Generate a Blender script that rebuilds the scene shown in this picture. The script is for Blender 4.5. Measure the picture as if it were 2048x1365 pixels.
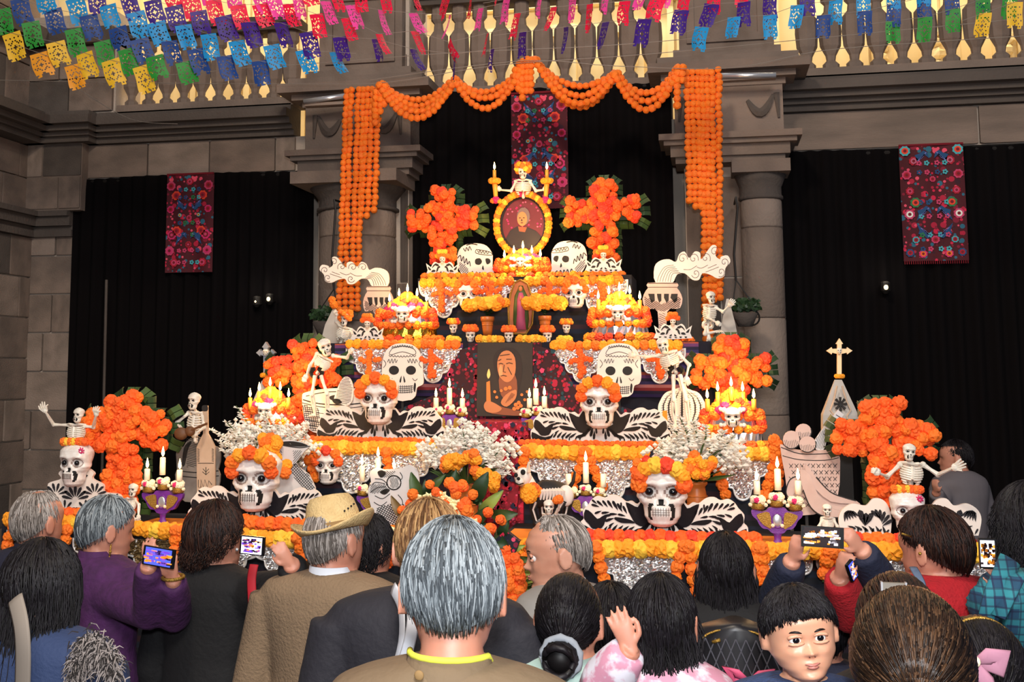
import bpy, bmesh, math, random
import numpy as np
from math import sin, cos, pi, radians, atan2, sqrt
from mathutils import Vector, Matrix, Quaternion
from mathutils.geometry import tessellate_polygon
R = random.Random(7)
C = bpy.context.scene.collection
for _o in list(bpy.data.objects): bpy.data.objects.remove(_o)

# ---------------------------------------------------------------- camera
F, PX, PY, CAMH = 2400.0, 860.0, 452.0, 2.05
YAW, PIT = radians(13), radians(6.84)
FW = Vector((-sin(YAW)*cos(PIT), cos(YAW)*cos(PIT), sin(PIT)))
RT = Vector((cos(YAW), sin(YAW), 0)); UP = RT.cross(FW)
cam = bpy.data.cameras.new('camera'); camo = bpy.data.objects.new('camera', cam); C.objects.link(camo)
camo.matrix_world = Matrix.Translation((0, 0, CAMH)) @ Matrix((RT, UP, -FW)).transposed().to_4x4()
cam.sensor_width = 36; cam.lens = 36*F/2048; cam.shift_x = (1024-PX)/2048; cam.shift_y = -(682.5-PY)/2048
cam.clip_start = .05; cam.clip_end = 100
sc = bpy.context.scene; sc.camera = camo
sc.view_settings.view_transform = 'Standard'; sc.view_settings.look = 'None'
sc.view_settings.gamma = 1; sc.view_settings.use_curve_mapping = False
sc.view_settings.exposure = 0.0

def at(px, py, Y):                      # point on the plane y = Y seen at photograph pixel px, py
    d = FW + RT*((px-PX)/F) - UP*((py-PY)/F)
    return d*(Y/d.y) + Vector((0, 0, CAMH))
def mpp(px, Y):                         # metres per pixel there
    return (at(px+1, 700, Y)-at(px, 700, Y)).length

# ---------------------------------------------------------------- world and lamps
w = bpy.data.worlds.new('world'); sc.world = w; w.use_nodes = True
w.node_tree.nodes['Background'].inputs[0].default_value = (.62, .70, 1, 1)
w.node_tree.nodes['Background'].inputs[1].default_value = 0.13
def area(name, loc, tgt, size, power, col, sy=None):
    l = bpy.data.lights.new(name, 'AREA'); l.energy = power; l.color = col; l.size = size
    if sy: l.shape = 'RECTANGLE'; l.size_y = sy
    o = bpy.data.objects.new(name, l); C.objects.link(o); o.location = loc
    o.rotation_euler = (Vector(tgt)-Vector(loc)).to_track_quat('-Z', 'Y').to_euler(); return o
def point(name, loc, power, col, r=.05, parent=None):
    l = bpy.data.lights.new(name, 'POINT'); l.energy = power; l.color = col; l.shadow_soft_size = r
    o = bpy.data.objects.new(name, l); C.objects.link(o); o.location = Vector(loc)-(wloc(parent) if parent else Vector())
    if parent: o.parent = parent
    return o
area('courtyard_lamp', (1.5, -3.5, 6.5), (-1, 6, 2), 3.0, 520, (1, .93, .86), 2.0)
area('camera_flash', (0.05, -.12, 2.35), (-.75, 5, 2.0), .16, 105, (.93, .96, 1))
area('altar_spot', (-1.0, 1.8, 6.2), (-1.02, 6.3, 2.2), .5, 150, (1, .84, .66))
area('balcony_lamp_centre', (-1.0, 8.75, 6.3), (-1.0, 9.5, 4.3), 2.6, 75, (1, .97, .90), .4)
area('balcony_lamp_right', (2.2, 8.75, 6.2), (2.2, 9.5, 4.0), 2.4, 62, (1, .76, .45), .4)
area('balcony_lamp_left', (-4.0, 8.75, 6.2), (-4.0, 9.5, 4.2), 2.6, 42, (1, .76, .45), .4)

# ---------------------------------------------------------------- materials
def lin(h):
    if isinstance(h, str):
        h = [int(h[i:i+2], 16)/255 for i in (0, 2, 4)]
    return tuple((c/12.92 if c <= .04045 else ((c+.055)/1.055)**2.4) for c in h)
def mat(name, col, rough=.6, metal=0, var=None, bump=None, emit=None, trans=None, spec=None, sub=None, sheen=None, stretch=None):
    m = bpy.data.materials.new(name); m.use_nodes = True; nt = m.node_tree; b = nt.nodes['Principled BSDF']
    c = lin(col); b.inputs['Base Color'].default_value = (*c, 1)
    b.inputs['Roughness'].default_value = rough; b.inputs['Metallic'].default_value = metal
    if spec is not None: b.inputs['Specular IOR Level'].default_value = spec
    if sheen: b.inputs['Sheen Weight'].default_value = sheen
    def coords(scale):
        tc = nt.nodes.new('ShaderNodeTexCoord'); mp = nt.nodes.new('ShaderNodeMapping')
        nt.links.new(tc.outputs['Object'], mp.inputs[0]); s = stretch or (1, 1, 1)
        mp.inputs['Scale'].default_value = (scale*s[0], scale*s[1], scale*s[2]); return mp
    if var:                                   # (scale, second colour, contrast)
        n = nt.nodes.new('ShaderNodeTexNoise'); n.inputs['Scale'].default_value = 1; n.inputs['Detail'].default_value = 4
        nt.links.new(coords(var[0]).outputs[0], n.inputs[0])
        r = nt.nodes.new('ShaderNodeValToRGB'); k = var[2] if len(var) > 2 else .15
        r.color_ramp.elements[0].position = .5-k; r.color_ramp.elements[1].position = .5+k
        r.color_ramp.elements[0].color = (*c, 1); r.color_ramp.elements[1].color = (*lin(var[1]), 1)
        nt.links.new(n.outputs[0], r.inputs[0]); nt.links.new(r.outputs[0], b.inputs['Base Color'])
    if bump:
        n = nt.nodes.new('ShaderNodeTexNoise'); n.inputs['Scale'].default_value = 1; n.inputs['Detail'].default_value = 3
        nt.links.new(coords(bump[0]).outputs[0], n.inputs[0]); bp = nt.nodes.new('ShaderNodeBump')
        bp.inputs['Strength'].default_value = bump[1]; bp.inputs['Distance'].default_value = bump[2] if len(bump) > 2 else .01
        nt.links.new(n.outputs[0], bp.inputs['Height']); nt.links.new(bp.outputs[0], b.inputs['Normal'])
    if emit: b.inputs['Emission Color'].default_value = (*lin(emit[0]), 1); b.inputs['Emission Strength'].default_value = emit[1]
    if trans: b.inputs['Transmission Weight'].default_value = trans
    if sub: b.inputs['Subsurface Weight'].default_value = sub; b.inputs['Subsurface Scale'].default_value = .02
    return m
MT = {}
def M(k): return MT[k]
def dm(k, *a, **kw): MT[k] = mat(k, *a, **kw)
dm('stone', '8e7b6e', .9, var=(1.6, '5e534b', .25), bump=(45, .5, .01))
dm('stone_pale', 'a08d80', .9, var=(1.8, '73665b', .25), bump=(45, .5, .01))
dm('stone_dark', '60564f', .9, var=(1.6, '463e39', .25), bump=(45, .5, .01))
dm('mortar', 'b3a598', .95, bump=(60, .4))
dm('cream', 'f2dfae', .8, var=(2, 'e5cc94', .2))
dm('curtain', '0d0a0b', 1, spec=.1)
dm('strand_orange', 'f58419', .75, var=(30, 'ee6d14', .2))
dm('deep_orange', 'f4541a', .75, var=(20, 'f96f20', .2))
dm('orange', 'f78322', .75, var=(30, 'f2661a', .2))
dm('yellow', 'fdab22', .75, var=(30, 'f9931c', .2))
dm('lemon', 'fbc43a', .75)
dm('magenta', 'd6246a', .7)
dm('red_flower', 'ee4426', .75)
dm('leaf', '46602c', .5, var=(8, '31451f', .2))
dm('leaf_dark', '2c4a26', .55, var=(8, '1c3218', .2))
dm('leaf_pale', '9aa84a', .5, var=(8, '6b8238', .2))
dm('board', 'efe3d8', .55, var=(5, 'e6d8ca', .2))
dm('board_grey', 'd9d6d4', .55, var=(8, 'c8c5c4', .2))
dm('ink', '1a1614', .7)
dm('line_ink', '5b4740', .7)
dm('glitter', '17151c', .35, bump=(400, .8, .004))
dm('bone', 'f3ecdf', .4, var=(20, 'd9cdbb', .2), sub=.05)
dm('skull_white', 'f1ede8', .28, var=(14, 'ddd2ca', .2))
dm('skull_shade', '8f7d76', .45)
dm('hole', '0d0b0b', .8)
dm('eye', '0c0e14', .08)
dm('foil', 'f4f3f2', .22, .92)
dm('foil_rim', 'e9e6e2', .35, .3)
dm('goldfoil', 'c9a63e', .22, 1, bump=(90, .5, .006))
dm('wax', 'f7ead2', .45, sub=.3)
dm('wax_yellow', 'f2a83a', .45, sub=.3)
dm('flame', 'ffd489', .5, emit=('ffc870', 34))
dm('purple', '6b2a8c', .3, bump=(300, .5, .004))
dm('gold', 'a8833a', .35, .7, bump=(300, .8, .004))
dm('silver', 'd5d8dc', .3, .7)
dm('glass', 'cfd4da', .1, .2)
dm('clay', 'c8702f', .4, var=(10, 'b05a22', .2))
dm('stucco_grey', 'b5b1ab', .8, var=(6, '97918b', .2))
dm('wood', '6b4426', .6, var=(6, '4c2f1a', .2))
dm('iron', '201c1a', .6, .4)
dm('wire', '857d76', .6)
dm('dark_cloth', '1a1622', .9)
dm('orange_cloth', 'f78a1c', .8)
dm('black_plastic', '0c0c0e', .3)
def striped(name, cols, period, axis='Z', rough=.85):      # woven cloth in stripes
    m = mat(name, cols[0], rough); nt = m.node_tree; b = nt.nodes['Principled BSDF']
    tc = nt.nodes.new('ShaderNodeTexCoord'); sp = nt.nodes.new('ShaderNodeSeparateXYZ'); nt.links.new(tc.outputs['Object'], sp.inputs[0])
    d = nt.nodes.new('ShaderNodeMath'); d.operation = 'DIVIDE'; d.inputs[1].default_value = period; nt.links.new(sp.outputs[axis], d.inputs[0])
    fr = nt.nodes.new('ShaderNodeMath'); fr.operation = 'FRACT'; nt.links.new(d.outputs[0], fr.inputs[0])
    r = nt.nodes.new('ShaderNodeValToRGB'); r.color_ramp.interpolation = 'CONSTANT'
    for i, c in enumerate(cols):
        e = r.color_ramp.elements[i] if i < 2 else r.color_ramp.elements.new(i/len(cols))
        e.position = i/len(cols); e.color = (*lin(c), 1)
    nt.links.new(fr.outputs[0], r.inputs[0]); nt.links.new(r.outputs[0], b.inputs['Base Color']); return m
MT['serape'] = striped('serape', ['3a2a5c', '2a2440', '8f3338', 'b8757a', '37305e', '241f38', '6b3a68', 'a04a36', '22283f', '4a3a78'], .16)
MT['serape_dark'] = striped('serape_dark', ['0e1220', '0b0d16', '101a2c', '2c141e', '0c0f1a', '121828', '0b0b12', '1e1424'], .2)
def floral(name, base, cols, scale, thr=.38, rough=.8):   # embroidered cloth: coloured dots and blossoms on a ground
    m = mat(name, base, rough); nt = m.node_tree; b = nt.nodes['Principled BSDF']
    tc = nt.nodes.new('ShaderNodeTexCoord'); col = None
    prev = None
    for k, (s, t) in enumerate(((scale, thr), (scale*1.9, thr*.9))):
        v = nt.nodes.new('ShaderNodeTexVoronoi'); v.inputs['Scale'].default_value = s; nt.links.new(tc.outputs['Object'], v.inputs['Vector'])
        sp = nt.nodes.new('ShaderNodeSeparateColor'); nt.links.new(v.outputs['Color'], sp.inputs[0])
        r = nt.nodes.new('ShaderNodeValToRGB'); r.color_ramp.interpolation = 'CONSTANT'
        for i, c in enumerate(cols):
            e = r.color_ramp.elements[i] if i < 2 else r.color_ramp.elements.new(i/len(cols))
            e.position = i/len(cols); e.color = (*lin(c), 1)
        nt.links.new(sp.outputs[0], r.inputs[0])
        lt = nt.nodes.new('ShaderNodeMath'); lt.operation = 'LESS_THAN'; lt.inputs[1].default_value = t; nt.links.new(v.outputs['Distance'], lt.inputs[0])
        mx = nt.nodes.new('ShaderNodeMix'); mx.data_type = 'RGBA'; mx.inputs[6].default_value = (*lin(base), 1)
        nt.links.new(lt.outputs[0], mx.inputs[0]); nt.links.new(r.outputs[0], mx.inputs[7])
        if prev: nt.links.new(prev.outputs[2], mx.inputs[6])
        prev = mx
    nt.links.new(prev.outputs[2], b.inputs['Base Color']); return m
MT['floral_red'] = floral('floral_red', '8a0f22', ['c8142e', 'e02848', '5a0a18', 'a01028', '24344e', 'd84a6a', 'b8182c'], 26)
MT['floral_dark'] = floral('floral_dark', '340a14', ['8a1228', 'b01838', '1e3a44', '6a0f20', '2c1020', 'a82040'], 26)
MT['floral_textile'] = floral('floral_textile', '4e0816', ['d81e46', '8a1230', 'f0506a', '3a1020', '2c6a80', 'b8183a'], 17, .33)
MT['floral_black'] = floral('floral_black', '0e1220', ['c8143e', 'e04a6a', '1c5a66', '7a1030', 'e0662a', '241a40'], 26, .3)

# ---------------------------------------------------------------- mesh builder
def wloc(o):
    v = Vector()
    while o is not None: v += o.location; o = o.parent
    return v
class MB:
    def __init__(s): s.v = []; s.f = []; s.m = []; s.cur = 0
    def add(s, vs, fs):
        n = len(s.v); s.v += [tuple(p) for p in vs]; s.f += [tuple(i+n for i in f) for f in fs]; s.m += [s.cur]*len(fs); return s
    def box(s, x0, x1, y0, y1, z0, z1):
        return s.add([(x, y, z) for x in (x0, x1) for y in (y0, y1) for z in (z0, z1)],
                     [(0, 1, 3, 2), (4, 6, 7, 5), (0, 4, 5, 1), (2, 3, 7, 6), (0, 2, 6, 4), (1, 5, 7, 3)])
    def path(s, pts, r, n=8, flat=1.0, cap=True, up=None):         # tube along points, r a number or list
        pts = [Vector(p) for p in pts]; k = len(pts); rs = r if isinstance(r, (list, tuple)) else [r]*k
        vs = []; prev = None
        for i, p in enumerate(pts):
            t = (pts[min(i+1, k-1)]-pts[max(i-1, 0)])
            if t.length < 1e-9: t = Vector((0, 0, 1))
            t.normalize()
            if prev is None:
                a = Vector(up) if up else (Vector((0, 1, 0)) if abs(t.y) < .9 else Vector((0, 0, 1)))
            else: a = prev
            a = (a-t*a.dot(t))
            if a.length < 1e-6: a = t.orthogonal()
            a.normalize(); prev = a; b = t.cross(a)
            for j in range(n):
                g = 2*pi*j/n; vs.append(p+a*(cos(g)*rs[i]*flat)+b*(sin(g)*rs[i]))
        fs = [(i*n+j, i*n+(j+1) % n, (i+1)*n+(j+1) % n, (i+1)*n+j) for i in range(k-1) for j in range(n)]
        if cap: fs += [tuple(range(n))[::-1], tuple((k-1)*n+j for j in range(n))]
        return s.add(vs, fs)
    def rings(s, rings, cap=True):                        # list of rings (equal vertex counts)
        n = len(rings[0]); k = len(rings); vs = [p for r in rings for p in r]
        fs = [(i*n+j, i*n+(j+1) % n, (i+1)*n+(j+1) % n, (i+1)*n+j) for i in range(k-1) for j in range(n)]
        if cap: fs += [tuple(range(n))[::-1], tuple((k-1)*n+j for j in range(n))]
        return s.add(vs, fs)
    def lathe(s, prof, c=(0, 0, 0), n=16, sx=1, sy=1):     # prof [(r,z)...]
        c = Vector(c)
        return s.rings([[c+Vector((r*sx*cos(2*pi*j/n), r*sy*sin(2*pi*j/n), z)) for j in range(n)] for r, z in prof])
    def ball(s, c, r, n=12, m=8, jit=0, rot=None):
        c = Vector(c); rx, ry, rz = (r, r, r) if not isinstance(r, (tuple, list)) else r
        rg = []
        for i in range(m+1):
            a = pi*i/m if 0 < i < m else (.001 if i == 0 else pi-.001)
            rr = []
            for j in range(n):
                q = 1+(R.uniform(-jit, jit) if jit else 0)
                p = Vector((rx*sin(a)*cos(2*pi*j/n), ry*sin(a)*sin(2*pi*j/n), -rz*cos(a)))*q
                if rot: p = rot @ p
                rr.append(c+p)
            rg.append(rr)
        return s.rings(rg)
    def prism(s, poly, y0, y1, holes=()):                  # poly in (x,z), extruded from y0 (front) to y1
        loops = [list(poly)]+[list(h) for h in holes]
        for k, lp in enumerate(loops):
            A = sum(lp[i][0]*lp[(i+1) % len(lp)][1]-lp[(i+1) % len(lp)][0]*lp[i][1] for i in range(len(lp)))
            if (A < 0) != (k > 0): lp.reverse()
        flat = [p for lp in loops for p in lp]; n = len(flat)
        tri = tessellate_polygon([[Vector((p[0], p[1], 0)) for p in lp] for lp in loops])
        vs = [(p[0], y0, p[1]) for p in flat]+[(p[0], y1, p[1]) for p in flat]; fs = []
        for a, b, c in tri:
            pa, pb, pc = flat[a], flat[b], flat[c]
            if (pb[0]-pa[0])*(pc[1]-pa[1])-(pb[1]-pa[1])*(pc[0]-pa[0]) < 0: b, c = c, b
            fs.append((a, b, c)); fs.append((a+n, c+n, b+n))
        o = 0
        for lp in loops:
            L = len(lp)
            for i in range(L):
                a, b = o+i, o+(i+1) % L; fs.append((a, a+n, b+n, b))
            o += L
        return s.add(vs, fs)
    def ribbon(s, pts, w, y, th=.0015):                    # flat stroke in the x,z plane, w number or list
        k = len(pts); ws = w if isinstance(w, (list, tuple)) else [w]*k; L = []; Rr = []
        for i, p in enumerate(pts):
            a = pts[max(i-1, 0)]; b = pts[min(i+1, k-1)]; dx, dz = b[0]-a[0], b[1]-a[1]; l = sqrt(dx*dx+dz*dz) or 1
            nx, nz = -dz/l*ws[i]/2, dx/l*ws[i]/2
            L.append((p[0]+nx, p[1]+nz)); Rr.append((p[0]-nx, p[1]-nz))
        vs = [(p[0], y, p[1]) for p in L]+[(p[0], y, p[1]) for p in Rr]+[(p[0], y+th, p[1]) for p in L]+[(p[0], y+th, p[1]) for p in Rr]
        fs = []
        for i in range(k-1): fs += [(k+i, k+i+1, i+1, i), (i, i+1, 2*k+i+1, 2*k+i), (k+i+1, k+i, 3*k+i, 3*k+i+1)]
        return s.add(vs, fs)
def obj(name, mb, m, parent=None, smooth=False, label=None, kind=None, off=None):
    o0 = wloc(parent) if parent else (Vector(off) if off else Vector())
    me = bpy.data.meshes.new(name)
    me.from_pydata([(v[0]-o0.x, v[1]-o0.y, v[2]-o0.z) for v in mb.v], [], mb.f)
    ms = m if isinstance(m, (list, tuple)) else [m]
    for k in ms: me.materials.append(MT[k] if isinstance(k, str) else k)
    if len(ms) > 1: me.polygons.foreach_set('material_index', [min(i, len(ms)-1) for i in mb.m])
    if smooth: me.polygons.foreach_set('use_smooth', [True]*len(me.polygons))
    me.update(); o = bpy.data.objects.new(name, me); C.objects.link(o)
    if parent: o.parent = parent
    else: o.location = o0
    if label: o['label'] = label
    if kind: o['kind'] = kind
    return o
def thing(name, label, cat, loc, group=None):
    o = bpy.data.objects.new(name, None); C.objects.link(o); o.location = loc; o.empty_display_size = .05
    o['label'] = label; o['category'] = cat
    if group: o['group'] = group
    return o
def tag(o, label, cat, group=None):
    o['label'] = label; o['category'] = cat
    if group: o['group'] = group
    return o
def struct(name, mb, m, parent=None, smooth=False):
    o = obj(name, mb, m, parent, smooth)
    if not parent: o['kind'] = 'structure'
    return o
def inst(name, mesh, parent, loc, s=1, rot=None):
    o = bpy.data.objects.new(name, mesh); C.objects.link(o); o.parent = parent
    o.location = Vector(loc)-wloc(parent); o.scale = (s, s, s) if not isinstance(s, (tuple, list)) else s
    if rot: o.rotation_euler = rot
    return o
def smooth_curve(pts, n=6):                                # Catmull-Rom through 2D or 3D points
    P = [Vector(p) for p in pts]; out = []
    for i in range(len(P)-1):
        p0 = P[max(i-1, 0)]; p1 = P[i]; p2 = P[i+1]; p3 = P[min(i+2, len(P)-1)]
        for k in range(n):
            t = k/n; out.append(.5*((2*p1)+(p2-p0)*t+(2*p0-5*p1+4*p2-p3)*t*t+(3*p1-p0-3*p2+p3)*t**3))
    out.append(P[-1]); return out
def closed_curve(pts, n=5):
    P = [Vector(p) for p in pts]; out = []; L = len(P)
    for i in range(L):
        p0, p1, p2, p3 = P[i-1], P[i], P[(i+1) % L], P[(i+2) % L]
        for k in range(n):
            t = k/n; out.append(.5*((2*p1)+(p2-p0)*t+(2*p0-5*p1+4*p2-p3)*t*t+(3*p1-p0-3*p2+p3)*t**3))
    return out
def pp(pts, Y):                                            # pixels to (x,z) on plane y=Y
    return [(at(x, y, Y).x, at(x, y, Y).z) for x, y in pts]

# marigold heads, shared meshes
FL = {}
def flower_mesh(col, big):
    out = []
    for k in range(3):
        bm = bmesh.new(); bmesh.ops.create_icosphere(bm, subdivisions=3 if big else 2, radius=1)
        for v in bm.verts:
            v.co *= R.choice((.84, .95, 1.03, 1.08)) if big else R.uniform(.9, 1.06)
        me = bpy.data.meshes.new('marigold'); bm.to_mesh(me); bm.free(); me.materials.append(MT[col]); out.append(me)
    return out
def fmesh(col, big=True):
    if (col, big) not in FL: FL[(col, big)] = flower_mesh(col, big)
    return R.choice(FL[(col, big)])
def flower(parent, loc, r, col, big=True, name='marigold', sq=1.0):
    return inst(name, fmesh(col, big), parent, loc, (r, r*sq, r), (R.uniform(0, 6), R.uniform(0, 6), 0) if sq == 1 else (0, R.uniform(0, 6), 0))
def rope(name, label, cat, pts, r, cols, group=None, string=True, gap=1.62, big=False, parent=None, pname='marigold'):
    # a garland of heads threaded along a polyline of world points
    P = [Vector(p) for p in pts]
    t = parent or thing(name, label, cat, P[0], group)
    if string:
        mb = MB(); mb.path(P, .003, 4); obj('string', mb, 'leaf', t)
    d = 0; nxt = 0; i = 0
    for a, b in zip(P, P[1:]):
        L = (b-a).length
        while nxt <= d+L:
            q = a.lerp(b, (nxt-d)/max(L, 1e-6)); rr = r*R.uniform(.93, 1.07)
            flower(t, q+Vector((R.uniform(-1, 1), R.uniform(-1, 1), R.uniform(-1, 1)))*r*.08, rr, cols[i % len(cols)] if R.random() < .8 else R.choice(cols), big, pname)
            nxt += r*gap; i += 1
        d += L
    return t
# ================================================================ SETTING
W = 8.2; AX = -1.02                     # back wall plane and axis of the altar
mb = MB(); mb.box(-7, 5, -3, 10.5, -.2, 0); struct('floor', mb, 'stone_dark')
BR = None
def block_mesh(m):
    me = bpy.data.meshes.new('stone_block'); b = .012
    bm = bmesh.new(); bmesh.ops.create_cube(bm, size=1); bmesh.ops.bevel(bm, geom=bm.edges[:], offset=.02, segments=1, affect='EDGES')
    bm.to_mesh(me); bm.free(); me.materials.append(MT[m]); return me
BM = {k: block_mesh(k) for k in ('stone', 'stone_pale', 'stone_dark')}
def blocks(parent, x0, x1, z0, z1, Y, rowh=.28, bw=.45, dep=.05, axis='x', off=0):
    # coursed stone: each block proud of the mortar bed
    Y += .016 if axis == 'x' else -.016
    nr = max(1, round((z1-z0)/rowh)); h = (z1-z0)/nr
    for r in range(nr):
        x = x0-(bw*.5 if (r+off) % 2 else 0)+R.uniform(-.03, .03)
        while x < x1:
            w_ = bw*R.uniform(.8, 1.2); a, b = max(x, x0), min(x+w_, x1)
            if x1-b < .1: b = x1; w_ = 9
            if b-a > .04:
                o = bpy.data.objects.new('stone_block', BM[R.choice(('stone', 'stone', 'stone_pale', 'stone_dark'))]); C.objects.link(o); o.parent = parent
                c = Vector(((a+b)/2, Y+R.uniform(-.004, .004), z0+h*(r+.5))); s = (b-a-.012, dep, h-.012)
                if axis == 'y': c = Vector((Y+R.uniform(-.004, .004), (a+b)/2, c.z)); s = (dep, b-a-.012, h-.012)
                o.location = c-wloc(parent); o.scale = s
            x += w_
LINT = 3.49
# back wall shell with blocks; bays are curtained
mb = MB()
mb.box(-6.5, -4.66, W+.02, W+.4, 0, 3.75); mb.box(-4.66, 4.5, W+.02, W+.4, LINT, 3.75)
mb.box(-6.5, 4.5, W+.3, W+.5, 0, LINT)
wall = struct('wall_back', mb, 'mortar')
blocks(wall, -6.4, -4.66, .0, 3.2, W, .3, .42)
blocks(wall, -4.64, -2.9, LINT, 3.75, W, .26, .55); blocks(wall, .5, 4.4, LINT, 3.75, W, .26, 1.1)
# pilaster edge at left corner, side wall toward the camera
LX = at(66, 400, W).x
mb = MB(); mb.box(LX-.4, LX-.02, 2, W+.3, 0, 3.95); lw = struct('wall_left', mb, 'mortar')
blocks(lw, 5.0, W, .0, 3.05, LX, .3, .55, axis='y'); blocks(lw, 5.0, W, 3.24, 3.75, LX, .26, .7, axis='y')
mb = MB(); mb.box(LX-.5, LX-.02, 2, W+.3, 3.95, 6.2); uw = struct('wall_upper_left', mb, 'mortar')
blocks(uw, 4.5, W, 4.0, 6.2, LX, .34, .6, axis='y')
def mould(mb, x0, x1, Y, prof):         # prof rows (z0,z1,proud): stepped moulding in front of plane Y
    for z0, z1, p in prof: mb.box(x0, x1, Y-p, Y+.1, z0, z1)
CORN = [(3.75, 3.79, .05), (3.79, 3.82, .09), (3.82, 3.86, .15), (3.86, 3.92, .22), (3.92, 3.97, .12)]
CAPM = [(3.05, 3.10, .05), (3.10, 3.13, .03), (3.13, 3.2, .08), (3.2, 3.24, .12)]
mb = MB(); mould(mb, LX, -2.9, W, CORN); mould(mb, .5, 4.4, W, CORN); struct('trim_1', mb, 'stone_dark')
mb = MB()
for z0, z1, p in CORN: mb.box(LX-.1, LX+p+.1, 3, W, z0, z1)
for z0, z1, p in CAPM: mb.box(LX-.1, LX+p, 3, W, z0, z1)
mould(mb, LX, -4.66, W, CAPM)
# corner pilaster breaking forward under the cornice
for z0, z1, p in CORN: mb.box(LX, -4.5+p*.5, W-.12-p, W, z0-.0, z1)
struct('trim_2', mb, 'stone_dark')
mb = MB(); mb.box(LX, -4.56, W-.10, W+.05, 3.24, 3.75); o = struct('trim_3', mb, 'stone')
blocks(o, LX, -4.56, 3.25, 3.75, W-.11, .25, .3, .03)
# upper parapet left corner
mb = MB(); mb.box(LX, -4.3, W-.1, W+.3, 3.97, 4.75); up = struct('wall_parapet_left', mb, 'mortar')
blocks(up, LX, -4.31, 3.98, 4.5, W-.12, .26, .42)
mb = MB(); mb.box(LX, -4.3, W-.2, W+.3, 4.5, 4.62); mb.box(LX-.1, LX+.2, 3, W, 4.5, 4.62); struct('trim_4', mb, 'stone_dark')
# curtains: black pleated cloth on each bay
def curtain(label, x0, x1, z1, Y, amp=.03, per=.11, z0=.0):
    t = thing('curtain', label, 'curtain', ((x0+x1)/2, Y, z0))
    n = int((x1-x0)/per*8); rg = []
    xs = [x0+(x1-x0)*i/n for i in range(n+1)]; ph = [0]
    for i in range(n): ph.append(ph[-1]+2*pi/8*R.uniform(.6, 1.5))
    zs = [z0, z0+(z1-z0)*.33, z0+(z1-z0)*.66, z1-.08, z1]
    mb = MB(); vs = []
    for k, z in enumerate(zs):
        for x, p in zip(xs, ph): vs.append((x, Y+amp*sin(p)*(1 if k < 3 else .5)+.01*sin(x*9+k), z+(.006*sin(x*3) if k == 4 else 0)))
    N = n+1; fs = [(r*N+i, r*N+i+1, (r+1)*N+i+1, (r+1)*N+i) for r in range(len(zs)-1) for i in range(n)]
    mb.add(vs, fs); obj('cloth', mb, 'curtain', t, True)
    mb = MB(); mb.path([(x0, Y+.03, z1-.02), (x1, Y+.03, z1-.02)], .015, 8); obj('rod', mb, 'iron', t)
    return t
curtain('black pleated curtain in the left bay beside the stone wall', -4.66, -2.75, LINT, W-.02)
curtain('black pleated curtain in the right bay beyond the stone column', .5, 4.3, LINT-.01, W-.02)
curtain('tall black pleated curtain in the middle bay behind the altar', at(828, 300, W-.1).x, at(1345, 300, W-.1).x, 3.98, W-.14)
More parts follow.
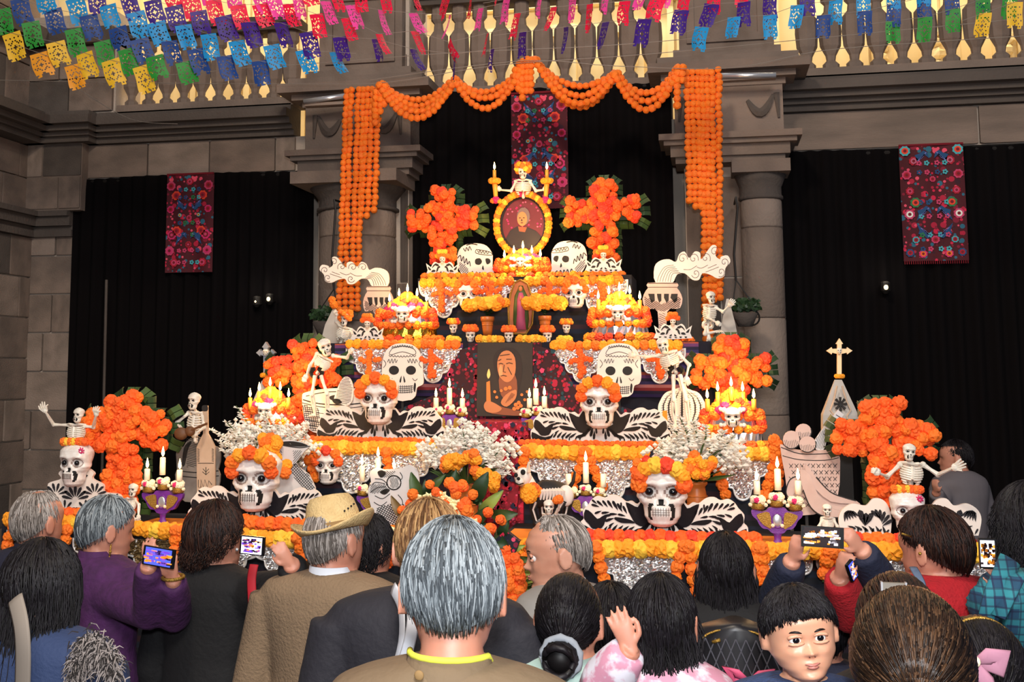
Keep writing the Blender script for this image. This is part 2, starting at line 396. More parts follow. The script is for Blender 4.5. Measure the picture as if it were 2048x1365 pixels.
# column bays with engaged columns
def column_bay(pxl, pxr, pxc0, pxc1, n, grp):
    Y = W-.25; x0, x1 = at(pxl, 300, Y).x, at(pxr, 300, Y).x; c0, c1 = at(pxc0, 500, Y-.1).x, at(pxc1, 500, Y-.1).x
    mb = MB(); mb.box(x0+.05, x1-.05, Y, W+.3, 0, 6.2); pr = struct('wall_pier_%s' % n, mb, 'mortar')
    for a, b in ((x0+.05, c0+.02), (c1-.02, x1-.05)):
        if b-a > .06: blocks(pr, a, b, .0, 3.3, Y-.015, .62, .6, .03)
    blocks(pr, x0+.06, x1-.06, 3.97, 4.25, Y-.015, .28, .5, .03); blocks(pr, x0+.06, x1-.06, 4.95, 6.2, Y-.015, .31, .5, .03)
    mb = MB()
    for z0, z1, p in [(3.36, 3.40, .10), (3.40, 3.47, .13), (3.47, 3.50, .17), (3.50, 3.54, .2)]: mb.box(x0-p+.1, x1+p-.1, Y-p-.1, Y+.1, z0, z1)
    for z0, z1, p in [(3.86, 3.90, .12), (3.90, 3.94, .18), (3.94, 4.0, .26), (4.0, 4.05, .2)]: mb.box(x0-p+.1, x1+p-.1, Y-p-.05, Y+.1, z0, z1)
    mb.box(x0+.0, x1-.0, Y-.16, Y+.1, 3.54, 3.86)
    for z0, z1, p in [(4.05, 4.12, .1), (4.72, 4.78, .12), (4.78, 4.86, .2), (4.86, 4.9, .14)]: mb.box(x0-p+.1, x1+p-.1, Y-p-.05, Y+.1, z0, z1)
    # pedestal with recessed panel
    m0, m1 = (x0+x1)/2-.3, (x0+x1)/2+.3
    mb.box(m0, m1, Y-.1, Y, 4.12, 4.72)
    fr = [(m0+.05, m1-.05, 4.17, 4.22), (m0+.05, m1-.05, 4.62, 4.67), (m0+.05, m0+.1, 4.22, 4.62), (m1-.1, m1-.05, 4.22, 4.62)]
    for a, b, z0, z1 in fr: mb.box(a, b, Y-.12, Y-.1, z0, z1)
    struct('trim_%s' % n, mb, 'stone', None)
    # carved swag in the frieze
    mb = MB(); cx = (x0+x1)/2
    for s in (-1, 1):
        pts = [(cx+s*(.12+.16*u), Y-.17, 3.76-.1*sin(pi*u)+.03*u) for u in [i/10 for i in range(11)]]
        mb.path(pts, [.012+.02*sin(pi*i/10) for i in range(11)], 6)
        for k in range(7): mb.ball(pts[k+2], .016, 5, 4, .3)
        mb.path([(cx+s*.3, Y-.17, 3.8), (cx+s*.31, Y-.17, 3.64)], [.02, .008], 6)
    g = obj('carved_swag', mb, 'stone_dark', None); g['kind'] = 'structure'
    cxs = (c0+c1)/2; r = (c1-c0)/2
    t = thing('column', 'round grey stone column %s' % grp, 'column', (cxs, Y-.1, 0)); t['kind'] = 'structure'
    z = 0; hs = [.5, .62, .65, .6, .57, .30]
    for k, h in enumerate(hs):
        z1 = min(z+h, 3.12); mb = MB(); rr = r*(1.0-.03*k/5)
        mb.lathe([(rr-.006, z+.001), (rr, z+.012), (rr, z1-.012), (rr-.006, z1-.001)], (cxs, Y-.1, 0), 28); obj('column_drum', mb, 'stone_pale' if k % 2 else 'stone', t, True); z = z1
    mb = MB(); mb.lathe([(r*.98, 3.12), (r*1.05, 3.125), (r*1.05, 3.14), (r*.98, 3.15), (r*.98, 3.2), (r*1.1, 3.24), (r*1.22, 3.28)], (cxs, Y-.1, 0), 28)
    obj('capital', mb, 'stone_dark', t, True)
    mb = MB(); mb.box(cxs-r*1.35, cxs+r*1.35, Y-.1-r*1.35, Y+.05, 3.28, 3.36); obj('abacus', mb, 'stone', t)
    return t
column_bay(625, 832, 640, 792, 5, 'behind the left marigold strands')
column_bay(1352, 1566, 1482, 1568, 6, 'right of the right marigold strands')
# balustrades
BALP = [(.045, 0), (.045, .025), (.024, .04), (.028, .06), (.056, .10), (.062, .16), (.058, .22), (.03, .245), (.026, .27), (.045, .285), (.045, .335)]
balm = {}
def balustrade(label, x0, x1, z0, z1, n, Y=W-.02):
    t = thing('balustrade', label, 'balustrade', ((x0+x1)/2, Y, z0))
    mb = MB(); mb.box(x0, x1, Y-.1, Y+.12, z0-.02, z0+.04); obj('base_rail', mb, 'stone', t)
    mb = MB(); mb.box(x0, x1, Y-.1, Y+.12, z1-.09, z1-.05); mb.box(x0, x1, Y-.14, Y+.14, z1-.05, z1); obj('handrail', mb, 'stone_dark', t)
    if 'm' not in balm:
        mb = MB(); mb.lathe(BALP, (0, 0, 0), 8); o = obj('baluster', mb, 'stone', None, False); balm['m'] = o.data; bpy.data.objects.remove(o)
    s = (z1-.09-z0-.04)/.335
    for k in range(n):
        x = x0+(x1-x0)*(k+.5)/n
        inst('baluster', balm['m'], t, (x, Y, z0+.04), (1.2, 1.1, s))
    return t
zb = 3.98
balustrade('carved stone balustrade above the left curtain', -4.28, -2.86, zb, 4.62, 10)
balustrade('carved stone balustrade above the middle curtain', -2.05, -.25, zb, 4.72, 12)
balustrade('carved stone balustrade above the right curtain', .62, 4.2, zb, 4.66, 24)
# stone sill under the centre balustrade
mb = MB(); mb.box(-2.05, -.2, W-.08, W+.4, 3.75, 3.97); struct('trim_7', mb, 'stone')
# lit gallery wall behind
mb = MB(); mb.box(-6.5, 4.5, 9.5, 9.7, 3.7, 6.6); g = struct('wall_gallery', mb, 'cream')
mb = MB(); mb.box(-6.5, 4.5, W+.4, 9.6, 3.6, 3.72); struct('floor_gallery', mb, 'cream')
def gframe(x0, x1, z0, z1, nx=1):
    mb = MB(); 
    for k, d in enumerate((0, .07, .14)):
        a = .05-.012*k
        mb.box(x0+d, x0+d+.05, 9.5-a, 9.5, z0, z1-d); mb.box(x1-d-.05, x1-d, 9.5-a, 9.5, z0, z1-d); mb.box(x0+d, x1-d, 9.5-a, 9.5, z1-d-.05, z1-d)
    return mb
for x0, x1 in ((-5.0, -4.2), (-3.9, -3.2), (-.25, .6), (1.2, 1.9), (2.3, 3.0)):
    o = obj('door_frame', gframe(x0, x1, 3.72, 5.8), 'cream', g)
# carved relief panel, centre
mb = MB()
for k in range(16):
    x = -2.0+k*.13
    for s in (1, -1):
        pts = []
        for i in range(14):
            a = i/13*pi*1.7; rr = .10*(1-i/18); pts.append((x+s*rr*cos(a)*.6, 9.45, 5.18+s*.02+rr*sin(a)))
        mb.path(pts, [.022*(1-i/22) for i in range(14)], 5)
mb.box(-2.2, -.1, 9.42, 9.5, 4.97, 5.03); mb.box(-2.2, -.1, 9.42, 9.5, 5.36, 5.42)
for k in range(6):
    x = -1.85+k*.3; mb.ball((x, 9.46, 5.2), (.07, .04, .05), 8, 6)
obj('carved_relief', mb, 'cream', g)
for px in (1000, 1130, 1265):
    mb = MB(); x = at(px, 130, 9.4).x
    mb.box(x-.09, x+.09, 9.36, 9.5, 3.9, 4.8); mb.box(x-.12, x+.12, 9.33, 9.5, 4.7, 4.78); mb.ball((x, 9.35, 4.5), (.05, .03, .12), 8, 6); obj('pilaster', mb, 'cream', g)
for x in (1.35, 1.75, 2.2):
    mb = MB()
    for k in range(9): mb.ball((x+R.uniform(-.03, .03), 9.42, 3.95+k*.09), (.055, .05, .05), 8, 5, .25)
    mb.box(x-.07, x+.07, 9.44, 9.5, 3.8, 4.75); obj('carved_pilaster', mb, 'cream', g)
# light pools on the curtains, wall conduit, lamp brackets on the ledge
for i, (px, py) in enumerate(((512, 590), (535, 585), (1770, 560))):
    pass
# ================================================================ REUSABLE MAKERS
def prof(tab, v):
    for (a, x), (b, y) in zip(tab, tab[1:]):
        if v <= b:
            t = (v-a)/(b-a); t = t*t*(3-2*t); return x+(y-x)*t
    return tab[-1][1]
def make_skull_mesh(n, m):
    Wd = [(0, .13), (.06, .20), (.16, .245), (.3, .255), (.38, .31), (.44, .345), (.52, .33), (.62, .345), (.78, .365), (.9, .29), (.97, .16), (1, .02)]
    Fd = [(0, .24), (.06, .31), (.18, .345), (.3, .33), (.36, .30), (.46, .30), (.56, .31), (.64, .33), (.8, .28), (.92, .18), (1, .02)]
    Bd = [(0, .02), (.1, .05), (.25, .10), (.38, .2), (.5, .3), (.7, .4), (.85, .32), (.95, .16), (1, .02)]
    rg = []; mats = []
    for i in range(m+1):
        v = i/m; v = .5-.5*cos(pi*(.06+.94*v)) if v > .5 else v*.9+.0; v = min(1, max(0, v if i else 0))
        vs = [k/m for k in range(m+1)]; v = vs[i]; v = .5-.56*cos(pi*v)*.893 if False else v
        if v > .85: v = .85+.15*sin((v-.85)/.15*pi/2)
        wd, fd, bd = prof(Wd, v), prof(Fd, v), prof(Bd, v); row = []
        for j in range(n):
            a = 2*pi*j/n+pi; ca, sa = cos(a), sin(a)
            e = .85; x = wd*math.copysign(abs(ca)**e, ca); y = -(fd if sa > 0 else bd)*math.copysign(abs(sa)**e, sa)
            if y < 0:
                for s in (-1, 1):
                    d2 = ((x-s*.162)/.112)**2+((v-.53)/.1)**2; y += .10*math.exp(-d2*d2*.55)
                    d2 = ((x-s*.2)/.05)**2+((v-.24)/.11)**2; y += .07*math.exp(-d2)
                    d2 = ((x-s*.2)/.10)**2+((v-.655)/.035)**2; y -= .025*math.exp(-d2)
                d2 = (x/.05)**2+((v-.385)/.055)**2; y += .07*math.exp(-d2)
                d2 = (x/.12)**2+((v-.24)/.07)**2; y -= .02*math.exp(-d2)
            row.append((x, y, v))
        rg.append(row)
    mb = MB(); mb.rings(rg)
    ms = []
    for f in mb.f:
        x = sum(mb.v[i][0] for i in f)/len(f); y = sum(mb.v[i][1] for i in f)/len(f); z = sum(mb.v[i][2] for i in f)/len(f); k = 0
        if y < .05 and len(f) < 9:
            if abs(x) < .052*(1-(z-.33)/.12*.8) and .335 < z < .44: k = 1
            if .135-.25*(z-.22)**2*8 < abs(x) < .185-.3*(z-.24)**2*6 and .11 < z < .36: k = 1
            for s in (-1, 1):
                d = sqrt(((x-s*.162)/.115)**2+((z-.53)/.105)**2)
                if .8 < d < 1.0: k = 2
                if d < .6 and n < 60: k = 1
        ms.append(k)
    mb.m = ms; return mb
SKM = {}
def skull_mesh(res='hi'):
    if res not in SKM:
        mb = make_skull_mesh(*((84, 64) if res == 'hi' else (40, 34)))
        o = obj('skull', mb, ['skull_white' if res == 'hi' else 'bone', 'hole', 'skull_ring'], None, True); SKM[res] = o.data; bpy.data.objects.remove(o)
        mb = MB()
        for s in (-1, 1): mb.ball((s*.16, -.222, .53), .058, 14, 10)
        o = obj('eye', mb, 'eye', None, True); SKM[res+'eye'] = o.data; bpy.data.objects.remove(o)
        mb = MB()
        for k in range(7): x = -.105+.035*k; mb.box(x-.0025, x+.0025, -.372-.0*abs(x)+.5*x*x, -.35+.5*x*x, .175, .30)
        for z in (.2, .235, .27): mb.path([(x, -.368+.55*x*x, z) for x in (-.12, -.08, -.04, 0, .04, .08, .12)], .0032, 4)
        o = obj('teeth', mb, 'line_ink', None); SKM[res+'teeth'] = o.data; bpy.data.objects.remove(o)
    return SKM[res]
def skull_parts(parent, loc, h, rot=0, tilt=0, eyes=True, res='hi', wide=1.14, name='skull'):
    """the calavera head: base of chin at loc"""
    s = inst(name, skull_mesh(res), parent, loc, (h*wide, h, h), (0, tilt, rot))
    if eyes:
        e = bpy.data.objects.new('eyes', SKM[res+'eye']); C.objects.link(e); e.parent = s
    t = bpy.data.objects.new('teeth_lines', SKM[res+'teeth']); C.objects.link(t); t.parent = s
    return s
def crown(parent, loc, h, wide=1, cols=('deep_orange', 'orange', 'yellow', 'deep_orange', 'yellow', 'orange', 'deep_orange'), r=.12, big=True, name='marigold'):
    n = len(cols)
    for i in range(n):
        a = pi*(1.06-1.12*i/(n-1)); x = .345*cos(a)*wide; z = .69+.26*sin(a)
        flower(parent, Vector(loc)+Vector((x*h, -.2*h-.08*h*sin(a), z*h)), r*h*R.uniform(.95, 1.12), cols[i], big, name)
def teardrop(x, y, l, ang, w):
    out = []
    for i in range(9):
        t = i/8; a = 2*pi*t
        px = l*(.5-.5*cos(a)); py = w*.5*sin(a)*(px/l)**.55*1.1
        out.append((x+px*cos(ang)-py*sin(ang), y+px*sin(ang)+py*cos(ang)))
    return out[:-1]
def wing_meshes():
    if 'wing' in SKM: return SKM['wing']
    cx, by, sc_ = 865, 755, 725
    N = lambda p: ((p[0]-cx)/sc_, (by-p[1])/sc_)
    half = [(1590, 755), (1596, 655), (1562, 612), (1568, 545), (1520, 490), (1490, 445), (1435, 412), (1370, 425), (1320, 400), (1265, 402), (1222, 424), (1180, 455), (1130, 448), (1085, 475), (1045, 430), (1000, 412), (960, 430), (865, 440)]
    o = [N(p) for p in half]; o = [tuple(p) for p in smooth_curve(o, 3)]
    out = o+[(-p[0], p[1]) for p in o[::-1][1:]]
    mb = MB(); mb.prism(out, -.0, .05)
    shapes = [[(975, 450), (1040, 440), (1080, 500), (1130, 480), (1185, 460), (1168, 520), (1145, 575), (1100, 645), (1040, 668), (980, 655), (945, 610), (1005, 572), (972, 525)],
              [(1350, 570), (1400, 590), (1440, 612), (1490, 560), (1545, 532), (1560, 610), (1515, 662), (1480, 700), (1400, 690), (1370, 630)],
              [(1500, 700), (1582, 662), (1575, 745), (1480, 745), (1400, 742), (1380, 700), (1440, 715)],
              [(1105, 640), (1140, 615), (1200, 600), (1280, 592), (1285, 612), (1230, 640), (1160, 642)]]
    drops = []
    for (x, y, a, l) in [(1140, 575, 70, 70), (1175, 560, 62, 80), (1215, 545, 58, 90), (1255, 530, 60, 95), (1300, 515, 55, 85), (1345, 505, 50, 75), (1385, 500, 40, 75), (1420, 505, 15, 75),
                         (1190, 580, 12, 70), (1260, 565, -2, 75), (1330, 550, -8, 75), (1400, 540, -22, 70), (1225, 520, 88, 60), (1440, 480, 38, 60),
                         (1290, 600, -20, 90), (1290, 640, -35, 60), (1300, 570, -12, 80),
                         (935, 600, -75, 110), (965, 610, -52, 120), (985, 640, -40, 110), (1000, 665, -30, 110), (1050, 680, -28, 80), (1110, 668, -35, 85), (1160, 665, -40, 90), (1210, 660, -45, 85), (1260, 655, -50, 85), (1310, 660, -52, 75), (920, 640, -85, 95), (905, 600, -95, 75), (1350, 670, -55, 70),
                         (1060, 690, -70, 55), (1110, 700, -75, 50), (1180, 700, -80, 48), (1250, 700, -80, 46)]:
        drops.append([(x+dx, y-dy) for dx, dy in teardrop(0, 0, l, radians(a), l*.36)])
    mb2 = MB(); mb2.cur = 0
    for s in shapes+drops:
        q = [N(p) for p in s]
        if s in shapes: q = [tuple(p) for p in closed_curve(q, 2)]
        mb2.prism(q, -.012, .002); mb2.prism([(-p[0], p[1]) for p in q], -.012, .002)
    mb3 = MB()
    stems = [[(1120, 600), (1220, 560), (1340, 515), (1470, 480)], [(930, 600), (990, 660), (1100, 660), (1280, 650), (1400, 700)]]
    a = obj('board', mb, 'board', None); b = obj('painted_leaves', mb2, 'glitter', None)
    SKM['wing'] = (a.data, b.data)
    bpy.data.objects.remove(a); bpy.data.objects.remove(b); return SKM['wing']
def wing_board(label, pxc, pyb, halfpx, Y, hskull, group=None, pch=None, cols=None, grey=False):
    s = halfpx*mpp(pxc, Y); p = at(pxc, pyb, Y)
    t = thing('skull_board', label, 'decoration', p, group); a, b = wing_meshes()
    inst('board', a, t, p, s); inst('painted_leaves', b, t, p, s)
    sk = hskull*mpp(pxc, Y); l = at(pxc, pch or pyb-60, Y-.01)+Vector((0, -.0, 0))
    skull_parts(t, l+Vector((0, -.02, 0)), sk, R.uniform(-.06, .06), 0)
    crown(t, l+Vector((0, -.03, 0)), sk, cols=cols or ('deep_orange', 'orange', 'yellow', 'deep_orange', 'yellow', 'orange', 'deep_orange'))
    return t
# foil panels with scalloped rim
def scallop(n=1):
    h = [(1, 0), (.99, -.22), (.9, -.36), (.74, -.42), (.62, -.45), (.58, -.6), (.47, -.7), (.33, -.73), (.28, -.86), (.17, -.96), (0, -1)]
    h = [tuple(p) for p in smooth_curve(h, 3)]; return h+[(-x, y) for x, y in h[::-1][1:]]
def inside(x, y, poly):
    c = False; j = len(poly)-1
    for i in range(len(poly)):
        if (poly[i][1] > y) != (poly[j][1] > y) and x < (poly[j][0]-poly[i][0])*(y-poly[i][1])/(poly[j][1]-poly[i][1]+1e-12)+poly[i][0]: c = not c
        j = i
    return c
FOIL = {}
def foil_panel(label, pxc, pyt, hw, h, Y, group, tier='tier', metal='foil', cross=None, flip=1):
    u = mpp(pxc, Y); p = at(pxc, pyt, Y); sx, sz = hw*u, h*u
    t = thing('foil_panel', label, 'decoration', p, group); sc2 = scallop()
    key = (metal,)
    if key not in FOIL:
        mb = MB(); N = 34; g = {}
        for i in range(N+1):
            for j in range(N+1):
                g[i, j] = (-1+2*i/N+R.uniform(-.02, .02), -R.uniform(.0, .10), -j/N+R.uniform(-.01, .01))
        pts = []; idx = {}
        for i in range(N):
            for j in range(N):
                cxx, czz = -1+2*(i+.5)/N, -(j+.5)/N
                if inside(cxx*1.0, czz, [(a*.93, b*.95) for a, b in sc2]):
                    q = [g[i, j], g[i+1, j], g[i+1, j+1], g[i, j+1]]; mb.add([q[3], q[2], q[1], q[0]], [(0, 1, 2), (0, 2, 3)])
        o = obj('foil', mb, metal, None); FOIL[key] = o.data; bpy.data.objects.remove(o)
        mb = MB(); mb.prism(sc2, .01, .03); o = obj('backing', mb, 'board', None); FOIL['b'] = o.data; bpy.data.objects.remove(o)
        mb = MB(); mb.path([(x, -.01, y) for x, y in sc2], .033, 6); o = obj('rim', mb, 'foil_rim', None, True); FOIL['r'] = o.data; bpy.data.objects.remove(o)
    for nm, k in (('backing', 'b'), ('crinkled_foil', key), ('rim', 'r')): inst(nm, FOIL[k], t, p, (sx, min(sx, sz), sz))
    if cross:
        c = thing('small_flower_cross', 'small marigold cross on %s' % label.replace('scalloped crinkled ',''), 'cross', p+Vector((0, -.04, -sz*.05)), 'small marigold crosses on the foil panels')
        r = .0145
        for k in range(9): flower(c, p+Vector((R.uniform(-.006, .006), -.05, -sz*(.1+.09*k))), r, cross, True)
        for k in range(7): flower(c, p+Vector((R.uniform(-.018, .018), -.05, -sz*(.14+.11*k))), r, cross, True)
        for s in (-1, 1):
            for k in range(2): flower(c, p+Vector((s*(.03+.02*k), -.05, -sz*(.36+R.uniform(-.05, .05)))), r, cross, True)
    return t
# candles
FLM = []
def candle(label, base, h, r=.011, m='wax', group=None, lit=True):
    t = thing('candle', label, 'candle', base, group); base = Vector(base)
    mb = MB(); mb.lathe([(r, 0), (r*.98, h*.5), (r*.95, h*.97), (r*.6, h)], base, 12); obj('wax', mb, m, t, True)
    mb = MB(); mb.path([base+Vector((0, 0, h)), base+Vector((.001, 0, h+.008))], .0012, 5); obj('wick', mb, 'ink', t)
    if lit:
        if not FLM:
            mb = MB(); mb.lathe([(.0005, 0), (.0045, .006), (.0062, .012), (.005, .021), (.0025, .031), (.0003, .04)], (0, 0, 0), 10)
            o = obj('flame', mb, 'flame', None, True); FLM.append(o.data); bpy.data.objects.remove(o)
        inst('flame', FLM[0], t, base+Vector((0, 0, h+.003)), 1.15)
    return t
ORD = ['leftmost', 'second from left', 'middle', 'second from right', 'rightmost']
def mound(label, where, pxc, pyb, wpx, hpx, Y, cpx, foil=('goldfoil', 'foil')):
    """stepped flower mound with a skull in front and five candles; cpx = list of (px, flame py, base py)"""
    u = mpp(pxc, Y); p = at(pxc, pyb, Y); t = thing('flower_mound', label, 'flower arrangement', p, 'flower mounds with candles')
    w_, h = wpx*u, hpx*u
    mb = MB(); mb.lathe([(w_*.5, 0), (w_*.5, h*.04)], p, 28, 1, .6); obj('base', mb, 'silver', t)
    mb = MB(); mb.lathe([(w_*.44, h*.14), (w_*.42, h*.32)], p, 40, 1, .6); 
    mb.v = [(x+R.uniform(-.004, .004), y+R.uniform(-.006, .006), z) for x, y, z in mb.v]; obj('foil_band', mb, foil[0], t)
    mb = MB(); mb.lathe([(w_*.38, h*.36), (w_*.34, h*.62), (w_*.2, h*.8), (w_*.02, h*.98)], p, 30, 1, .6); obj('core', mb, foil[1], t)
    def ring(z, rad, r, cols, n=None, front=True):
        n = n or max(6, int(2*pi*rad*.8/(r*1.7)))
        for k in range(n):
            a = 2*pi*k/n+.1
            if sin(a) > .35: continue
            flower(t, p+Vector((rad*cos(a), .6*rad*sin(a), z)), r*R.uniform(.9, 1.1), R.choice(cols), True)
    ring(h*.08, w_*.49, .026, ['red_flower', 'orange', 'yellow', 'deep_orange'])
    ring(h*.38, w_*.42, .022, ['yellow', 'orange', 'yellow'])
    for k, (zz, rr) in enumerate(((.62, .37), (.70, .30), (.78, .24), (.86, .17), (.93, .10), (1.0, .03))): ring(h*zz, w_*rr, .025, [['orange', 'deep_orange'], ['yellow', 'orange', 'magenta'], ['deep_orange', 'yellow', 'magenta'], ['yellow', 'red_flower'], ['yellow', 'orange'], ['yellow', 'orange']][k])
    for s in (-1, 1):
        for k in range(4): flower(t, p+Vector((s*w_*(.43-.01*k), -w_*.1, h*(.42+.08*k))), .024, R.choice(['orange', 'deep_orange', 'red_flower']), True)
    # crossed bones and white lace panel behind the little skull
    mb = MB()
    for s in (-1, 1):
        a = p+Vector((s*w_*.14, -w_*.27, h*.44)); b = p+Vector((-s*w_*.14, -w_*.265, h*.72))
        mb.path([a, b], .008, 8)
        for q in (a, b):
            for d in (-.008, .008): mb.ball(q+Vector((d, 0, .004)), .011, 8, 6)
    obj('crossed_bones', mb, 'bone', t, True)
    skull_parts(t, p+Vector((0, -w_*.30, h*.42)), h*.36, 0, 0, False, 'lo')
    for k, (x, fy, by) in enumerate(cpx):
        dz = .0; q = at(x, by, Y-.02 if abs(k-2) == 1 else Y-.05); top = at(x, fy, Y-.05)
        candle('lit yellow candle on the %s, %s of five' % (where, ORD[k]), q-Vector((0, 0, .02)), max(.03, (top-q).z+.0), .0115, 'wax_yellow', 'candles on the flower mounds')
    point('candle_glow', at(pxc, cpx[2][1], Y-.16), 7.5, (1, .58, .24), .03, t)
    return t
def cross(label, pxc, top, bot, army, armhw, Y, wv=.5, n=2, arm_th=52, vert_th=62, cols=('deep_orange', 'orange', 'deep_orange', 'red_flower'), group='large marigold crosses', leafm=('leaf', 'leaf_dark', 'leaf_dark')):
    u = mpp(pxc, Y); c = at(pxc, army, Y); t = thing('flower_cross', label, 'cross', at(pxc, bot, Y), group)
    zt, zb_ = at(pxc, top, Y).z, at(pxc, bot, Y).z; hw = armhw*u; a2 = arm_th*u/2; v2 = vert_th*u/2
    mb = MB(); k_ = .7; mb.box(c.x-v2*k_, c.x+v2*k_, Y, Y+.05, zb_, zt-.02); mb.box(c.x-hw*.95, c.x+hw*.95, Y+.001, Y+.05, c.z-a2*k_, c.z+a2*k_); obj('frame', mb, 'leaf_dark', t); stand(t, c.x, Y+.01, zb_)
    def leafstrap(x, z, ang, l, w_):
        mb = MB(); q = Vector((x, Y+.05, z)); d = Vector((cos(ang), 0, sin(ang))); e = Vector((-sin(ang), 0, cos(ang)))
        pts = [q+d*(l*f)+Vector((0, -.04*sin(pi*f), 0)) for f in (0, .3, .6, .9, 1)]
        for s0, s1 in ((-1, -.06), (.06, 1)):
            vs = []; 
            for i, pq in enumerate(pts):
                ww = w_*(1.15 if i == 4 else 1)
                for ss in (s0, s1): vs += [pq+e*ww*ss+Vector((0, -.008*abs(ss), 0)), pq+e*ww*ss+Vector((0, .004, 0))]
            fs = []
            for i in range(4):
                o_ = i*4; fs += [(o_, o_+4, o_+6, o_+2), (o_+1, o_+3, o_+7, o_+5), (o_, o_+1, o_+5, o_+4), (o_+2, o_+6, o_+7, o_+3)]
            fs.append((16, 17, 19, 18)); mb.add(vs, fs)
        obj('leaf', mb, R.choice(leafm), t)
    L = 29*u
    for ang in (90, 55, 125): leafstrap(c.x+cos(radians(ang))*v2*.9, zt-.06+.02*sin(radians(ang)), radians(ang), L, .028)
    for s in (-1, 1):
        for dz, a in ((a2*.6, 35), (0, 5), (-a2*.6, -30)): leafstrap(c.x+s*hw*.86, c.z+dz, radians(a if s > 0 else 180-a), L, .026)
        for f in (.4, .65): leafstrap(c.x+s*hw*f, c.z+a2*.5, radians(90), L*.75, .028); leafstrap(c.x+s*hw*f, c.z-a2*.5, radians(-90), L*.75, .028)
        for k in range(5): leafstrap(c.x+s*v2*.7, c.z-a2-(c.z-a2-zb_)*(k+.5)/5, radians((0 if s > 0 else 180)+R.uniform(-14,14)), L*.62, .026)
        leafstrap(c.x+s*v2*.7, (zt+c.z)/2+.04, radians(0 if s > 0 else 180), L*.75, .03)
    r = .031
    pts = []
    def fill(x0, x1, z0, z1, jit=.5):
        nx = max(1, round((x1-x0)/(r*1.12))); nz = max(1, round((z1-z0)/(r*1.12)))
        for i in range(nx):
            for j in range(nz): pts.append((x0+(x1-x0)*(i+.5)/nx+R.uniform(-jit, jit)*r, z0+(z1-z0)*(j+.5)/nz+R.uniform(-jit, jit)*r))
    fill(c.x-v2, c.x+v2, zb_, zt); fill(c.x-hw, c.x-v2, c.z-a2, c.z+a2); fill(c.x+v2, c.x+hw, c.z-a2, c.z+a2)
    for x, z in pts:
        if R.random() < .05: continue
        flower(t, (x, Y-.03-R.uniform(0, .05), z), r*R.uniform(.7, 1.12), R.choice(cols), True)
    return t
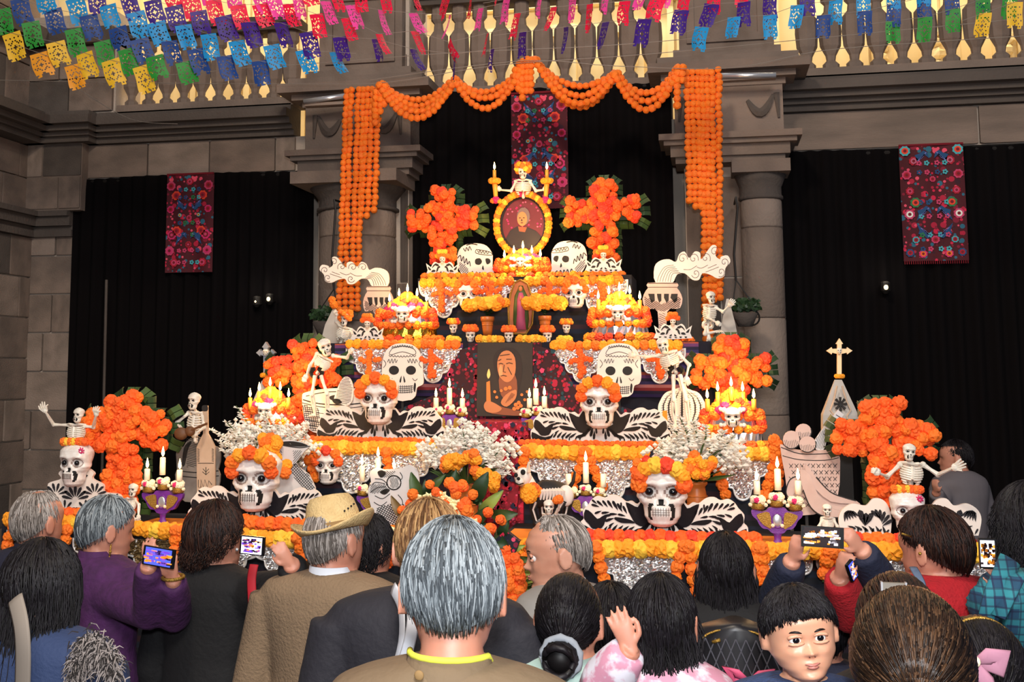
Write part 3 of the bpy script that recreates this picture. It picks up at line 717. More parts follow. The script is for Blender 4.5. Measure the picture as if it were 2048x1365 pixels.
def skeleton(label, Y, J, sc_=1.0, yaw=0, hat=None, hold=None, flat=True, group=None, tilt=0):
    """J pixels: head (chin x, chin y, height), neck, chest (bottom of ribs), pelvis, arms [[shoulder, elbow, wrist, fingers]...], legs [[hip, knee, foot]...]"""
    u = mpp(J['neck'][0], Y); P = lambda q, d=0: at(q[0], q[1], Y+d)
    foot = P(J.get('base', J['pelvis'])); t = thing('skeleton', label, 'skeleton', foot, group)
    hx, hy, hh = J['head']; skull_parts(t, P((hx, hy), -.02), hh*u, yaw, tilt, False, 'lo', 1.0)
    nk, ch, pv = P(J['neck']), P(J['chest']), P(J['pelvis'], .01); wd = J.get('w', 46)*u/2
    ax = (ch-nk); L = ax.length; axn = ax.normalized(); sd = Vector((-axn.z, 0, axn.x)) if abs(axn.z) > .1 else Vector((0, 0, 1))
    b = .0032*sc_*1.3
    mb = MB(); mb.path([P((hx, hy), .0)+Vector((0, .0, .01)), nk, nk+ax*.5+Vector((0, .02, 0)), ch+Vector((0, .01, 0)), pv], [b*1.4]*5, 6)
    for k in range(12):
        q = nk.lerp(pv, k/11); mb.ball(q+Vector((0, .012, 0)), b*2.0, 6, 4)
    obj('spine', mb, 'bone', t)
    mb = MB()
    for k in range(8):
        f = k/7; w2 = wd*(.62+.38*sin(pi*min(1, f*.8+.15))); dp = w2*.7; c0 = nk+ax*(.06+.84*f)
        for s in (-1, 1):
            pts = []
            for i in range(9):
                a = pi/2-pi*i/8*(.97 if f < .75 else .8); pts.append(c0+sd*(s*w2*cos(a))+Vector((0, dp*sin(a), 0))+axn*(.16*L*(i/8)))
            mb.path(pts, b*.85, 5)
    mb.path([nk+ax*.12+Vector((0, -wd*.55, 0)), nk+ax*.8+Vector((0, -wd*.62, 0))], b*1.5, 6)
    obj('ribcage', mb, 'bone', t)
    mb = MB()
    for s in (-1, 1): mb.path([nk+Vector((0, -wd*.3, 0)), nk+sd*(s*wd*.5)+Vector((0, -wd*.45, 0))-axn*.004, nk+sd*(s*wd*1.1)], b*1.1, 6)
    obj('clavicle', mb, 'bone', t)
    if not J.get('half'):
        mb = MB()
        for s in (-1, 1):
            pts = [pv+Vector((s*wd*(.2+.5*sin(a)), 0, wd*(.5*cos(a)+.1))) for a in [i*pi/6 for i in range(7)]]; mb.path(pts, [b*2, b*2.6, b*2.6, b*2.2, b*2, b*2, b*1.6], 6, 1.6)
        obj('pelvis', mb, J.get('pm', 'bone'), t)
    for a in J.get('arms', []):
        q = [P(a[0]), P(a[1], a[4] if len(a) > 4 else -.02), P(a[2], a[5] if len(a) > 5 else -.04), P(a[3], a[5] if len(a) > 5 else -.05)]
        mb = MB(); mb.path([q[0], q[0].lerp(q[1], .5), q[1]], [b*1.9, b*1.3, b*1.9], 7)
        for s in (-1, 1): mb.path([q[1]+Vector((0, s*b, 0)), q[1].lerp(q[2], .5)+Vector((0, s*b*1.6, 0)), q[2]], [b*1.5, b, b*1.2], 6)
        mb.ball(q[0], b*2.4, 7, 5); mb.ball(q[1], b*2.2, 7, 5); ao = obj('arm', mb, 'bone', t)
        mb = MB(); d = (q[3]-q[2]); e = d.cross(Vector((0, 1, 0)))
        mb.ball(q[2]+d*.2, (b*3, b*2, b*3), 7, 5)
        for k in range(5):
            f = (k-2)/2; tip = q[2]+d*(1.0-.2*abs(f) if k else .55)+e*(f*.42); mid = q[2]+d*.5+e*(f*.33)+Vector((0, -b*2, 0)); mb.path([q[2]+d*.1+e*f*.12, mid, tip], [b*.9, b*.85, b*.6], 5)
        obj('hand', mb, 'bone', ao)
    for a in J.get('legs', []):
        q = [P(a[0]), P(a[1], a[3] if len(a) > 3 else -.03), P(a[2], a[4] if len(a) > 4 else 0)]
        mb = MB(); mb.path([q[0], q[0].lerp(q[1], .5), q[1]], [b*2.2, b*1.5, b*2.2], 7)
        for s in (-1, 1): mb.path([q[1]+Vector((s*b, 0, 0)), q[1].lerp(q[2], .5)+Vector((s*b*1.4, 0, 0)), q[2]], [b*1.6, b*1.1, b*1.4], 6)
        mb.ball(q[1], b*2.6, 7, 5); lo = obj('leg', mb, 'bone', t)
        mb = MB()
        for k in range(4): mb.path([q[2], q[2]+Vector(((k-1.5)*b*2.2, -b*9, -b*2))], [b*1.4, b*.8], 5)
        obj('foot', mb, 'bone', lo)
    if hat:
        for k in range(12):
            a = 2*pi*k/12; flower(t, P((hx, hy-hh*.86), -.02)+Vector((.5*hh*u*cos(a), .4*hh*u*sin(a), .02*sin(k))), .5*hh*u*.42, hat[k % len(hat)], True)
        for k in range(4): flower(t, P((hx, hy-hh*1.0), -.02)+Vector(((k-1.5)*hh*u*.22, 0, .01)), .5*hh*u*.4, hat[k % len(hat)], True)
    return t
TS = []
def stand(t, x, y, z, w_=.006):
    zs = max([q[4] for q in TS if q[0] <= x <= q[1] and q[2] <= y <= q[3]], default=0.0)
    if z-zs > .012:
        mb = MB(); mb.box(x-w_, x+w_, y+.012, y+.012+w_, zs, z+.06); mb.box(x-w_*4, x+w_*4, y-.02, y+.05, zs, zs+.008); obj('stand', mb, 'ink', t)
def cutout(name, label, cat, outline, Y, fills=(), lines=(), lw=1.6, m='board', th=.012, curve=3, ink='ink', group=None, holes=(), fcurve=True, lcurve=True, nostand=False):
    """foam-board cut-out; outline, fills, lines in photograph pixels on plane Y"""
    o2 = closed_curve([Vector(p) for p in outline], curve) if curve else outline
    base = at(sum(p[0] for p in outline)/len(outline), max(p[1] for p in outline), Y); t = thing(name, label, cat, base, group)
    H = [[q for q in pp([tuple(p) for p in (closed_curve([Vector(a) for a in h], 3))], Y)] for h in holes]
    mb = MB(); q_ = pp([tuple(p) for p in o2], Y); mb.prism(q_, Y, Y+th, H); obj('board', mb, m, t); zm = min(b for a, b in q_); xm = sum(a for a, b in q_ if b < zm+.02)/len([1 for a, b in q_ if b < zm+.02]); nostand or stand(t, xm, Y, zm)
    if fills:
        mb = MB()
        for f in fills: mb.prism(pp([tuple(p) for p in (closed_curve([Vector(q) for q in f], 3) if fcurve else f)], Y), Y-.002, Y+.001)
        obj('inked_shapes', mb, 'ink', t)
    if lines:
        mb = MB(); u = mpp(outline[0][0], Y)
        for l in lines:
            wv = lw
            if isinstance(l, tuple) and isinstance(l[0], (int, float)): wv, l = l
            pts = [tuple(p) for p in (smooth_curve([Vector(q) for q in l], 4) if (len(l) > 2 and lcurve) else l)]
            mb.ribbon(pp(pts, Y), wv*u, Y-.002)
        obj('drawn_lines', mb, ink, t)
    return t
def hatch(x0, y0, x1, y1, ang, gap, poly=None, ln=None, jit=1.0):
    """parallel hatch strokes clipped to a polygon (pixels)"""
    out = []; cx, cy = (x0+x1)/2, (y0+y1)/2; D = math.hypot(x1-x0, y1-y0)/2; a = radians(ang); d = (cos(a), sin(a)); e = (-sin(a), cos(a)); k = -D
    while k < D:
        s = -D; run = []
        while s <= D:
            x, y = cx+e[0]*k+d[0]*s, cy+e[1]*k+d[1]*s; ok = x0 <= x <= x1 and y0 <= y <= y1 and (poly is None or inside(x, y, poly))
            if ok: run.append((x, y))
            if (not ok or s+3 > D) and len(run) > 1: out.append([run[0], run[-1]]); 
            if not ok: run = []
            s += 3
        k += gap*R.uniform(.9, 1.1)
    return out
def spiral(cx, cy, r, turns=1.3, a0=0, dir=1):
    return [(cx+r*(1-i/26)*cos(a0+dir*2*pi*turns*i/24), cy+r*(1-i/26)*sin(a0+dir*2*pi*turns*i/24)) for i in range(25)]
dm('sewn_red', 'b0142c', .8); dm('sewn_pink', 'd0406a', .8); dm('sewn_crimson', '7a0c1e', .8); dm('sewn_teal', '1c4048', .8); dm('sewn_navy', '1a1c34', .8)
dm('goldfoil_dull', '8c7652', .3, .9, bump=(90, .5, .006))
dm('cream_flower', 'f4e6c4', .8)
dm('white_flower', 'f2ecdf', .7)
dm('print_red', '5e1220', .6); dm('print_pink', 'c25878', .6); dm('print_dark', '1c0e10', .6); dm('print_skin', 'c57a48', .6); dm('print_skin_light', 'e09a62', .6); dm('print_skin_dark', '8a4a28', .6)
dm('print_grey', '6a5a58', .6); dm('skull_ring', '9c8880', .4); dm('print_brown', '352a22', .7, var=(5, '2a211b', .2)); dm('print_hair', '2a1c16', .7); dm('print_candle', 'd07a2c', .6); dm('print_flame', 'ffd27a', .6); dm('print_orange', 'e07830', .6)
dm('board_pink', 'd9bdb0', .55, var=(8, 'c6a496', .2)); dm('board_grey2', '8d857d', .6, var=(12, '6e655e', .2)); dm('board_tan', 'cdb299', .6, var=(9, 'b2967c', .2))
dm('cream_cross', 'f2cfa0', .5); dm('leaf_br', '7a6038', .5); dm('lily', 'f8ecb0', .6)
dm('sewn_blue', '1e4a78', .8); dm('sewn_turq', '4ab0b8', .8); dm('sewn_green', '2f7a48', .8); dm('sewn_lilac', '7a7ac0', .8)
dm('pool_glow', 'fff0c8', .5, emit=('ffe2a8', 2.2))  # emission imitating the blurred light pools on the curtains
dm('skin_p', 'c98c74', .5, sub=.08, var=(14, 'bd7d66', .2)); dm('skin_old', 'cf9880', .45, sub=.08, var=(16, 'bf846c', .2)); dm('skin_boy', 'd9a183', .42, sub=.12, var=(9, 'd29678', .25))
dm('lips', 'b87468', .45); dm('lips_dark', '5c2f28', .6); dm('eye_white', 'e9e4e0', .15)
dm('coat_navy', '1b1c30', .85, bump=(60, .3)); dm('coat_purple', '4a1c52', .85, bump=(40, .5, .01), var=(30, '3a1640', .2)); dm('coat_blue', '26375c', .8, bump=(120, .3)); dm('coat_black', '0c0b0e', .85, bump=(60, .3))
dm('coat_charcoal', '1d1b23', .8, bump=(60, .3)); dm('coat_olive', '75634c', .85, bump=(40, .3), var=(5, '6e5942', .2)); dm('coat_grey', '8b8884', .85); dm('coat_navy2', '181d34', .85, bump=(80, .4)); dm('knit_brown', '877057', .95, bump=(110, .6, .008), var=(5, '78634d', .2))
dm('knit_red', 'b0121f', .9, bump=(120, .6, .008), var=(20, '960d1a', .2)); dm('fleece', '22365c', .95, bump=(130, .7, .01), var=(40, '2c4470', .2)); dm('trousers', '14151c', .9); dm('shirt_white', 'dfe2ea', .8); dm('top_teal', '9fb8b0', .85); dm('hoodie_white', 'd8d4de', .85, var=(26, 'c88aa0', .06))
dm('straw', 'd9bd88', .8, bump=(150, .8, .006), var=(20, 'c7a873', .2)); dm('straw_dark', '8a6c42', .8); dm('scrunchie_grey', '8a9098', .9); dm('strap_grey', '8a7f74', .8); dm('red_strap', 'b01828', .7); dm('strap_blue', '5c6c86', .8)
dm('lemon_cloth', 'dfe04a', .8); dm('fur_grey', '9a8f8a', .9); dm('fur_dark', '2c2624', .9); dm('quilt', '17161a', .4); dm('quilt_line', '55545c', .5); dm('p_pinkish', 'd8567a', .6); dm('p_violet', '7a4fc0', .6); dm('lilac', 'b58ac0', .5); dm('clip', '7d766c', .5); dm('dusty_pink', 'a87488', .8); dm('shirt_dim', '6a6468', .9)
dm('s_dark', '1a1012', .3, emit=('30181a', .5)); dm('s_purple', '6a40b0', .3, emit=('7a50d0', .9)); dm('s_blue', '4050c0', .3, emit=('5060e0', .9)); dm('s_orange', 'f0902a', .3, emit=('f09030', 1.0)); dm('s_white', 'e8e0f0', .3, emit=('f0e8f4', 1.1))
def plaid(k, base, c1, c2, sc_=22):
    m = mat(k, base, .85); nt = m.node_tree; b = nt.nodes['Principled BSDF']; tc = nt.nodes.new('ShaderNodeTexCoord'); last = None
    for i, (d, c, s, w_) in enumerate((('X', c1, sc_, .35), ('Z', c1, sc_, .35), ('X', c2, sc_*2.1, .12), ('Z', c2, sc_*2.1, .12))):
        wv = nt.nodes.new('ShaderNodeTexWave'); wv.bands_direction = d; wv.inputs['Scale'].default_value = s*.32; nt.links.new(tc.outputs['Object'], wv.inputs[0]); g = nt.nodes.new('ShaderNodeMath'); g.operation = 'GREATER_THAN'; g.inputs[1].default_value = 1-w_; nt.links.new(wv.outputs['Fac'], g.inputs[0])
        h = nt.nodes.new('ShaderNodeMath'); h.operation = 'MULTIPLY'; h.inputs[1].default_value = .6; nt.links.new(g.outputs[0], h.inputs[0])
        x = nt.nodes.new('ShaderNodeMix'); x.data_type = 'RGBA'; x.inputs[6].default_value = (*lin(base), 1); x.inputs[7].default_value = (*lin(c), 1); nt.links.new(h.outputs[0], x.inputs[0])
        if last: nt.links.new(last.outputs[2], x.inputs[6])
        last = x
    nt.links.new(last.outputs[2], b.inputs['Base Color']); MT[k] = m
plaid('plaid', '1c4560', '2f8a94', '16183a'); plaid('plaid_pink', '8a7680', 'a88a96', '5c5064')
# ================================================================ ALTAR TABLES AND CLOTHS
def tier(label, x0, x1, y0, y1, zt, cloth, zb=0.02, top='orange_cloth'):
    t = thing('altar_table', label, 'table', ((x0+x1)/2, (y0+y1)/2, 0)); TS.append((x0, x1, y0, y1, zt)); mb = MB()
    mb.box(x0, x1, y0, y1, zt-.03, zt); obj('tabletop', mb, 'wood', t)
    for x in (x0+.05, x1-.05):
        for y in (y0+.06, y1-.06): mb = MB(); mb.box(x-.02, x+.02, y-.02, y+.02, 0, zt-.03); obj('leg', mb, 'wood', t)
    # draped cloth with soft folds on the front and sides
    n = int((x1-x0)/.03); vs = []
    for z in (zt+.004, zb):
        for i in range(n+1):
            x = x0-.015+(x1-x0+.03)*i/n; vs.append((x, y0-.012-(0 if z > zb else .02)-(.014*sin(i*.9)+.01*sin(i*.37) if z <= zb else .002*sin(i*.9)), z))
    N = n+1; fs = [(i, i+1, N+i+1, N+i) for i in range(n)]; mb = MB(); mb.add(vs, fs)
    mb.add([(x0-.015, y0-.012, zt+.004), (x1+.015, y0-.012, zt+.004), (x1+.015, y1, zt+.004), (x0-.015, y1, zt+.004)], [(0, 1, 2, 3)])
    for x in (x0-.015, x1+.015): mb.add([(x, y0-.012, zt+.004), (x, y1, zt+.004), (x, y1, zb), (x, y0-.03, zb)], [(0, 1, 2, 3)])
    obj('cloth', mb, cloth, t, True)
    if top:
        mb = MB(); mb.box(x0, x1, y0, y1, zt+.004, zt+.007); obj('runner', mb, top, t)
    return t
X = lambda px, Y: at(px, 800, Y).x
Z = lambda py, Y, px=1040: at(px, py, Y).z
T1, T2, T3, T4 = 1.35, 1.67, 2.19, 2.57
tier('long front altar table under dark striped cloth behind the crowd', -3.13, -1.3, 5.0, 5.55, T1, 'serape_dark', top=None)
tier('front altar table right of the big bouquet under dark striped cloth', -.86, .98, 5.0, 5.55, T1, 'serape_dark', top=None)
tier('middle-height altar table left of the red cloth stairs', -2.32, -1.2, 5.72, 6.15, T2, 'serape_dark', top=None)
tier('middle-height altar table right of the red cloth stairs', -.85, .32, 5.72, 6.15, T2, 'serape_dark', top=None)
tier('third altar step under purple and red striped blanket', -2.1, .03, 6.32, 6.68, T3, 'dark_cloth', top=None)
tier('topmost altar step under dark striped cloth', -1.61, -.42, 6.74, 7.2, T4, 'serape_dark', top=None)
for i, (x0, y0, x1, y1) in enumerate(((283, 1036, 402, 1008), (1500, 1084, 1625, 1056), (1012, 1066, 1105, 1046), (752, 1060, 800, 1040))):
    a, b = X(x0, 5.1), X(x1, 5.1); mb = MB(); mb.box(a, b, 5.03, 5.3, T1+.006, T1+.012); mb.box(a, b, 5.02, 5.03, T1-.0, T1+.012)
    o = obj('orange_cloth', mb, 'orange_cloth', None, off=((a+b)/2, 5.1, T1+.006)); tag(o, 'bright orange cloth lying under the %s' % ('front left candelabra', 'front right candelabra', 'painted dog', 'flat bread cut-out')[i], 'cloth')
# striped blanket valances of the third step
for x0, x1, s in ((X(668, 6.28), X(925, 6.28), 'left'), (X(1100, 6.28), X(1400, 6.28), 'right')):
    mb = MB(); n = 40; vs = []
    for z in (T3, 1.91):
        for i in range(n+1): vs.append((x0+(x1-x0)*i/n, 6.285+.006*sin(i*.8), z-.0*i))
    for z in (1.91, T3):
        for i in range(n+1): vs.append((x0+(x1-x0)*i/n, 6.292+.006*sin(i*.8), z))
    mb.add(vs, [(r*(n+1)+i, r*(n+1)+i+1, (r+1)*(n+1)+i+1, (r+1)*(n+1)+i) for r in range(3) for i in range(n)])
    o = obj('striped_blanket', mb, 'serape', None, True, off=((x0+x1)/2, 6.28, 1.91)); tag(o, 'purple, red and black striped blanket hanging under the %s big flat skull' % s, 'blanket')
# dark embroidered drapes falling from centre to the sides below
for s, sd, pts in ((-1, 'left', [(955, 690), (920, 700), (870, 790), (790, 822), (760, 885), (960, 885)]), (1, 'right', [(1064, 690), (1105, 700), (1160, 790), (1300, 830), (1330, 890), (1062, 890)])):
    Y = 6.24; q = pp(pts, Y); mb = MB(); mb.prism(q, Y, Y+.01)
    o = obj('embroidered_drape', mb, 'floral_dark', None, off=(q[-1][0], Y, q[-1][1])); tag(o, 'dark red embroidered drape spreading to the %s of the framed painting' % sd, 'cloth')
    # raised blossoms and leaves of the embroidery
    mb = MB()
    pal = ['floral_red', 'magenta', 'red_flower', 'leaf_dark']
    for k in range(150):
        x, y = R.uniform(min(p[0] for p in pts), max(p[0] for p in pts)), R.uniform(690, 885)
        if inside(x, y, pts):
            p = at(x, y, Y-.004); a = R.uniform(0, 6); mb.cur = R.choice((0, 0, 0, 1, 2, 3)); l = R.uniform(.008, .017)
            mb.prism([(p.x+l*cos(a+i*2*pi/5)*(1 if i % 2 else .7), p.z+l*sin(a+i*2*pi/5)) for i in range(5)], Y-.008, Y-.001)
    e = obj('blossoms', mb, ['sewn_red', 'sewn_pink', 'sewn_crimson', 'sewn_teal'], o, kind='stuff')
# red floral cloth stairs in the middle
t = thing('cloth_stairs', 'crimson floral cloth over steps running down below the painting', 'cloth', at(1000, 1040, 5.75))
xa, xb = X(940, 5.95), X(1055, 5.95)
mb = MB(); mb.box(xa, xb, 5.9, 6.25, 1.0, Z(845, 5.9)); obj('upper_step', mb, 'floral_red', t)
xa, xb = X(948, 5.7), X(1046, 5.7)
mb = MB(); mb.box(xa, xb, 5.68, 5.9, .6, Z(893, 5.7)); obj('lower_step', mb, 'floral_red', t)
mb = MB(); q = pp([(955, 890), (1046, 890), (1032, 1045), (975, 1045)], 5.66); mb.prism(q, 5.65, 5.68); obj('runner', mb, 'floral_red', t)
for Y, (x0, y0, x1, y1), n in ((5.895, (942, 850, 1053, 892), 50), (5.645, (960, 895, 1040, 1040), 90)):
    mb = MB()
    for k in range(n):
        p = at(R.uniform(x0, x1), R.uniform(y0, y1), Y); a = R.uniform(0, 6); mb.cur = R.choice((0, 0, 1, 2, 3)); l = R.uniform(.007, .015)
        mb.prism([(p.x+l*cos(a+i*2*pi/5)*(1 if i % 2 else .7), p.z+l*sin(a+i*2*pi/5)) for i in range(5)], Y-.005, Y+.002)
    obj('blossoms', mb, ['sewn_red', 'sewn_pink', 'sewn_crimson', 'sewn_navy'], t, kind='stuff')
# pedestal block under painting
mb = MB(); mb.box(X(940, 6.3), X(1085, 6.3), 6.26, 6.31, 1.2, T3); o = obj('backing_cloth', mb, 'floral_dark', None, off=(X(1010, 6.3), 6.28, 1.2)); tag(o, 'dark patterned cloth hanging straight behind the framed painting', 'cloth')

# ================================================================ FOIL PANELS, GARLANDS
sides = {4: [(888, 562, 50, 72), (985, 562, 46, 56), (1100, 562, 46, 56), (1203, 560, 52, 84)],
         3: [(745, 697, 52, 66), (866, 697, 56, 66), (1163, 697, 54, 68), (1318, 697, 52, 70)],
         2: [(575, 905, 60, 60), (704, 905, 60, 76), (818, 905, 62, 62), (1113, 912, 60, 74), (1228, 912, 62, 84), (1483, 915, 56, 86)],
         1: [(72, 1062, 56, 62), (210, 1078, 62, 66), (300, 1080, 50, 70), (455, 1085, 62, 66), (565, 1090, 56, 66), (700, 1092, 60, 66), (1120, 1108, 50, 64), (1272, 1112, 72, 84), (1425, 1112, 50, 84), (1560, 1115, 62, 78), (1700, 1118, 66, 72), (1830, 1118, 60, 72), (1935, 1118, 40, 72)]}
YT = {4: 6.69, 3: 6.25, 2: 5.68, 1: 4.955}
NM = {4: 'topmost step', 3: 'third step', 2: 'middle tables', 1: 'front tables'}
N5 = ['first', 'second', 'third', 'fourth', 'fifth', 'sixth', 'seventh', 'eighth', 'ninth', 'tenth', 'eleventh', 'twelfth', 'thirteenth']
for k, lst in sides.items():
    for i, (px, py, hw, h) in enumerate(lst):
        dark = k == 1 and i < 3
        foil_panel('scalloped crinkled %s foil panel on the %s, %s from the left' % ('dull gold' if dark else 'silver', NM[k], N5[i]), px, py, hw, h, YT[k], 'scalloped foil panels on the %s' % NM[k], metal='goldfoil_dull' if dark else 'foil', cross=('deep_orange' if (k, i) != (3, 0) else 'orange') if k > 2 else None)
def edge_garland(label, px0, py0, px1, py1, Y, r, cols, group, gap=1.5):
    a, b = at(px0, py0, Y), at(px1, py1, Y); n = 14
    rope('marigold_garland', label, 'garland', [a.lerp(b, i/n)+Vector((0, 0, .003*sin(i*2.1))) for i in range(n+1)], r, cols, group, gap=gap, big=True)
G = 'marigold garlands along the table edges'
edge_garland('yellow marigold garland edging the front table at left', 22, 1040, 385, 1066, 4.93, .036, ['yellow', 'yellow', 'lemon'], G, 1.15)
edge_garland('yellow marigold garland edging the front table behind the hat', 470, 1076, 800, 1086, 4.93, .036, ['yellow', 'yellow', 'lemon'], G, 1.15)
edge_garland('yellow marigold garland edging the front table at right', 1052, 1097, 1955, 1106, 4.93, .036, ['yellow', 'yellow', 'lemon'], G, 1.15)
edge_garland('rust orange garland lying at the foot of the front right winged board', 1120, 1074, 1515, 1082, 5.05, .034, ['deep_orange', 'red_flower'], G, 1.2)
edge_garland('rust orange garland lying at the foot of the front left winged board', 385, 1040, 620, 1053, 5.05, .034, ['deep_orange', 'orange'], G, 1.2)
edge_garland('orange and red garland at the foot of the far right skull board', 1690, 1082, 1945, 1088, 5.05, .034, ['orange', 'red_flower'], G, 1.2)
edge_garland('orange garland on the table at the foot of the far left skull', 60, 1026, 215, 1036, 5.05, .034, ['orange', 'deep_orange'], G, 1.2)
edge_garland('yellow marigold garland edging the middle left table', 610, 895, 900, 899, 5.66, .034, ['yellow', 'yellow', 'lemon'], G, 1.15)
edge_garland('rust orange garland at the foot of the middle left winged board', 605, 880, 905, 886, 5.78, .021, ['deep_orange', 'orange'], G, 1.2)
edge_garland('yellow marigold garland edging the middle right table', 1048, 904, 1300, 908, 5.66, .034, ['yellow', 'yellow', 'lemon'], G, 1.15)
edge_garland('yellow marigold garland edging the far end of the middle right table', 1480, 908, 1560, 910, 5.66, .032, ['yellow', 'lemon'], G, 1.15)
edge_garland('rust orange garland at the foot of the middle right winged board', 1045, 888, 1320, 892, 5.78, .021, ['deep_orange', 'orange'], G, 1.2)
edge_garland('glowing yellow and orange garland above the left big flat skull', 700, 689, 920, 690, 6.24, .026, ['yellow', 'yellow', 'orange'], G, 1.6)
edge_garland('yellow and orange garland above the right big flat skull', 1110, 691, 1368, 690, 6.24, .026, ['yellow', 'yellow', 'orange'], G, 1.6)
edge_garland('orange flower row behind the right tiara', 1330, 681, 1392, 683, 6.5, .022, ['orange', 'deep_orange'], G, 1.6)
edge_garland('yellow and orange garland edging the topmost step, left half', 848, 566, 1030, 563, 6.68, .030, ['yellow', 'yellow', 'orange'], G, 1.5)
edge_garland('yellow and orange garland edging the topmost step, right half', 1058, 563, 1250, 561, 6.68, .030, ['yellow', 'yellow', 'orange'], G, 1.5)
edge_garland('second row of orange flowers on the left of the topmost step', 850, 555, 985, 553, 6.78, .026, ['orange', 'yellow'], G, 1.5)
edge_garland('second row of orange flowers on the right of the topmost step', 1105, 553, 1248, 551, 6.78, .026, ['orange', 'yellow'], G, 1.5)
for i, (x0, x1) in enumerate(((960, 1003), (1040, 1070), (1072, 1084))): edge_garland('short yellow garland piece among the small flowered skulls, %s' % ('left', 'middle', 'right')[i], x0, 679, x1, 681, 6.33, .024, ['yellow', 'lemon'], G, 1.2)
edge_garland('yellow flowers under the small outer skull at left', 900, 680, 918, 680, 6.34, .022, ['lemon'], G, 1.3)
edge_garland('yellow flowers under the small outer skull at right', 1122, 680, 1143, 680, 6.34, .022, ['lemon'], G, 1.3)
# hanging marigold loops on table fronts
def drop(label, pts, Y, r=.027, col='orange', group='orange marigold drops hanging on the table fronts'):
    q = smooth_curve([at(x, y, Y) for x, y in pts], 4); rope('marigold_drop', label, 'garland', q, r, [col, 'strand_orange'], group, gap=1.6, big=True)
DL = [('beside the leftmost foil', [(26, 1055), (16, 1085), (10, 1130)], 1), ('behind the grey-haired man', [(135, 1062), (130, 1085), (122, 1120)], 1), ('above the purple phone', [(350, 1062), (350, 1095), (345, 1140)], 1), ('above the purple phone, right strand', [(362, 1062), (372, 1095), (378, 1120)], 1),
      ('in front of the woman in black', [(595, 1078), (600, 1105), (610, 1130)], 1), ('left of the old man in profile', [(1058, 1095), (1050, 1130), (1048, 1180)], 1), ('right of the old man in profile', [(1192, 1095), (1200, 1125), (1208, 1160)], 1),
      ('left strand above the girl', [(1368, 1095), (1356, 1130), (1350, 1165)], 1), ('right strand above the girl', [(1376, 1095), (1385, 1140), (1395, 1195)], 1), ('right of the long black hair', [(1515, 1098), (1510, 1130), (1512, 1165)], 1),
      ('right of the long black hair, outer strand', [(1522, 1098), (1530, 1145), (1538, 1195)], 1), ('under the raised phone', [(1660, 1105), (1652, 1130), (1646, 1165)], 1), ('under the raised phone, right', [(1668, 1105), (1680, 1120), (1690, 1140)], 1),
      ('left strand behind the white candle', [(1168, 905), (1158, 940), (1140, 985)], 2), ('right strand behind the white candle', [(1174, 905), (1190, 945), (1212, 985)], 2),
      ('beside the leftmost vase', [(466, 905), (469, 930), (478, 960), (492, 1000)], 2), ('beside the unlit clay pot', [(1368, 905), (1360, 950), (1345, 980)], 2), ('right of the clay pot', [(1432, 935), (1444, 970), (1456, 1000)], 2),
      ('at the right corner of the middle table', [(1548, 880), (1550, 920), (1540, 960), (1528, 1000)], 2), ('outermost at the right corner', [(1554, 890), (1557, 940), (1556, 985)], 2),
      ('behind the fallen bread', [(772, 905), (775, 930), (782, 962)], 2), ('beside the jug neck', [(612, 905), (622, 930), (630, 960)], 2), ('left of the dog', [(1050, 905), (1046, 935), (1052, 960)], 2)]
for l, pts, k in DL: drop('orange marigold drop hanging %s' % l, pts, 4.9 if k == 1 else 5.62, .026 if k == 1 else .026)

# ================================================================ BIG SWAGS AND HANGING STRANDS
YS = 7.4
def strands(tops, side):
    for i, (x0, y0, x1, y1) in enumerate(tops):
        a, b = at(x0, y0, YS), at(x1, y1, YS); n = 24
        pts = [a.lerp(b, k/n)+Vector((.004*sin(k*1.3+i), 0, 0)) for k in range(n+1)]
        rope('marigold_strand', 'long hanging orange marigold strand in the %s bunch, %s from the left' % (side, N5[i]), 'garland', pts, .0235, ['strand_orange', 'orange', 'strand_orange'], 'long marigold strands of the %s bunch' % side, gap=1.7)
strands([(693, 182, 678, 620), (702, 180, 690, 620), (717, 179, 702, 625), (727, 179, 714, 630), (736, 178, 722, 432), (745, 178, 735, 432), (757, 178, 749, 428)], 'left')
strands([(1374, 145, 1380, 412), (1384, 144, 1391, 415), (1395, 144, 1402, 425), (1405, 145, 1411, 700), (1414, 144, 1421, 720), (1424, 145, 1428, 610), (1437, 140, 1441, 600)], 'right')
def swag(side, x0, y0, x1, y1, sags, grp):
    for i, (sg, o0, o1) in enumerate(sags):
        pts = []
        for k in range(25):
            u = k/24; x = x0+o0+(x1+o1-x0-o0)*u; y = y0+(y1-y0)*u+sg*4*u*(1-u)*(1-.0*u)+abs(o0)*.4*(1-u)+abs(o1)*.4*u
            pts.append(at(x, y, YS-.03-.02*i))
        rope('marigold_swag', 'orange marigold swag across the top, %s curve, %s rope from above' % (side, N5[i]), 'garland', pts, .0245, ['strand_orange', 'orange'], 'swags of the %s curve' % side, gap=1.6)
swag('first', 765, 168, 905, 160, [(36, 0, 0), (47, 2, 3), (58, -2, 6), (70, -6, 4)], 0)
swag('second', 910, 158, 1055, 118, [(44, 0, 0), (56, 3, -3), (76, -2, -6)], 0)
swag('third', 1068, 118, 1230, 145, [(40, 0, 0), (58, 6, -2), (74, 2, 3)], 0)
swag('fourth', 1234, 146, 1355, 135, [(46, 0, 0), (62, 2, 0), (78, -4, 3)], 0)
swag('fifth', 1066, 116, 1232, 148, [(80, 8, 0)], 0)
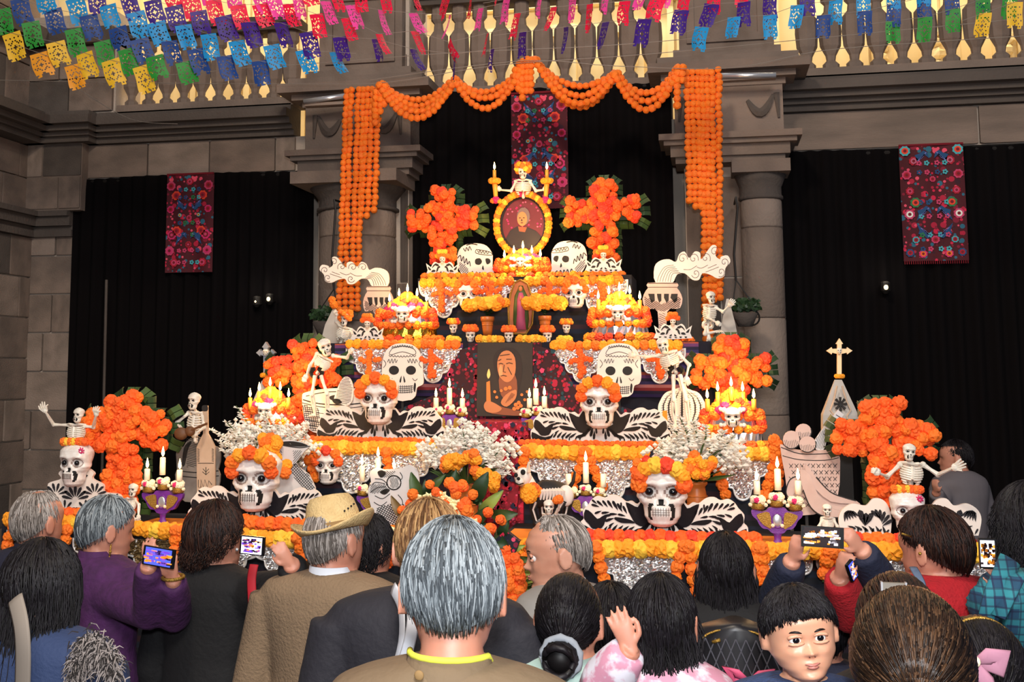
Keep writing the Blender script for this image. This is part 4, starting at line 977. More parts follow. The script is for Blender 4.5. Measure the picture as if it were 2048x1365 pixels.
for i, (x, y0, y1) in enumerate(((1038, 128, 180), (1046, 122, 198), (1055, 120, 192), (1063, 120, 185), (1356, 135, 222), (1366, 135, 170), (752, 185, 250), (762, 175, 235), (770, 172, 210), (1030, 140, 176))):
    rope('marigold_tassel', 'short orange marigold tassel, %s along the top swags' % (['left at the middle peak', 'second at the middle peak', 'third at the middle peak', 'right at the middle peak', 'at the right swag end', 'short one at the right swag end', 'at the left swag end', 'second at the left swag end', 'short one at the left swag end', 'outermost at the middle peak'][i]), 'garland',
         [at(x, y0, YS-.07), at(x-2, (y0+y1)/2, YS-.07), at(x-1, y1, YS-.06)], .0245, ['strand_orange', 'orange'], 'short tassels of the top swags', gap=1.6)

# ================================================================ LARGE MARIGOLD CROSSES
cross('orange marigold cross on the top step left of the portrait', 890, 382, 530, 440, 66, 6.95, arm_th=44, vert_th=44)
cross('orange marigold cross on the top step right of the portrait', 1208, 362, 525, 425, 74, 6.95, arm_th=48, vert_th=46)
cross('orange marigold cross at mid height left, behind the reaching skeleton', 612, 682, 870, 742, 70, 6.2, arm_th=46, vert_th=46)
cross('orange marigold cross at mid height right, beside the stone column', 1464, 676, 800, 742, 74, 6.2, arm_th=56, vert_th=52)
cross('tall orange marigold cross at the far left above the grey-haired crowd', 258, 790, 1030, 858, 82, 5.35, arm_th=62, vert_th=60, cols=('deep_orange', 'deep_orange', 'orange'))
cross('tall orange marigold cross at the far right behind the open-armed skeleton', 1765, 800, 1020, 876, 98, 5.4, arm_th=62, vert_th=66, cols=('deep_orange', 'deep_orange', 'orange'))
# ================================================================ WINGED SKULL BOARDS
GW = 'winged skull boards with painted leaves'
wing_board('black and white winged skull board on the front table behind the woman in black', 515, 1049, 138, 5.14, 112, GW, 1020)
wing_board('black and white winged skull board on the front table, right of the old man', 1326, 1075, 164, 5.14, 128, GW, 1050, cols=('orange', 'deep_orange', 'yellow', 'lemon', 'red_flower', 'lemon', 'yellow', 'deep_orange'))
wing_board('winged skull board on the middle left table beside the framed painting', 760, 878, 126, 5.86, 92, GW, 848)
wing_board('winged skull board on the middle right table below the right flat skull', 1200, 884, 138, 5.86, 98, GW, 856)
# skull faces hung on the table fronts
def mask(label, pxc, pyc, h, Y, cols=('deep_orange', 'orange', 'red_flower', 'orange', 'deep_orange'), eyes=True, rot=0):
    p = at(pxc, pyc, Y); t = thing('skull_mask', label, 'skull', p, 'glossy skull masks on the table fronts'); k = h*mpp(pxc, Y)
    skull_parts(t, p, k, rot, 0, eyes); crown(t, p, k, cols=cols, r=.14); return t
mask('glossy skull mask with orange flowers below the middle left winged board', 657, 968, 66, 5.6)
mask('glossy skull mask half hidden by the front right winged board', 1295, 985, 68, 5.6)
mask('skull mask with marigold crown hanging left on the topmost step', 936, 620, 58, 6.66, ('deep_orange', 'orange', 'deep_orange', 'orange', 'deep_orange'), True, .3)
mask('skull mask with marigold crown hanging right on the topmost step', 1152, 617, 58, 6.66, ('deep_orange', 'orange', 'deep_orange', 'orange', 'deep_orange'), True, -.2)
# tall skulls at both ends carrying a skeleton
def end_skull(label, pxc, pyb, h, Y, board, bl):
    u = mpp(pxc, Y); p = at(pxc, pyb, Y); t = thing('big_skull', label, 'skull', p); skull_parts(t, p, h*u, .15 if pxc > 900 else -.1, 0, True, 'hi', 1.05)
    mb = MB()
    for k in range(8):
        a = 2*pi*k/8; q = p+Vector((.24*h*u, -.27*h*u, .80*h*u)); mb.path([q+Vector((.03*h*u*cos(a), 0, .03*h*u*sin(a))), q+Vector((.08*h*u*cos(a+.3), .01, .08*h*u*sin(a+.3)))], .003, 5)
    obj('painted_flower', mb, 'magenta', t)
    for k in range(7):
        flower(t, p+Vector(((-.27+.09*k)*h*u, -.12*h*u, (1.0)*h*u)), .10*h*u, ['orange', 'lemon', 'orange', 'lemon', 'deep_orange', 'orange', 'deep_orange'][k])
    return t
end_skull('large glossy skull carrying a raised-arm skeleton at the far left', 151, 972, 78, 5.18, 0, 0)
end_skull('large pale skull carrying the open-armed skeleton at the far right', 1817, 1068, 92, 5.12, 0, 0)
# pierced fan board under the left skull, and leaf boards beside the right skull
def fan_board(label, pxc, pyb, half, top, Y, drops, out):
    u = mpp(pxc, Y); t = thing('fan_board', label, 'decoration', at(pxc, pyb, Y)); q = pp([tuple(p) for p in out], Y)
    mb = MB(); mb.prism(q, Y, Y+.02); obj('board', mb, 'board', t); mb = MB()
    for (x, y, l, a, w_) in drops: mb.prism(pp([(px_, 2*y-py_) for px_, py_ in teardrop(x, y, l, radians(a), w_)], Y), Y-.004, Y+.002)
    obj('painted_leaves', mb, 'glitter', t); return t
out = [(72, 1026)]+[tuple(p) for p in smooth_curve([(72, 1026), (78, 1000), (98, 990), (96, 968), (122, 958), (118, 945), (152, 928), (186, 945), (184, 958), (205, 970), (208, 985), (238, 990), (244, 1012), (236, 1030)], 4)]
dr = []
for cx, cy, n, l in ((151, 958, 7, 20), (112, 990, 6, 18), (190, 990, 6, 18), (151, 1000, 7, 22), (130, 1022, 5, 16), (172, 1022, 5, 16), (92, 1015, 5, 16), (215, 1018, 5, 16), (228, 1004, 4, 12)):
    for k in range(n): a = 15+150*k/(n-1); dr.append((cx+6*cos(radians(a)), cy-6*sin(radians(a)), l, a, l*.34))
fan_board('black and white leaf-patterned fan board under the far left skull', 151, 1030, 85, 928, 5.2, dr, out)
for s, cx, lab in ((-1, 1735, 'left of'), (1, 1905, 'right of')):
    cxs = [(cx+s*(x-0), y) for x, y in ((52, 1072), (58, 1040), (50, 1020), (30, 1008), (8, 1012), (0, 1010), (-12, 998), (-30, 1000), (-42, 1014), (-48, 1040), (-46, 1073))]
    out = [tuple(p) for p in smooth_curve(cxs, 4)]; dr = []
    def A(x, y, l, a, w_=None): dr.append((cx+s*x, y, l, a if s > 0 else 180-a, w_ or l*.36))
    for k in range(6): A(46-6*k, 1038-2*k+6, 20, 95-12*k)
    for k in range(6): A(-30+1*k, 1052-3*k, 24, 150-22*k)
    for k in range(6): A(40-14*k, 1052, 18, 200+10*k)
    for k in range(7): A(44-13*k, 1070, 14, 60+12*k)
    A(5, 1052, 34, 70, 16); A(5, 1052, 30, 120, 14); A(5, 1050, 24, 95, 14)
    fan_board('black and white leaf board %s the far right skull' % lab, cx, 1074, 60, 1000, 5.16, dr, out)

# ================================================================ SKELETONS
skeleton('small skeleton with raised arms standing on the far left skull', 5.18, dict(head=(157, 846, 27), neck=(153, 850), chest=(152, 880), pelvis=(152, 888), w=34, half=1, arms=[[(138, 851), (107, 850), (92, 826), (84, 804), .0, -.06], [(169, 853), (187, 855), (192, 832), (196, 812), .0, -.06]]), 1.1, yaw=-.5, group=None)
skeleton('skeleton sitting beside the bottle and playing an instrument at the left', 5.45, dict(head=(388, 820, 32), neck=(393, 826), chest=(388, 866), pelvis=(390, 884), w=30, half=1, arms=[[(377, 827), (354, 846), (366, 862), (375, 868), -.05, -.12], [(404, 828), (408, 856), (392, 868), (382, 872), -.05, -.12]]), 1.2, yaw=-.55)
t = thing('small_guitar', 'small dark guitar held by the skeleton sitting beside the bottle', 'guitar', at(366, 868, 5.3)); mb = MB(); c = at(362, 868, 5.3)
mb.ball(c, (.035, .02, .03), 14, 8); mb.ball(c+Vector((.045, 0, .012)), (.026, .018, .024), 14, 8); obj('body', mb, 'wood', t, True); mb = MB(); mb.path([c+Vector((.05, -.01, .015)), c+Vector((.14, -.02, .05))], .006, 6); obj('neck', mb, 'wood', t)
skeleton('tiny skeleton standing left of the purple candelabra on the front table', 5.06, dict(head=(266, 994, 24), neck=(262, 998), chest=(262, 1018), pelvis=(260, 1030), w=20, base=(262, 1052), arms=[[(254, 1001), (250, 1018), (256, 1032), (258, 1040)], [(270, 1001), (278, 1010), (277, 1032), (277, 1044)]], legs=[[(257, 1031), (258, 1040), (262, 1050)], [(264, 1031), (270, 1040), (276, 1050)]]), .9, yaw=-.4)
skeleton('tiny skeleton behind the raised phone at the right of the front table', 5.06, dict(head=(1655, 1034, 26), neck=(1655, 1037), chest=(1655, 1060), pelvis=(1655, 1070), w=24, half=1, arms=[[(1644, 1040), (1638, 1054), (1636, 1068), (1638, 1074)], [(1667, 1040), (1675, 1054), (1676, 1068), (1672, 1074)]]), .9)
skeleton('small skeleton beside the painted dog holding an orange flower', 5.1, dict(head=(1098, 1030, 29), neck=(1097, 1033), chest=(1090, 1052), pelvis=(1084, 1064), w=24, base=(1080, 1092), arms=[[(1088, 1036), (1078, 1050), (1070, 1060), (1066, 1066)], [(1106, 1036), (1116, 1020), (1120, 1006), (1122, 998)]], legs=[[(1080, 1066), (1066, 1068), (1066, 1088)], [(1088, 1066), (1074, 1074), (1074, 1092)]]), .9, yaw=.1)
t = thing('held_flower', 'single orange flower held up by the small skeleton at the dog', 'flower', at(1120, 1000, 5.02)); flower(t, at(1118, 999, 5.02), .018, 'orange'); flower(t, at(1112, 1001, 5.02), .016, 'orange')
skeleton('skeleton with open arms standing on the far right skull', 5.12, dict(head=(1817, 922, 36), neck=(1824, 928), chest=(1822, 966), pelvis=(1822, 978), w=44, half=1, arms=[[(1800, 930), (1774, 954), (1756, 946), (1743, 938), .0, -.08], [(1846, 930), (1876, 950), (1905, 937), (1932, 928), .0, -.08]]), 1.3, yaw=.25, tilt=.12)
skeleton('bending skeleton reaching right in front of the mid-left marigold cross', 5.95, dict(head=(655, 712, 34), neck=(650, 716), chest=(640, 736), pelvis=(633, 748), w=32, base=(640, 862), pm='ink', arms=[[(634, 708), (620, 732), (613, 752), (606, 764)], [(666, 712), (694, 716), (700, 704), (708, 698)]], legs=[[(630, 752), (624, 790), (630, 828)], [(642, 752), (654, 788), (655, 830)]]), 1.2, yaw=.6, tilt=-.3)
skeleton('skeleton standing before the striped pumpkin with arms stretched sideways', 5.95, dict(head=(1330, 708, 34), neck=(1334, 708), chest=(1344, 736), pelvis=(1352, 746), w=38, base=(1360, 860), pm='ink', arms=[[(1318, 712), (1290, 714), (1270, 710), (1256, 708)], [(1358, 708), (1378, 730), (1372, 756), (1376, 772)]], legs=[[(1347, 750), (1347, 800), (1350, 850)], [(1360, 750), (1372, 800), (1378, 852)]]), 1.3, yaw=-.1, tilt=-.2)
skeleton('skeleton sitting with one hand raised before the right column', 6.5, dict(head=(1422, 608, 26), neck=(1420, 612), chest=(1418, 642), pelvis=(1416, 652), w=26, base=(1418, 700), arms=[[(1410, 616), (1416, 636), (1434, 646), (1442, 652)], [(1432, 616), (1446, 624), (1458, 612), (1470, 600)]], legs=[[(1412, 654), (1410, 668), (1440, 662)], [(1414, 654), (1418, 678), (1414, 702)]]), 1.2, yaw=.8)
skeleton('skeleton with orange hat looking up beside the left tiara', 6.45, dict(head=(690, 652, 24), neck=(690, 656), chest=(684, 680), pelvis=(680, 688), w=28, half=1, arms=[[(682, 656), (672, 644), (674, 630), (670, 620)], [(700, 660), (706, 672), (700, 682), (694, 684)]]), 1.1, yaw=-.7, hat=('orange', 'strand_orange'))
skeleton('skeleton with marigold hat holding two candles on top of the oval portrait', 6.95, dict(head=(1046, 358, 26), neck=(1046, 362), chest=(1046, 388), pelvis=(1046, 394), w=32, half=1, arms=[[(1032, 364), (1022, 382), (1000, 380), (992, 372), .0, -.0], [(1060, 364), (1072, 382), (1088, 380), (1096, 372), .0, -.0]]), 1.2, hat=('yellow', 'orange', 'lemon', 'orange'))
for s, px in (('left', 989), ('right', 1094)):
    p = at(px+3*(1 if px < 1040 else -1), 400, 6.93); t = thing('torch', '%s yellow torch held by the skeleton above the oval portrait' % s, 'candle', p, 'two torches of the top skeleton')
    tp = at(px, 362, 6.93); mb = MB(); mb.path([p, tp], [.012, .016], 10); obj('holder', mb, 'wax_yellow', t, True)
    for k in range(8): flower(t, tp+Vector((.022*cos(k*.785), .022*sin(k*.785), .0)), .017, 'yellow')
    flower(t, p, .022, 'magenta'); flower(t, p+Vector((.02, 0, -.008)), .016, 'yellow'); flower(t, p+Vector((-.02, 0, -.004)), .016, 'orange')
    candle('lit candle in the %s torch above the oval portrait' % s, tp+Vector((0, 0, .01)), .055, .011, 'wax_yellow', 'torch candles above the portrait')
point('torch_glow', at(1046, 345, 6.7), 1.5, (1, .55, .2))

# ================================================================ OVAL PORTRAIT
Y = 7.0; c = at(1046, 449, Y); u = mpp(1046, Y); t = thing('oval_portrait', 'oval portrait of a seated elderly person in a dark frame ringed by marigolds', 'picture', at(1046, 512, Y))
rx, rz = 49*u, 58*u
el = lambda a, b, cx=0, cz=0, n=40: [(c.x+(cx+a*cos(2*pi*i/n))*u, c.z+(cz+b*sin(2*pi*i/n))*u) for i in range(n)]
mb = MB(); mb.prism(el(48, 58), Y, Y+.02, [el(42, 52)]); obj('frame', mb, 'iron', t)
mb = MB(); mb.prism(el(43, 53), Y+.005, Y+.015); obj('print_ground', mb, 'print_red', t)
mb = MB()
for k in range(60):
    a, q = R.uniform(0, 6.28), sqrt(R.random()); x, z = 40*q*cos(a), 50*q*sin(a)
    if z > -8: mb.cur = k % 2; mb.prism(el(1.8, 1.8, x, z, 8), Y+.002, Y+.006)
obj('printed_dots', mb, ['magenta', 'print_pink'], t, kind='stuff')
mb = MB(); mb.prism([(c.x+x*u, c.z+z*u) for x, z in [(-36, -30), (-26, -12), (-12, -4), (8, -6), (26, -14), (38, -28), (24, -44), (0, -52), (-24, -44)]], Y, Y+.004); obj('printed_shawl', mb, 'print_dark', t)
mb = MB(); mb.prism([(c.x+x*u, c.z+z*u) for x, z in [(-10, -4), (8, -6), (4, -16), (-8, -14)]], Y-.001, Y+.003); obj('printed_neck', mb, 'print_skin_dark', t)
mb = MB(); mb.prism(el(13, 18, 1, 16), Y-.002, Y+.002); obj('printed_hair', mb, 'print_grey', t)
mb = MB(); mb.prism(el(10, 14.5, -1.5, 11), Y-.004, Y); obj('printed_face', mb, 'print_skin', t)
mb = MB()
for x in (-6, 2): mb.prism(el(2, .9, x, 13, 8), Y-.006, Y-.003)
mb.prism(el(3, .8, -2, 3, 8), Y-.006, Y-.003); mb.prism([(c.x+x*u, c.z+z*u) for x, z in [(-2, 12), (-4, 7), (-.5, 6.5)]], Y-.006, Y-.003); obj('printed_features', mb, 'print_dark', t)
for k in range(46):
    a = 2*pi*k/46; flower(t, (c.x+(53*cos(a))*u, Y-.02, c.z+(62*sin(a))*u), .021, ['yellow', 'orange', 'lemon', 'orange', 'yellow'][k % 5] if abs(a-pi/2) > .2 else 'magenta')

# ================================================================ PAINTING
Y = 6.22; t = thing('painting', 'unframed painting of an old woman holding a lit candle, eyes closed', 'picture', at(1010, 835, Y))
def flat(nm, m, poly, d, curve=True): mb = MB(); mb.prism(pp([tuple(p) for p in (closed_curve([Vector(q) for q in poly], 3) if curve else poly)], Y), Y-d, Y-d+.001); return obj(nm, mb, m, t)
mb = MB(); mb.prism(pp([(955, 686), (1065, 686), (1066, 833), (953, 833)], Y), Y, Y+.025); obj('canvas', mb, 'print_brown', t)
flat('painted_hair', 'print_hair', [(990, 745), (988, 712), (1004, 697), (1028, 698), (1042, 716), (1044, 750), (1034, 790), (1012, 795)], .002)
flat('painted_neck', 'print_skin_dark', [(1000, 750), (1030, 750), (1034, 790), (1022, 806), (1002, 790)], .004)
flat('painted_face', 'print_skin', [(995, 725), (1003, 706), (1018, 702), (1030, 716), (1031, 745), (1022, 762), (1010, 764), (998, 750)], .006)
flat('painted_cheek', 'print_skin_light', [(998, 740), (1003, 730), (1006, 748), (1000, 755)], .008)
for a in ([(998, 729), (1002, 727), (1007, 729)], [(1013, 728), (1019, 726), (1026, 728)], [(1001, 753), (1007, 751), (1014, 753)], [(1009, 730), (1007, 744), (1012, 745)], [(997, 722), (1003, 719)], [(1013, 719), (1024, 719)], [(1016, 735), (1024, 750)], [(1000, 712), (1020, 709)]):
    mb = MB(); mb.ribbon(pp(a, Y), 1.3*mpp(1010, Y), Y-.009); obj('painted_line', mb, 'print_hair', t)
flat('painted_candle', 'print_candle', [(973, 765), (980, 762), (982, 805), (973, 808)], .004, False)
flat('painted_flame', 'print_flame', [(978, 738), (981, 750), (977, 758), (974, 750)], .004)
flat('painted_sleeve', 'print_skin_dark', [(968, 815), (978, 806), (1010, 816), (1046, 824), (1050, 832), (985, 828)], .004)
flat('painted_hand', 'print_skin', [(968, 812), (975, 802), (992, 808), (1004, 818), (992, 826), (974, 824)], .006)
flat('painted_hand', 'print_skin', [(1002, 806), (1012, 790), (1030, 780), (1034, 786), (1030, 800), (1014, 814)], .006)
for k in range(4):
    mb = MB(); mb.ribbon(pp([(1012+4*k, 806-3*k), (1024+2*k, 786+1*k)], Y), 1.0*mpp(1010, Y), Y-.009); obj('painted_line', mb, 'print_skin_dark', t)
for k, (x, y, r) in enumerate(((1012, 778, 4), (1020, 776, 4), (1003, 782, 3), (1032, 810, 4), (1038, 806, 4), (1029, 818, 4), (1036, 816, 4), (1042, 812, 4), (994, 795, 3), (990, 784, 3), (1044, 790, 3), (1050, 800, 3), (1055, 784, 3))):
    flat('painted_blossom', 'print_orange', [(x+r*cos(i), y+r*sin(i)) for i in range(6)], .008)

# ================================================================ FLAT BIG SKULLS AND HEADS
def flat_skull(label, cx, side):
    def m(pts, cx=cx): return [(cx+x, y) for x, y in pts]
    half = [(0, 687), (18, 690), (33, 702), (40, 722), (41, 744), (42, 765), (38, 779), (29, 784), (26, 800), (18, 808), (12, 809), (0, 811)]
    if side == 'left': half = [(x*1.0, y-8) if i > 5 else (x, y) for i, (x, y) in enumerate(half)]
    else: half = [(x*1.06, 686+(y-686)*(.88)) for x, y in half]; 
    ky = (lambda y: y) if side == 'left' else (lambda y: 686+(y-686)*1.02)
    out = m([(-x, y) for x, y in half[::-1][:-1]])+m(half)
    fills = []
    for s in (-1, 1):
        fills += [[(cx+s*17+10*cos(a), ky(741)+9*sin(a)) for a in [i*pi/5 for i in range(10)]],
                  m([(s*2, ky(752)), (s*6, ky(763)), (s*3, ky(765))]), m([(s*24, ky(766)), (s*27, ky(770)), (s*25, ky(785)), (s*22, ky(778))])]
    lines = []
    for y in (773, 777, 781, 785): lines.append(m([(-21, ky(y)-1), (0, ky(y)+1), (21, ky(y)-1)]))
    for k in range(-5, 6): lines.append(m([(k*3.8, ky(771)), (k*3.6, ky(787))]))
    lines.append((1.0, m([(-20, 697), (-26, 706), (-22, 710), (0, 704), (22, 710), (27, 705), (20, 697), (0, 693), (-20, 697)])))
    for k in range(9):
        x = -24+6*k; lines.append(m([(x-3, 712-abs(x)*.05), (x, 715-abs(x)*.05), (x+3, 712-abs(x)*.05)])); lines.append(m([(x*.8-2, 694+abs(x)*.12), (x*.8, 690+abs(x)*.12), (x*.8+2, 694+abs(x)*.12)]))
    for s in (-1, 1): lines.append(m([(s*30, 725), (s*27, 719), (s*25, 727), (s*21, 718), (s*19, 727), (s*15, 718), (s*13, 726), (s*10, 720)])); lines.append(m([(s*38, 720), (s*33, 728), (s*38, 736)])); lines.append(m([(s*20, 757), (s*25, 762), (s*30, 758)]))
    t = cutout('flat_skull', label, 'skull', out, 6.2, fills, lines, 1.0, 'board', .012, 3, 'ink'); return t
flat_skull('big flat white skull cut-out hanging in the third step, left', 805, 'left')
flat_skull('big flat white skull cut-out hanging in the third step, right', 1238, 'right')
def flat_head(label, cx, cy, s):
    m = lambda pts: [(cx+s*x, cy+y) for x, y in pts]
    out = m([(34, 12), (37, 22), (30, 33), (0, 35), (-22, 32), (-33, 18), (-37, -2), (-32, -22), (-18, -32), (4, -34), (22, -29), (33, -14), (34, -2)])
    fills = [m([(0, -2), (9, -4), (13, 3), (8, 9), (0, 7)]), m([(20, -3), (28, -3), (30, 4), (23, 8)]), m([(15, 10), (13, 17), (17, 19)])]
    lines = [(1.6, m([(-36, -4), (-30, -10), (-28, 2), (-24, -8), (-22, 6), (-18, -4), (-16, 8), (-12, 2), (-10, 12)])), (1.3, m([(2, -22), (28, -17), (32, -10), (2, -14), (2, -22)])), (1.2, m([(4, -20), (7, -15), (9, -20), (12, -14), (15, -19), (18, -13), (21, -18), (24, -13), (27, -17)])),
             (1.4, m([(-24, -24), (-20, -18), (-18, -26), (-14, -19), (-12, -28), (-8, -20)])), (2.2, m([(-18, -30), (-8, -33), (4, -31)])),
             (1.8, m([(-10, 33), (-6, 22), (-2, 33), (2, 23), (5, 33), (9, 24), (12, 33), (16, 25), (19, 33), (23, 26), (27, 32)]))]
    poly = m([(-34, 2), (-20, 8), (-12, 20), (-14, 33), (-22, 32), (-33, 18)])
    x0, x1 = min(p[0] for p in poly), max(p[0] for p in poly); lines += [(.7, l) for l in hatch(x0, cy, x1, cy+34, 40, 3, poly)]+[(.7, l) for l in hatch(x0, cy, x1, cy+34, 130, 3.4, poly)]
    cutout('flat_skull', label, 'skull', out, 6.93, fills, lines, 1.1, 'board', .012, 3)
flat_head('three-quarter flat skull head on the topmost step, left of the portrait', 951, 521, 1)
flat_head('three-quarter flat skull head on the topmost step, right of the portrait', 1137, 516, -1)
# ================================================================ TIARAS
def tiara(label, cx, by, Y, hw=40, h=30):
    m = lambda pts: [(cx+x*hw/40, by-y*h/30) for x, y in pts]
    half = [(0, 30), (5, 27), (10, 26), (18, 29), (24, 25), (28, 18), (40, 26), (36, 12), (41, 2)]
    q = [tuple(p) for p in smooth_curve([Vector(p) for p in half[:5]], 3)][:-1]+half[4:]
    out = m([(-x, y) for x, y in q[::-1][:-1]]+q+[(0, 0)])
    holes = []
    for s in (-1, 1):
        holes += [m([(s*8, 22), (s*16, 26), (s*23, 21), (s*25, 16), (s*18, 22), (s*13, 20)]), m([(s*5, 18), (s*9, 16), (s*11, 11), (s*15, 9), (s*13, 17), (s*8, 21)]), m([(s*27, 13), (s*35, 20), (s*33, 13)]), m([(s*17, 12), (s*23, 13), (s*27, 9), (s*19, 9)]), m([(s*3, 10), (s*8, 6), (s*3, 6)]),
                  m([(s*3, 4), (s*6, 2), (s*9, 4)]), m([(s*13, 5), (s*16, 2), (s*19, 5)]), m([(s*24, 5), (s*27, 2), (s*30, 5)])]
    t = cutout('tiara', label, 'tiara', out, Y, (), (), 1, 'board', .01, 0, holes=())
    mb = MB()
    for hq in holes: mb.prism(pp([tuple(p) for p in closed_curve([Vector(a) for a in hq], 2)], Y), Y-.003, Y+.001)
    obj('pierced_shapes', mb, 'ink', t)
    u = mpp(cx, Y); p = at(cx, by-h*.86, Y-.012); skull_parts(t, p, 15*u, 0, 0, False, 'lo')
    for k in range(8): flower(t, p+Vector(((k-3.5)*2.9*u, -.005*(k % 2), (19-abs(k-3.5)*1.2)*u)), 5.2*u, ['orange', 'deep_orange'][k % 2] if cx > 1300 or cx < 800 else ['yellow', 'orange'][k % 2])
    for k in range(4): flower(t, p+Vector(((k-1.5)*4*u, -.01, 23*u)), 5*u, 'orange' if cx > 1300 or cx < 800 else 'lemon')
    return t
tiara('white pierced tiara with tiny skull below the top left marigold cross', 885, 553, 6.82, 33, 30)
tiara('white pierced tiara with tiny skull below the top right marigold cross', 1207, 545, 6.82, 37, 31)
tiara('white pierced tiara with tiny skull beside the left smoking censer', 735, 682, 6.4, 32, 30)
tiara('white pierced tiara with tiny skull under the right smoking censer', 1346, 679, 6.42, 38, 32)
# small skulls with flower hats
def small_skull(label, cx, by, h, Y, cols, up=0):
    u = mpp(cx, Y); p = at(cx, by, Y); t = thing('flowered_skull', label, 'skull', p, 'small flowered skulls on the third step'); skull_parts(t, p, h*u, R.uniform(-.15, .15), 0, True, 'lo', 1.0)
    for k in range(12):
        a = 2*pi*k/12; flower(t, p+Vector((.36*h*u*cos(a)*1.25, .34*h*u*sin(a), h*u*(.98+.0*sin(a)))), .2*h*u, cols[k % len(cols)])
    for k in range(4): flower(t, p+Vector(((k-1.5)*.24*h*u, -.1*h*u, h*u*1.16)), .2*h*u, cols[k % len(cols)])
    if up: mb = MB(); mb.lathe([(.4*h*u, -up*u), (.35*h*u, -up*u*.8), (.15*h*u, -up*u*.5), (.2*h*u, 0)], p, 14); obj('stand', mb, 'iron', t, True)
    return t
small_skull('tiny skull with yellow flower hat, outermost left by the marigold pot', 907, 667, 22, 6.42, ['yellow', 'lemon', 'yellow', 'red_flower'], 10)
small_skull('tiny skull with orange flower hat left of the left marigold pot', 941, 685, 26, 6.37, ['orange', 'deep_orange'])
small_skull('tiny skull with orange flower hat straight above the painting', 1018, 685, 25, 6.37, ['deep_orange', 'orange'])
small_skull('tiny skull with orange flower hat right of the painting top', 1095, 685, 25, 6.37, ['deep_orange', 'orange'])
small_skull('tiny skull with yellow flower hat, outermost right by the marigold pot', 1133, 667, 22, 6.42, ['yellow', 'orange'], 10)
# potted marigolds
def pot_flowers(label, cx, by, topy, rimw, spread, top, Y, cols, n=26, white=0):
    u = mpp(cx, Y); p = at(cx, by, Y); h = (by-topy)*u; r = rimw*u/2; t = thing('flower_pot', label, 'potted plant', p)
    mb = MB(); mb.lathe([(r*.62, 0), (r*.72, h*.3), (r*.86, h*.7), (r*.88, h*.74), (r*1.0, h*.76), (r*1.02, h*.97), (r*.92, h), (r*.85, h*.9), (r*.2, h*.88)], p, 24); mb.lathe([(r*.80, h*.52), (r*.84, h*.54), (r*.84, h*.58), (r*.8, h*.6)], p, 24); obj('pot', mb, 'clay', t, True)
    mb = MB(); q = p+Vector((0, 0, h))
    H_ = (topy-top)*u; S = spread*u/2
    for k in range(26):
        a, f = R.uniform(0, 6.28), R.random(); e = q+Vector((S*.8*f*cos(a), S*.5*f*sin(a), H_*R.uniform(.3, .8))); mb.path([q, q.lerp(e, .5)+Vector((0, 0, .02)), e], [.003, .003, .002], 4)
        d = Vector((cos(a), -.5, R.uniform(-.3, .6))).normalized(); s_ = d.cross(Vector((0, 0, 1))).normalized()*.010
        for j in range(3): b = q.lerp(e, .4+.2*j); mb.add([b, b+d*.015+s_, b+d*.035, b+d*.015-s_], [(0, 1, 2, 3)])
    obj('foliage', mb, 'leaf_dark', t)
    for k in range(n):
        a = R.uniform(0, 6.28); f = sqrt(R.random()); flower(t, q+Vector((S*f*cos(a), -abs(S*.5*f*sin(a))-.01, H_*(.35+.5*(1-f*.6)*R.random()+.1))), R.uniform(.8, 1.15)*11*u, R.choice(cols))
    return t
pot_flowers('clay pot of yellow marigolds left of the figure plaque', 975, 672, 634, 27, 84, 590, 6.5, ['yellow', 'lemon', 'yellow', 'orange'])
pot_flowers('clay pot of yellow marigolds right of the figure plaque', 1090, 668, 632, 26, 84, 590, 6.5, ['yellow', 'yellow', 'lemon', 'orange'])
# figure plaque
Y = 6.62; t = thing('figure_plaque', 'glittering arched plaque of a robed praying figure in an orange halo', 'plaque', at(1042, 670, Y))
mb = MB(); mb.prism(pp([tuple(p) for p in closed_curve([Vector(q) for q in [(1041, 560), (1055, 568), (1063, 592), (1066, 620), (1064, 648), (1052, 668), (1030, 668), (1018, 648), (1017, 615), (1021, 588), (1029, 566)]], 3)], Y), Y, Y+.02); obj('halo', mb, 'clay', t)
mb = MB(); mb.path([at(x, y, Y-.004) for x, y in [(1041, 560), (1055, 568), (1063, 592), (1066, 620), (1064, 648), (1052, 668), (1030, 668), (1018, 648), (1017, 615), (1021, 588), (1029, 566), (1041, 560)]], .006, 6); obj('gold_rim', mb, 'gold', t)
mb = MB(); u = mpp(1042, Y); mb.rings([[at(1042, y, Y-.0)+Vector((w_*u*cos(a), -.02*sin(a)-.002, 0)) for a in [i*pi/8 for i in range(9)]] for w_, y in ((4, 572), (7, 580), (13, 592), (15, 615), (16, 640), (14, 660))]); obj('mantle', mb, 'leaf', t, True)
mb = MB(); mb.rings([[at(1042, y, Y-.012)+Vector((w_*u*cos(a), -.025*sin(a), 0)) for a in [i*pi/8 for i in range(9)]] for w_, y in ((4, 586), (8, 600), (8.5, 630), (11, 660))]); obj('robe', mb, 'print_pink', t, True)
mb = MB(); mb.ball(at(1041, 578, Y-.022), (4*u, .01, 5.5*u), 10, 8); mb.ball(at(1041, 597, Y-.04), (2.5*u, .006, 5*u), 8, 6); obj('face_and_hands', mb, 'print_skin', t, True)

